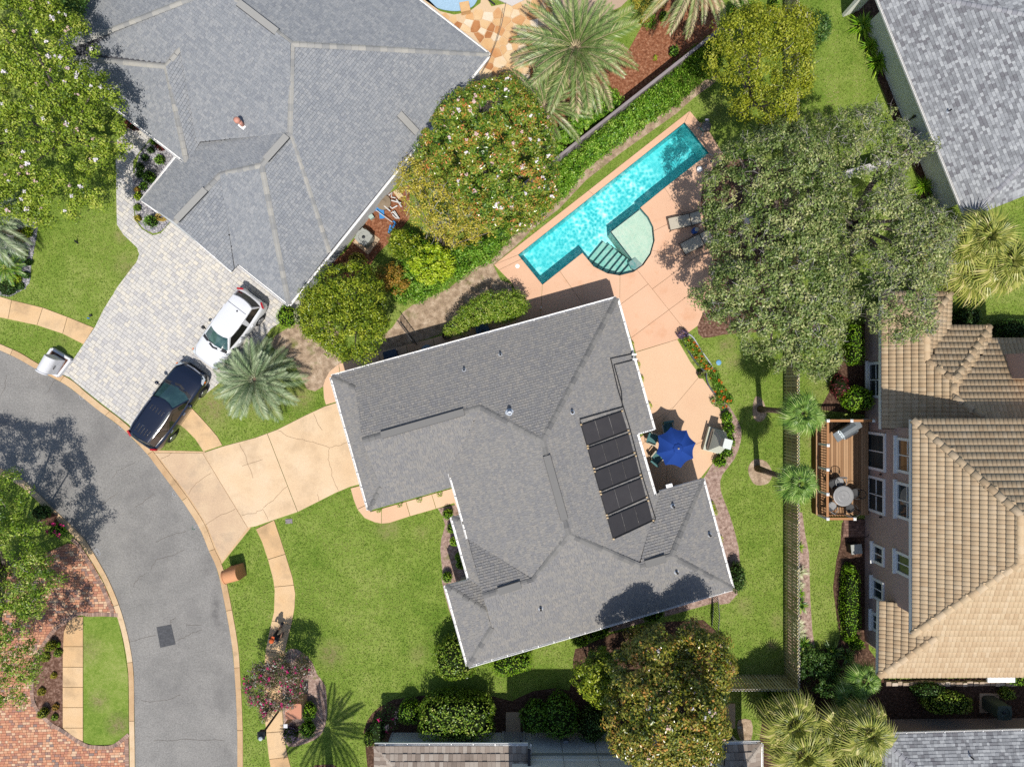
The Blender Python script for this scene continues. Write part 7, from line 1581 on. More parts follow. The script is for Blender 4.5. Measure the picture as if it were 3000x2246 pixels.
def palm(label, base, h, protos, n, el0, el1, r0=.22, lean=(0, 0), name='palm_tree', cat='palm', group=None, azim=None, sc=(.85, 1.1), trunk=True, boots=False):
    B = P(*base); t = thing(name, label, cat, B, 0, group); top = Vector((lean[0], lean[1], h))
    if trunk:
        b = MB(); b.tube([Vector((0, 0, 0)), top * .3 + Vector((0, 0, 0)), top * .65, top], [r0 * 1.25, r0, r0 * .9, r0 * 1.05], 10); b.build('trunk', M_PTRUNK, t, smooth=True)
    for k in range(n):
        f = (k + .5) / n; az = k * 2.39996 + random.uniform(-.15, .15) if azim is None else random.uniform(*azim); el = el0 + (el1 - el0) * f + random.uniform(-.1, .1)
        pr = protos[min(len(protos) - 1, int(f * len(protos)))]; pr = random.choice(pr) if isinstance(pr, list) else pr
        s = random.uniform(*sc) * (1 - .35 * max(0, el) / 1.5)
        link('frond', pr, t, Matrix.Translation(top + Vector((r0 * .4 * math.cos(az), r0 * .4 * math.sin(az), .15 * (1 - f)))) @ Matrix.Rotation(az, 4, 'Z') @ Matrix.Rotation(-el, 4, 'Y') @ Matrix.Rotation(random.uniform(-.35, .35), 4, 'X') @ Matrix.Scale(s, 4))
    return t
F_BIG = [[feather(3.3, 52, .62, .7, M_PALM, (.42, .16)) for _ in range(2)], [feather(3.4, 52, .62, .85, M_PALM, (.5, .2)) for _ in range(2)], [feather(3.3, 48, .55, 1.0, M_PALM, (.72, .22)) for _ in range(2)]]
F_DRY = [[feather(3.0, 46, .45, 1.0, M_PALM, (.8, .15)) for _ in range(2)]]
F_PIN = [[feather(2.2, 44, .6, 1.0, M_PINDO, (.45, .18), slant=1.3, vee=.6, wid=.05) for _ in range(2)], [feather(2.35, 44, .62, 1.25, M_PINDO, (.5, .18), slant=1.3, vee=.55, wid=.05) for _ in range(2)]]
F_FAN = [[fan(.5, 1.0, 26, .25, M_FANP, (.4, .2)) for _ in range(2)], [fan(.65, 1.05, 26, .45, M_FANP, (.55, .22)) for _ in range(2)]]
F_SAB = [[fan(.35, .7, 24, .25, M_SABAL, (.4, .2)) for _ in range(2)], [fan(.45, .75, 24, .5, M_SABAL, (.55, .2)) for _ in range(2)]]
F_SAGO = [[feather(1.05, 30, .2, .7, M_SAGO, (.45, .2), slant=.5, vee=.1, wid=.03) for _ in range(2)]]
F_TUFT = [[feather(.5, 4, .3, .9, M_SAGO, (.5, .2), wid=.04)]]
palm('big feather palm with pale dry lower fronds by the flagstones', (1668, 238), 3.6, F_BIG, 52, 1.3, -.5, .3)
palm('smaller feather palm between the big palm and magnolia', (1588, 372), 2.6, [F_BIG[0], F_BIG[1]], 24, 1.1, -.3, .22, sc=(.6, .8))
palm('feather palm with drooping dry fronds cut off by the top edge', (1985, 50), 4.0, F_DRY, 26, .5, -.6, .26)
palm('dense silvery pindo palm beside the white hatchback', (778, 1112), 1.5, F_PIN, 44, 1.3, -.15, .3)
palm('silvery palm reaching in from the photo edge beside the sago', (35, 672), 1.7, F_PIN, 34, 1.2, -.25, .28)
palm('sago palm with dark stiff fronds in the grey pebbles', (48, 790), .7, F_SAGO, 30, 1.0, -.1, .15, trunk=True)
def sabal(label, base, h, n=20, **k): return palm(label, base, h, F_SAB, n, 1.3, -.6, .14, **k)
sabal('slender cabbage palm at the upper sand ring leaning over fence', (2226, 1198), 5.3, lean=(.05, .02), group='cabbage palms beside the picket fence'); sabal('slender cabbage palm at the lower sand ring near fence', (2218, 1371), 5.2, lean=(.05, -.02), group='cabbage palms beside the picket fence')
for i, (x, y, h, n, s_, lab) in enumerate([(2255, 2035, 3.0, 22, (.9, 1.15), 'shaggy fan palm nearest the fence corner'), (2275, 2110, 3.2, 24, (.95, 1.2), 'fan palm behind the tiled wing roof corner'), (2350, 2120, 2.6, 20, (.9, 1.1), 'fan palm over the pinkish mulch path'), (2400, 2080, 2.8, 22, (.9, 1.15), 'fan palm with yellow blades toward the sandy wall'), (2445, 2050, 3.4, 22, (.85, 1.1), 'tall fan palm leaning over the pale roof corner'), (2430, 2170, 3.0, 24, (.95, 1.2), 'fan palm lowest in the clump at the photo bottom')]):
    palm(lab, (x, y), h, F_FAN, n, 1.35, -.75, .16, name='fan_palm', group='fan palms clumped in the corner bed', sc=s_)
for i, (x, y, h, lab) in enumerate([(2800, 728, 3.4, 'fan palm in front of the blank wall corner'), (2880, 700, 3.8, 'fan palm over the pale roof edge'), (2940, 770, 3.6, 'fan palm at the far frame edge'), (2845, 790, 3.0, 'lower fan palm above the shaded lawn')]):
    palm(lab, ((x - 1500) * (1 - h / H) + 1500, (y - 1123) * (1 - h / H) + 1123), h, F_FAN, 24, 1.35, -.8, .16, name='fan_palm', group='fan palms beside the blank wall', sc=(.95, 1.25))
for x, y, h, lab in [(2530, 1990, 2.0, 'small bright fan palm by the tile eave corner'), (2490, 2040, 1.7, 'small fan palm with a white trunk on dark mulch')]:
    palm(lab, ((x - 1500) * (1 - h / H) + 1500, (y - 1123) * (1 - h / H) + 1123), h, F_SAB, 16, 1.3, -.5, .07, name='fan_palm', group='small fan palms by the tan house', sc=(.8, 1.05))
palm('palm standing below the frame that shades the front lawn', (968, 2272), 5.0, F_BIG, 30, 1.0, -.35, .2, sc=(.75, .9))
# ---------------------------------------------------------------- trees
tree('large crepe myrtle with white blossom heads by the paver walk', [(-190, -90), (60, -110), (135, -60), (170, 10), (205, 35), (240, 75), (268, 90), (290, 125), (300, 190), (328, 250), (358, 285), (345, 330), (362, 380), (368, 440), (350, 480), (335, 560), (305, 610), (250, 640), (180, 650), (100, 655), (40, 640), (-100, 640), (-190, 500)], 5.0, 7.0, 1.8, (285, 440), M_MYRT, 760, 110, .4, (.115, .065), 'crepe_myrtle', blossoms=((M_PBLOS, 110, .085), (M_SALM, 70, .08)), trunk_r=.14, limbs=9, group=None)
tree('round magnolia with rusty leaf tips and white flowers beside the vine bank', [(1225, 440), (1245, 395), (1285, 345), (1330, 300), (1390, 265), (1440, 252), (1500, 242), (1535, 275), (1575, 310), (1605, 360), (1618, 430), (1628, 500), (1630, 560), (1612, 610), (1580, 650), (1530, 690), (1470, 690), (1400, 640), (1300, 560), (1240, 500)], 4.6, 7.0, 1.2, (1440, 570), M_MAGN, 460, 100, .34, (.14, .075), 'magnolia_tree', blossoms=((M_PBLOS, 26, .09), (M_SALM, 40, .07)), trunk_r=.2, group=None)
tree('thin yellowing tree with bare grey twigs below the magnolia', [(1170, 500), (1200, 470), (1250, 470), (1300, 510), (1360, 570), (1420, 610), (1455, 650), (1440, 685), (1400, 700), (1345, 722), (1290, 705), (1235, 670), (1190, 620), (1165, 560)], 3.6, 5.0, 1.2, (1305, 735), M_YEL, 230, 34, .34, (.11, .06), 'yellowing_tree', twigs=300, trunk_r=.08, limbs=6)
tree('broad glossy citrus tree between the garage corner and side walk', [(905, 835), (935, 795), (1000, 785), (1060, 775), (1090, 815), (1130, 850), (1128, 900), (1150, 955), (1135, 1000), (1108, 1010), (1088, 1045), (1050, 1055), (1000, 1048), (960, 1030), (930, 1000), (902, 980), (886, 930), (880, 875)], 3.2, 4.8, .6, (1035, 930), M_CITR, 240, 100, .36, (.12, .065), 'citrus_tree', trunk_r=.13)
tree('yellow green tree leaning across the top of the picket fence', [(2065, 140), (2085, 108), (2150, 62), (2200, 42), (2250, 62), (2315, 42), (2350, 62), (2375, 110), (2350, 160), (2352, 230), (2362, 260), (2340, 295), (2310, 330), (2300, 390), (2258, 420), (2222, 408), (2200, 370), (2168, 330), (2148, 290), (2120, 250), (2092, 230), (2080, 180)], 5.0, 7.2, 1.6, (2175, 330), M_YELG, 290, 84, .38, (.11, .06), 'yellow_green_tree', twigs=60, trunk_r=.16, lumps=2.4)
tree('small dark tree poking over the fence onto the striped lawn', [(2338, 62), (2380, 46), (2420, 75), (2415, 108), (2390, 132), (2350, 146), (2335, 100)], 2.6, 3.6, .5, (2325, 180), M_DKSH, 70, 44, .3, (.12, .07), 'small_tree', trunk_r=.07, limbs=3)
oak1 = [(2065, 500), (2085, 462), (2140, 425), (2200, 402), (2260, 365), (2330, 392), (2390, 400), (2420, 480), (2440, 600), (2450, 720), (2470, 840), (2450, 960), (2440, 1040), (2420, 1085), (2350, 1110), (2310, 1090), (2200, 1040), (2130, 990), (2095, 940), (2035, 905), (2012, 870), (2060, 825), (2100, 770), (2085, 720), (2062, 600)]
tree('spreading oak with pale lichen covered twigs over the pool deck', oak1, 5.2, 7.6, 2.2, (2245, 745), M_OAK, 760, 84, .36, (.13, .07), 'oak_tree', twigs=1300, trunk_r=.28, limbs=12, lumps=1.6, inner=.25)
tree('second oak with sparse greyer crown against the blank wall', [(2390, 400), (2400, 355), (2480, 332), (2560, 322), (2600, 352), (2632, 400), (2660, 430), (2715, 415), (2740, 420), (2700, 455), (2660, 485), (2625, 525), (2640, 600), (2690, 590), (2742, 640), (2785, 690), (2770, 750), (2740, 800), (2735, 850), (2700, 865), (2718, 940), (2690, 990), (2640, 995), (2590, 1005), (2560, 965), (2500, 930), (2455, 945), (2470, 840), (2450, 720), (2440, 600), (2420, 480)], 5.4, 7.6, 2.4, (2440, 680), M_OAK, 470, 64, .36, (.12, .065), 'oak_tree', twigs=1500, trunk_r=.24, limbs=10, lumps=1.6, inner=.2, tone_shift=.1)
tree('heavy bronze green magnolia between the two lower roofs', [(1790, 1960), (1800, 1905), (1860, 1880), (1880, 1850), (1930, 1835), (1970, 1860), (2050, 1822), (2092, 1832), (2122, 1870), (2132, 1920), (2120, 1960), (2115, 2010), (2100, 2040), (2110, 2090), (2090, 2150), (2060, 2200), (2000, 2218), (1950, 2200), (1890, 2228), (1850, 2200), (1800, 2180), (1780, 2140), (1770, 2090), (1792, 2030)], 5.4, 8.2, 1.0, (1900, 1930), M_MAG2, 500, 120, .38, (.145, .075), 'magnolia_tree', blossoms=((M_PBLOS, 9, .09), (M_SALM, 16, .07)), trunk_r=.22, lumps=1.5)
tree('dark glossy shrub tree tucked against the lower magnolia', [(1686, 1985), (1710, 1930), (1750, 1908), (1795, 1920), (1810, 1960), (1800, 2030), (1785, 2055), (1750, 2050), (1718, 2030)], 3.0, 4.2, .4, (1730, 1960), M_CITR, 130, 56, .32, (.15, .08), 'shrub_tree', trunk_r=.08, limbs=4)
tree('feathery oak overhanging the brick driveway at the photo edge', [(-230, 1420), (-60, 1400), (0, 1395), (40, 1385), (66, 1388), (60, 1425), (92, 1432), (84, 1480), (122, 1530), (104, 1560), (152, 1602), (134, 1640), (190, 1680), (160, 1722), (150, 1752), (112, 1800), (92, 1850), (102, 1900), (120, 1940), (100, 2000), (90, 2050), (55, 2062), (0, 2050), (-230, 2050)], 4.2, 6.2, 1.4, (60, 1640), M_HEDG, 640, 84, .38, (.12, .06), 'oak_tree', twigs=250, trunk_r=.2, limbs=9, lumps=1.4)
tree('dark leafy tree at the top corner behind the grey roof', [(120, -60), (200, -80), (280, -60), (262, 0), (235, 45), (200, 60), (150, 30)], 3.6, 4.6, .5, (300, 40), M_DKSH, 130, 40, .36, (.12, .07), 'dark_tree', trunk_r=.1, limbs=3)
# ---------------------------------------------------------------- vine bank, hedges, shrubs
bank('broad bank of green vines sloping from the plank fence to pool lawn', [(1640, 588), (1560, 645), (1500, 690), (1515, 600), (1570, 540), (1618, 496), (1690, 440), (1790, 355), (1900, 262), (2000, 176), (2075, 118), (2110, 140), (2100, 215), (2035, 262), (1985, 307), (1936, 340), (1830, 410), (1720, 497)], .7, 1.5, M_VINE, 900, 40, .26, (.1, .075))
bank('vines spilling over the palm side of the plank fence', [(1590, 470), (1620, 420), (1690, 330), (1740, 280), (1790, 270), (1820, 310), (1760, 350), (1700, 400), (1620, 470)], 1.0, 1.9, M_VINE, 170, 40, .25, (.12, .09))
bank('lower vine bank curling round the sandy path', [(1500, 692), (1440, 762), (1390, 783), (1315, 843), (1250, 872), (1212, 890), (1160, 880), (1140, 830), (1180, 780), (1150, 720), (1150, 690), (1200, 680), (1260, 720), (1340, 725), (1420, 700), (1500, 640)], .9, 1.7, M_VINE, 520, 40, .27, (.1, .07), tone_shift=-.04)
bank('bright lime shrub glowing inside the lower vine bank', [(1200, 770), (1225, 730), (1265, 715), (1310, 738), (1328, 775), (1310, 815), (1262, 828), (1220, 808)], 1.9, 2.6, M_LIME, 90, 46, .27, (.12, .07), 'lime_shrub', 'shrub')
bank('rusty orange shrub between the citrus tree and vines', [(1082, 785), (1110, 768), (1160, 778), (1192, 812), (1185, 850), (1140, 858), (1100, 830)], 1.6, 2.4, M_RUST, 60, 46, .26, (.11, .06), 'rusty_shrub', 'shrub')
bank('dark shrub with bright tips at the head of the path', [(1140, 690), (1165, 675), (1215, 690), (1230, 730), (1190, 760), (1150, 740)], 1.4, 2.1, M_CITR, 70, 44, .26, (.11, .06), 'shrub', 'shrub')
shrub('small yellow flecked shrub on shaded mulch by the white wall', (1047, 757), 24, 17, 1.2, M_YEL, 420, (.1, .06)); shrub('low green shrub at the white wall foot beside mulch', (985, 790), 20, 14, .8, M_DKSH, 300, (.1, .06))
shrub('round clipped green shrub at the grey garage corner', (841, 928), 31, 36, 1.2, M_SHRB, 900, (.08, .05)); shrub('pale cream variegated shrub beside the round clipped one', (884, 925), 20, 34, 1.4, M_GRAY, 500, (.08, .05))
# flowering hedge north of the main house: three rounded blocks
h_g = 'clipped flowering hedge by the shaded walk'
bank('flowering clipped hedge curving along the shaded side walk', [(1310, 952), (1308, 985), (1340, 986), (1380, 962), (1410, 946), (1500, 940), (1540, 915), (1548, 882), (1520, 856), (1470, 850), (1420, 860), (1370, 890), (1338, 922)], 1.7, 2.1, M_HEDG, 380, 46, .22, (.08, .05), 'hedge', 'hedge', lumps=.3)
for x, y, r, h, lab in [(1312, 1506, 16, .75, 'topmost ball shrub in the row beside the porch'), (1324, 1547, 15, .7, 'second ball shrub from the walk beside the porch'), (1331, 1585, 14, .7, 'third ball shrub partly under the porch gutter'), (1345, 1630, 13, .7, 'fourth ball shrub in the porch shade line'), (1350, 1652, 15, .65, 'shaded ball shrub near the porch corner'), (1310, 1690, 16, .7, 'half shaded ball shrub at the end of row')]:
    shrub(lab, (x, y), r, r, h, M_SHRB, 420, (.06, .04), group='ball shrubs along the porch', rough=.04)
shrub('big round glossy shrub at the lower corner of the main roof', (1335, 1925), 66, 66, 2.2, M_HEDG, 2600, (.11, .065), rough=.07)
shrub('bright mounded shrub under the lower eave of the main house', (1500, 1940), 66, 36, 1.3, M_SHRB, 1900, (.08, .05), rot=12); shrub('small bright shrub under the eave next to the magnolia shadow', (1698, 1872), 26, 22, 1.0, M_SHRB, 600, (.08, .05)); shrub('shaded shrub under the eave nearest the magnolia', (1752, 1850), 42, 22, 1.0, M_SHRB, 800, (.08, .05), rot=15); shrub('dark eave shrub wholly in the magnolia shadow', (1915, 1803), 34, 16, .9, M_SHRB, 500, (.08, .05), rot=15)
shrub('small yellow green weed by the far wall corner shrub', (1318, 1752), 9, 22, .5, M_SHRB, 160, (.06, .04))
shrub('thick rectangular clipped hedge before the brown tiled roof', (1340, 2092), 108, 60, 2.3, M_HEDG, 5200, (.11, .065), p=5, name='hedge', cat='hedge', rough=.05)
shrub('round topped yellow green shrub beside the rectangular hedge', (1200, 2082), 30, 32, 1.5, M_SHRB, 900, (.07, .045), p=3, rough=.04)
shrub('rose bush with a few pink blooms in the corner bed', (1140, 2100), 34, 38, 1.2, M_DKSH, 500, (.08, .05), name='rose_bush', cat='bush', blossoms=((M_SALM, 5, .09), (M_PINK, 5, .07)), core=False)
shrub('low clipped shrub at the lawn corner of the bed', (1083, 2160), 18, 22, .9, M_HEDG, 420, (.07, .045), p=3); shrub('shaded clipped shrub behind the low one', (1108, 2140), 22, 40, .8, M_DKSH, 480, (.08, .05), p=3)
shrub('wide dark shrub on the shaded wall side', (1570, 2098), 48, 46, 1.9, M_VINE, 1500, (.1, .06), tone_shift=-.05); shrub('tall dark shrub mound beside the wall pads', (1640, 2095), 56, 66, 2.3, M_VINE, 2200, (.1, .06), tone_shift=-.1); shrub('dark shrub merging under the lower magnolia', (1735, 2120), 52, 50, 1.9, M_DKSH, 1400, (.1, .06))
# arching pink shrub and its bed
tree('sprawling shrub with magenta flowers arching over the sidewalk', [(720, 1985), (745, 1950), (790, 1935), (820, 1910), (870, 1915), (905, 1930), (912, 1965), (890, 1990), (890, 2030), (880, 2060), (850, 2062), (820, 2070), (800, 2090), (778, 2098), (765, 2060), (735, 2040)], 1.9, 2.9, .5, (900, 1965), M_BOUG, 260, 46, .28, (.09, .055), 'bougainvillea', 'shrub', blossoms=((M_PINK, 70, .06),), twigs=90, trunk_r=.05, limbs=5)
shrub('yellow green rounded shrub above its twin beside the mailbox', (905, 2082), 23, 26, .9, M_SHRB, 520, (.09, .055), group='twin shrubs by the square mailbox'); shrub('yellow green rounded shrub below its twin near purple leaves', (901, 2135), 25, 25, .9, M_SHRB, 520, (.09, .055), group='twin shrubs by the square mailbox')
o = shrub('low spread of dark purple foliage at the mailbox foot', (852, 2150), 27, 30, .35, M_PURP, 900, (.08, .05), name='purple_groundcover', cat='plant', rough=.2)
# ---------------------------------------------------------------- beds by the paver driveway
for x, y, r, h, mt, lab in [(80, 680, 16, .5, M_LIME, 'lime yellow mound nearest the palm tip'), (66, 742, 15, .5, M_LIME, 'lime yellow mound between the palm and sago'), (48, 816, 14, .5, M_LIME, 'yellow mound just below the sago'), (22, 842, 28, .7, M_DKSH, 'dark green mound near the pale sidewalk'), (62, 692, 20, .5, M_RUST, 'brownish shrub under the silvery palm tip'), (84, 768, 10, .3, M_DKSH, 'small blue green plant at the bed edge, upper'), (76, 806, 11, .35, M_DKSH, 'small dark plant at the bed edge, lower'), (60, 838, 12, .3, M_DKSH, 'tiny plant among pebbles beside the dark mound')]:
    shrub(lab, (x, y), r, r, h, mt, int(26 * r), (.07, .045), cat='plant', name='bed_plant', group='plants in the pebble bed at the photo edge')
for x, y, r, h, mt, lab in [(388, 362, 26, .8, M_BURG, 'burgundy shrub under the eave near the myrtle'), (470, 428, 17, .5, M_BURG, 'small burgundy shrub at the roof edge'), (450, 415, 12, .5, M_SHRB, 'small green plant beside the burgundy one'), (442, 440, 12, .4, M_DKSH, 'round green plant highest in the pebbles'), (425, 462, 12, .4, M_DKSH, 'round green plant second in the pebbles'), (468, 468, 18, .5, M_VINE, 'leafy plant beside the fascia of lower roof'), (410, 488, 15, .4, M_DKSH, 'dark plant at the paver walk edge'), (408, 510, 14, .4, M_DKSH, 'dark plant below it by the walk'), (436, 518, 24, .6, M_VINE, 'largest leafy plant in the middle of bed'), (420, 545, 14, .4, M_VINE, 'leafy plant at the narrowing of bed'), (402, 555, 10, .3, M_RUST, 'brown tinged low plant by the walk'), (405, 575, 15, .4, M_LIME, 'lime plant at the narrow bed strip'), (403, 608, 13, .4, M_HEDG, 'light green plant lower on the strip'), (404, 640, 12, .4, M_YEL, 'yellowish plant at the strip end'), (442, 648, 22, .9, M_VINE, 'small palm like plant in grey pebbles')]:
    shrub(lab, (x, y), r * .8, r * .8, h, mt, int(24 * r), (.08, .045), cat='plant', name='bed_plant', group='plants in the pebble bed beside the paver walk', rough=.16)
M_SOLIDP = None
def scatter_stones(name, poly, n, r, z=.04):
    w = [(q.x, q.y) for q in PX(poly)]; b = MB(); xs = [q[0] for q in w]; ys = [q[1] for q in w]; X = rng.uniform(min(xs), max(xs), n); Y = rng.uniform(min(ys), max(ys), n); ok = inside(w, X, Y)
    for x, y in zip(X[ok], Y[ok]):
        s = r * random.uniform(.6, 1.4); a = random.random() * 3; b.tone = random.random(); q = [(x + s * math.cos(a + k * 1.2566) * random.uniform(.7, 1.1), y + s * math.sin(a + k * 1.2566) * random.uniform(.7, 1.1)) for k in range(5)]
        b.poly([(u, v, z - .02) for u, v in q] + [(x + (u - x) * .6, y + (v - y) * .6, z + s * .5) for u, v in q], [(5, 6, 7, 8, 9)] + [(k, (k + 1) % 5, (k + 1) % 5 + 5, k + 5) for k in range(5)])
    b.build(name, M_PEBB, kind='stuff')
scatter_stones('pebbles', [(391, 520), (409, 452), (446, 406), (520, 462), (430, 590), (508, 640), (472, 678), (449, 684), (420, 668), (400, 640), (391, 580)], 2600, .05)
scatter_stones('pebbles', [(-20, 600), (112, 655), (105, 705), (94, 763), (87, 828), (72, 846), (29, 868), (-20, 862)], 2600, .05)
# island bed on the brick side
for x, y, r, h, mt, lab in [(150, 1891, 16, .7, M_YELG, 'olive ball shrub highest in the island mulch'), (127, 2087, 15, .7, M_YELG, 'olive ball shrub lowest in the island mulch'), (170, 1888, 7, .3, M_SHRB, 'tiny green plant beside the upper olive ball'), (170, 1912, 12, .35, M_HEDG, 'yellow flecked plant along the walk slab'), (133, 1925, 14, .35, M_YELG, 'yellow green plant in the bed middle'), (157, 1978, 9, .3, M_YEL, 'small yellow plant mid bed'), (122, 2025, 12, .3, M_YEL, 'yellow orange plant by the brick border'), (163, 2070, 10, .3, M_RUST, 'rust flecked plant by the walk slab'), (160, 2100, 10, .3, M_HEDG, 'small green plant lowest along the slab')]:
    shrub(lab, (x, y), r, r, h, mt, int(28 * r), (.06, .04), cat='plant', name='bed_plant', group='plants in the island mulch bed')
shrub('low bush with magenta flowers beside the brown boulder', (168, 1553), 24, 22, .8, M_SHRB, 520, (.07, .045), name='flowering_bush', cat='bush', blossoms=((M_PINK, 9, .08),), tone_shift=-.1); shrub('dark rounded bush behind the boulder', (122, 1500), 30, 24, .9, M_DKSH, 600, (.08, .05))
# ---------------------------------------------------------------- flower bed and patio edge
for i, (x, y, r) in enumerate([(2008, 998, 14), (2022, 1012, 14), (2034, 1022, 15), (2046, 1036, 15), (2050, 1050, 14), (2060, 1066, 14), (2076, 1078, 13), (2096, 1100, 16), (2100, 1118, 14), (2106, 1136, 14), (2118, 1150, 16), (2100, 1172, 18), (2120, 1180, 20), (2136, 1170, 14)]):
    shrub('%s marigold clump from the %s' % (('first', 'second', 'third', 'fourth', 'fifth', 'sixth', 'seventh')[i % 7], 'pool corner in the upper flower bed' if i < 7 else 'potted plant in the lower flower bed'), (x, y), r, r, .5, M_VINE if i > 6 else M_HEDG, 300, (.08, .05), cat='flowers', name='marigold_clump', group='marigolds in bed nearest the pool' if i < 7 else 'marigolds in bed toward the fireplace', blossoms=((M_ORNG, 4 if i % 2 == 0 else 2, .055),), rough=.15, core=False)
for i, (x, y, rx, ry) in enumerate([(2130, 1222, 16, 20), (2136, 1256, 17, 22), (2138, 1290, 17, 20), (2128, 1322, 20, 20), (2110, 1352, 20, 16)]):
    shrub(('topmost', 'second', 'middle', 'fourth', 'lowest')[i] + ' low green shrub in the curve behind the fireplace', (x, y), rx, ry, .7, M_SHRB, 420, (.09, .055), group='low shrubs behind the fireplace', rough=.14, tone_shift=-.12)
shrub('potted leafy plant on the patio at the bed tip', (2052, 1100), 9, 9, .55, M_HEDG, 120, (.07, .045), cat='plant', name='potted_plant', lift=.15, core=False); shrub('dark purple plant at the corner of the pool deck', (2000, 978), 18, 14, .6, M_PURP, 420, (.08, .05), cat='plant', name='purple_plant', core=False)
shrub('dark green shrub at the outer corner of the east wing', (2160, 1690), 24, 46, 1.3, M_DKSH, 1100, (.08, .05), group=None, tone_shift=.06)
EAVEW = ['under the east gutter nearest the pool', 'under the east gutter by the pipe riser', 'under the east gutter below the pipe riser', 'under the east gutter by the roof step', 'in straw under the wing gutter, upper', 'in straw under the wing gutter, just lower', 'in straw beside the wing wall vent', 'under the garage eave nearest the driveway', 'second along the garage eave from the driveway', 'third along the garage eave from the driveway', 'under the garage eave nearest the porch']
for i, (x, y) in enumerate([(1850, 1010), (1868, 1070), (1878, 1110), (1902, 1190), (2088, 1480), (2094, 1500), (2110, 1580), (1110, 1490), (1170, 1474), (1228, 1460), (1288, 1444)]):
    shrub('small grassy plant ' + EAVEW[i], (x, y), 9, 12, .4, M_LIME if i < 7 else M_SHRB, 130, (.09, .03), cat='plant', name='eave_plant', group='small plants under the main house eaves', core=False)
# ---------------------------------------------------------------- east side: hedges and tufts
shrub('narrow clipped hedge against the taupe wall below windows', (2490, 1768), 24, 108, 1.0, M_SHRB, 2600, (.07, .045), p=5, name='hedge', cat='hedge', rough=.05); shrub('narrow clipped hedge shaded by the oak against the wall', (2502, 1010), 22, 58, 1.1, M_SHRB, 1500, (.07, .045), p=5, name='hedge', cat='hedge', rough=.05)
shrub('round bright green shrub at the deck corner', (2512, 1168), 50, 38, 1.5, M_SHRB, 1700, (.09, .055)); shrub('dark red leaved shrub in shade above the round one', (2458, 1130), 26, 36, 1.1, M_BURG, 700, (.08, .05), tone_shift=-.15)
shrub('small bright shrub at the upper end of the wall hedge', (2488, 1662), 16, 14, .7, M_SHRB, 260, (.09, .055)); shrub('rounded green shrub at the lower end of the wall hedge', (2508, 1885), 24, 18, .8, M_SHRB, 420, (.08, .05))
shrub('oval clipped shrub with pale tips behind the tan house', (2775, 2056), 76, 34, 1.3, M_HEDG, 2000, (.09, .055), tone_shift=.05); shrub('dark low shrub beside the oval clipped shrub', (2720, 2020), 50, 24, .9, M_DKSH, 900, (.09, .055)); shrub('small round shrub near the green air conditioner', (2950, 2030), 22, 18, .8, M_HEDG, 420, (.08, .05)); shrub('leafy shrub at the frame edge under the tile eave', (2985, 1990), 34, 16, .7, M_SHRB, 420, (.09, .055))
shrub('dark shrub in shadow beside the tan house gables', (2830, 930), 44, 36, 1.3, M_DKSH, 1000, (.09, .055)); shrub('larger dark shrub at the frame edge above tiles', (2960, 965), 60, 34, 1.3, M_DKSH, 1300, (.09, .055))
def tuft(label, c, r, h, mat_protos, n=18, group=None, sc=1.0):
    palm(label, c, .02, mat_protos, n, 1.2, .15, .03, name='grass_tuft', cat='plant', group=group, sc=(sc * .8, sc * 1.2), trunk=False)
F_BLADE = []
for mt in (M_SHRB, M_GRAY, M_SAGO):
    q = []
    for _ in range(2):
        m = MB()
        for k in range(5):
            a = random.uniform(-.3, .3); d = Vector((math.cos(a), math.sin(a), 0)); w_ = Vector((-d.y, d.x, 0)) * .018; L_ = random.uniform(.35, .55); m.tone = random.random(); p1 = d * L_ * .5 + Vector((0, 0, .05)); m.face([-w_, p1 - w_ * 1.2, p1 + w_ * 1.2, w_]); m.face([p1 - w_ * 1.2, d * L_ - Vector((0, 0, .08)), p1 + w_ * 1.2])
        q.append(m.mesh('frond', mt))
    F_BLADE.append([q])
TUFTW = ['behind the fence between the two palms', 'behind the fence at the lower palm', 'by the fence level with the brick steps', 'by the fence level with the upper hedge end', 'just below the topmost pale tuft', 'between the pale tufts and a dark one', 'halfway along the fence bed beside the hedge', 'by the fence level with the hedge foot', 'at the lowest pale spot of the bed', 'where the fence bed starts widening', 'against the fence in the shrub mass', 'at the outer rim of the shrub mass', 'on dark mulch below the hedge', 'on dark mulch nearest the tan wall', 'deep in the shaded fence corner', 'between the small palms and shrub mass']
for i, (x, y, kd, s_) in enumerate([(2320, 1300, 0, .7), (2325, 1400, 0, .7), (2338, 1600, 0, .8), (2340, 1672, 1, 1.0), (2338, 1708, 1, .8), (2340, 1735, 0, .7), (2342, 1768, 2, 1.1), (2330, 1822, 1, 1.1), (2338, 1850, 1, 1.0), (2350, 1880, 2, 1.2), (2340, 1920, 2, 1.3), (2365, 1930, 2, 1.3), (2435, 1905, 2, 1.3), (2475, 1915, 2, 1.3), (2395, 1950, 2, 1.3), (2440, 1955, 2, 1.2)]):
    tuft(('bright', 'pale striped', 'dark green')[kd] + ' strap leaved tuft ' + TUFTW[i], (x, y), 0, 0, F_BLADE[kd], 16, 'strap leaved tufts of the fence bed: ' + ('bright' if kd == 0 else 'pale' if kd == 1 else 'dark'), s_ * 1.1)
for i, (x, y, s_, lab) in enumerate([(2530, 75, 1.7, 'large strap leaved clump nearest the wing wall'), (2555, 132, 1.3, 'broad leaved clump between two strap clumps'), (2576, 178, 1.7, 'large strap leaved clump third from the wing wall'), (2665, 425, 1.3, 'strap clump under the oak by the grey cabinet'), (2710, 545, 1.2, 'strap clump below the board fence'), (2725, 600, 1.2, 'strap clump near the wall end'), (2745, 640, 1.1, 'strap clump at the palm shade')]):
    q = P(x, y, .3); tuft(lab, (1500 + q.x / S, 1123 - q.y / S), 0, 0, F_BLADE[0], 30, 'strap leaved clumps along the blank wall', s_ * 1.1)
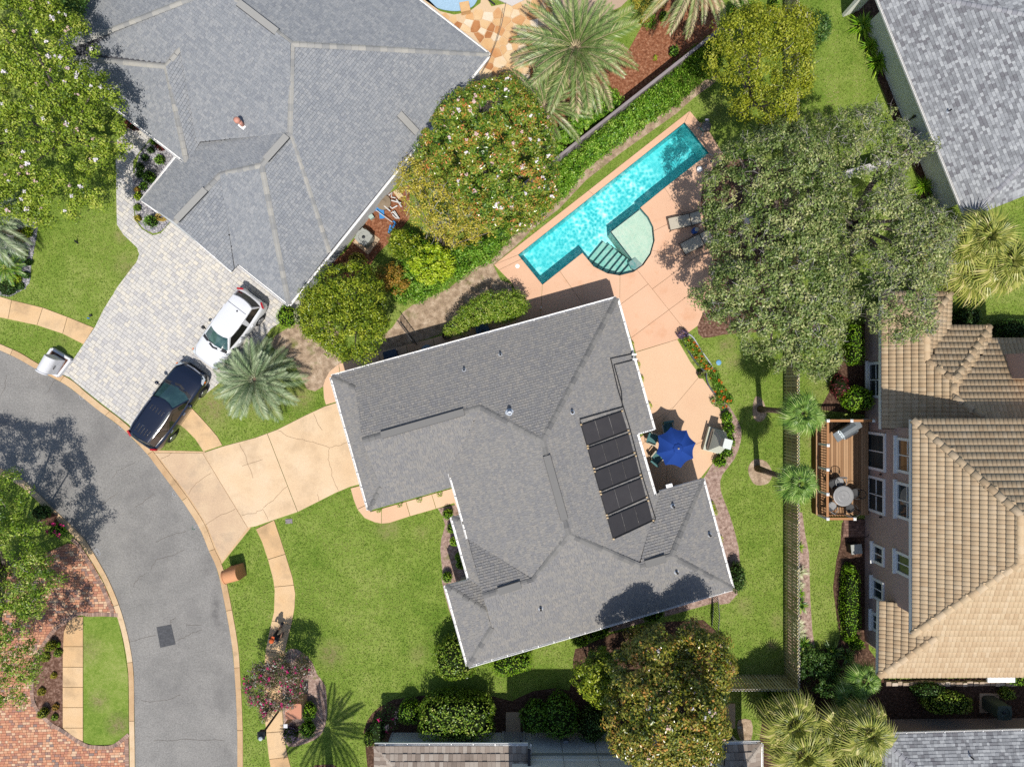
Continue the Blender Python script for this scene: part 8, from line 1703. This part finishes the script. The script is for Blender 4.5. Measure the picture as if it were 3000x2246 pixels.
bank('dense low shrubs where the fence turns by the tan house', [(2345, 1905), (2400, 1900), (2450, 1930), (2440, 2000), (2380, 2010), (2345, 1980)], .5, 1.0, M_DKSH, 110, 40, .25, (.11, .06), 'shrub_mass', 'shrub')
bank('leafy shrubs at the foot of the fence corner', [(2240, 2030), (2320, 2030), (2340, 2060), (2300, 2080), (2245, 2070)], .5, 1.0, M_VINE, 70, 40, .25, (.11, .06), 'shrub_mass', 'shrub')
bank('bank of shrubs below the top edge beside the terrace', [(1860, -20), (1930, -30), (1950, 10), (1900, 55), (1870, 60)], .5, .9, M_YEL, 60, 34, .24, (.1, .03), 'grass_bank', 'plant')
shrub('spiky green shrub on the bark mulch below the terrace', (1905, 62), 20, 24, .8, M_VINE, 420, (.14, .03), name='spiky_shrub', rough=.2, core=False); shrub('small leafy shrub ringed by pale stones', (1945, 48), 13, 15, .6, M_SHRB, 240, (.08, .05)); shrub('small shrub at the mulch shadow edge', (1975, 150), 14, 16, .7, M_VINE, 220, (.08, .05)); shrub('green bushes beside the drooping palm', (2170, 30), 40, 30, 1.4, M_VINE, 800, (.1, .06))
shrub('climbing greenery beside the top of picket fence', (2268, 30), 14, 46, 1.0, M_SHRB, 420, (.08, .05)); shrub('small plant on red mulch in the palm light', (1920, 170), 6, 9, .4, M_LIME, 60, (.08, .04), core=False, cat='plant')

# ---------------------------------------------------------------- grass blades on the lawns
def grass(n):
    X = rng.uniform(-27.4, 27.4, n); Y = rng.uniform(-20.6, 20.6, n); keep = np.ones(n, bool)
    for poly in NOGRASS + [[(q.x, q.y) for q in PX(POOL)], [(q.x, q.y) for q in PX(POOL2)]] + [h_.wallpoly for h_ in (MAIN, NW, NE)]:
        xs = [q[0] for q in poly]; ys = [q[1] for q in poly]; bb = keep & (X > min(xs) - .03) & (X < max(xs) + .03) & (Y > min(ys) - .03) & (Y < max(ys) + .03); i = np.where(bb)[0]
        if len(i): keep[i[inside(poly, X[i], Y[i]) | (edge_dist(poly, X[i], Y[i]) < .04)]] = False
    for x, y, r, k in PATCHES:
        p = P(x, y); d = np.hypot(X - p.x, Y - p.y) / (r * S); keep &= ~((d < 1.2) & (rng.random(n) < k * np.clip(1.5 - d, 0, 1)))
    X, Y = X[keep], Y[keep]; m = len(X)
    f = np.zeros(m)
    for _ in range(120):
        u, v, r_, a_ = rng.uniform(-27, 27), rng.uniform(-20, 20), rng.uniform(.3, 2.2), rng.normal(0, .16); f += a_ * np.exp(-((X - u) ** 2 + (Y - v) ** 2 * rng.uniform(.4, 2.5)) / r_ ** 2)
    f += .07 * np.sin(X * 1.3 + 2 * np.sin(Y * .7)) + .06 * np.sin(Y * 2.1 + 1.7 * np.sin(X * 1.9))
    stripe = ((X > P(2310, 0).x) & (Y > P(0, 520).y)) * .14 * np.sign(np.sin(X * 4.2))
    T = np.clip(.5 + f + stripe + rng.normal(0, .15, m), 0, 1)
    N = np.stack([rng.normal(0, .55, m), rng.normal(-.15, .55, m), np.ones(m)], 1)
    leafy('grass', np.stack([X, Y, rng.uniform(.015, .05, m)], 1), N, rng.uniform(.05, .11, m), rng.uniform(.02, .04, m), T, leafmat('grass_blade', [c8(84, 116, 32), c8(126, 156, 56), c8(166, 182, 84), c8(208, 202, 136)], trans=.2, rough=.6, spec=.15))['kind'] = 'stuff'
grass(420000)
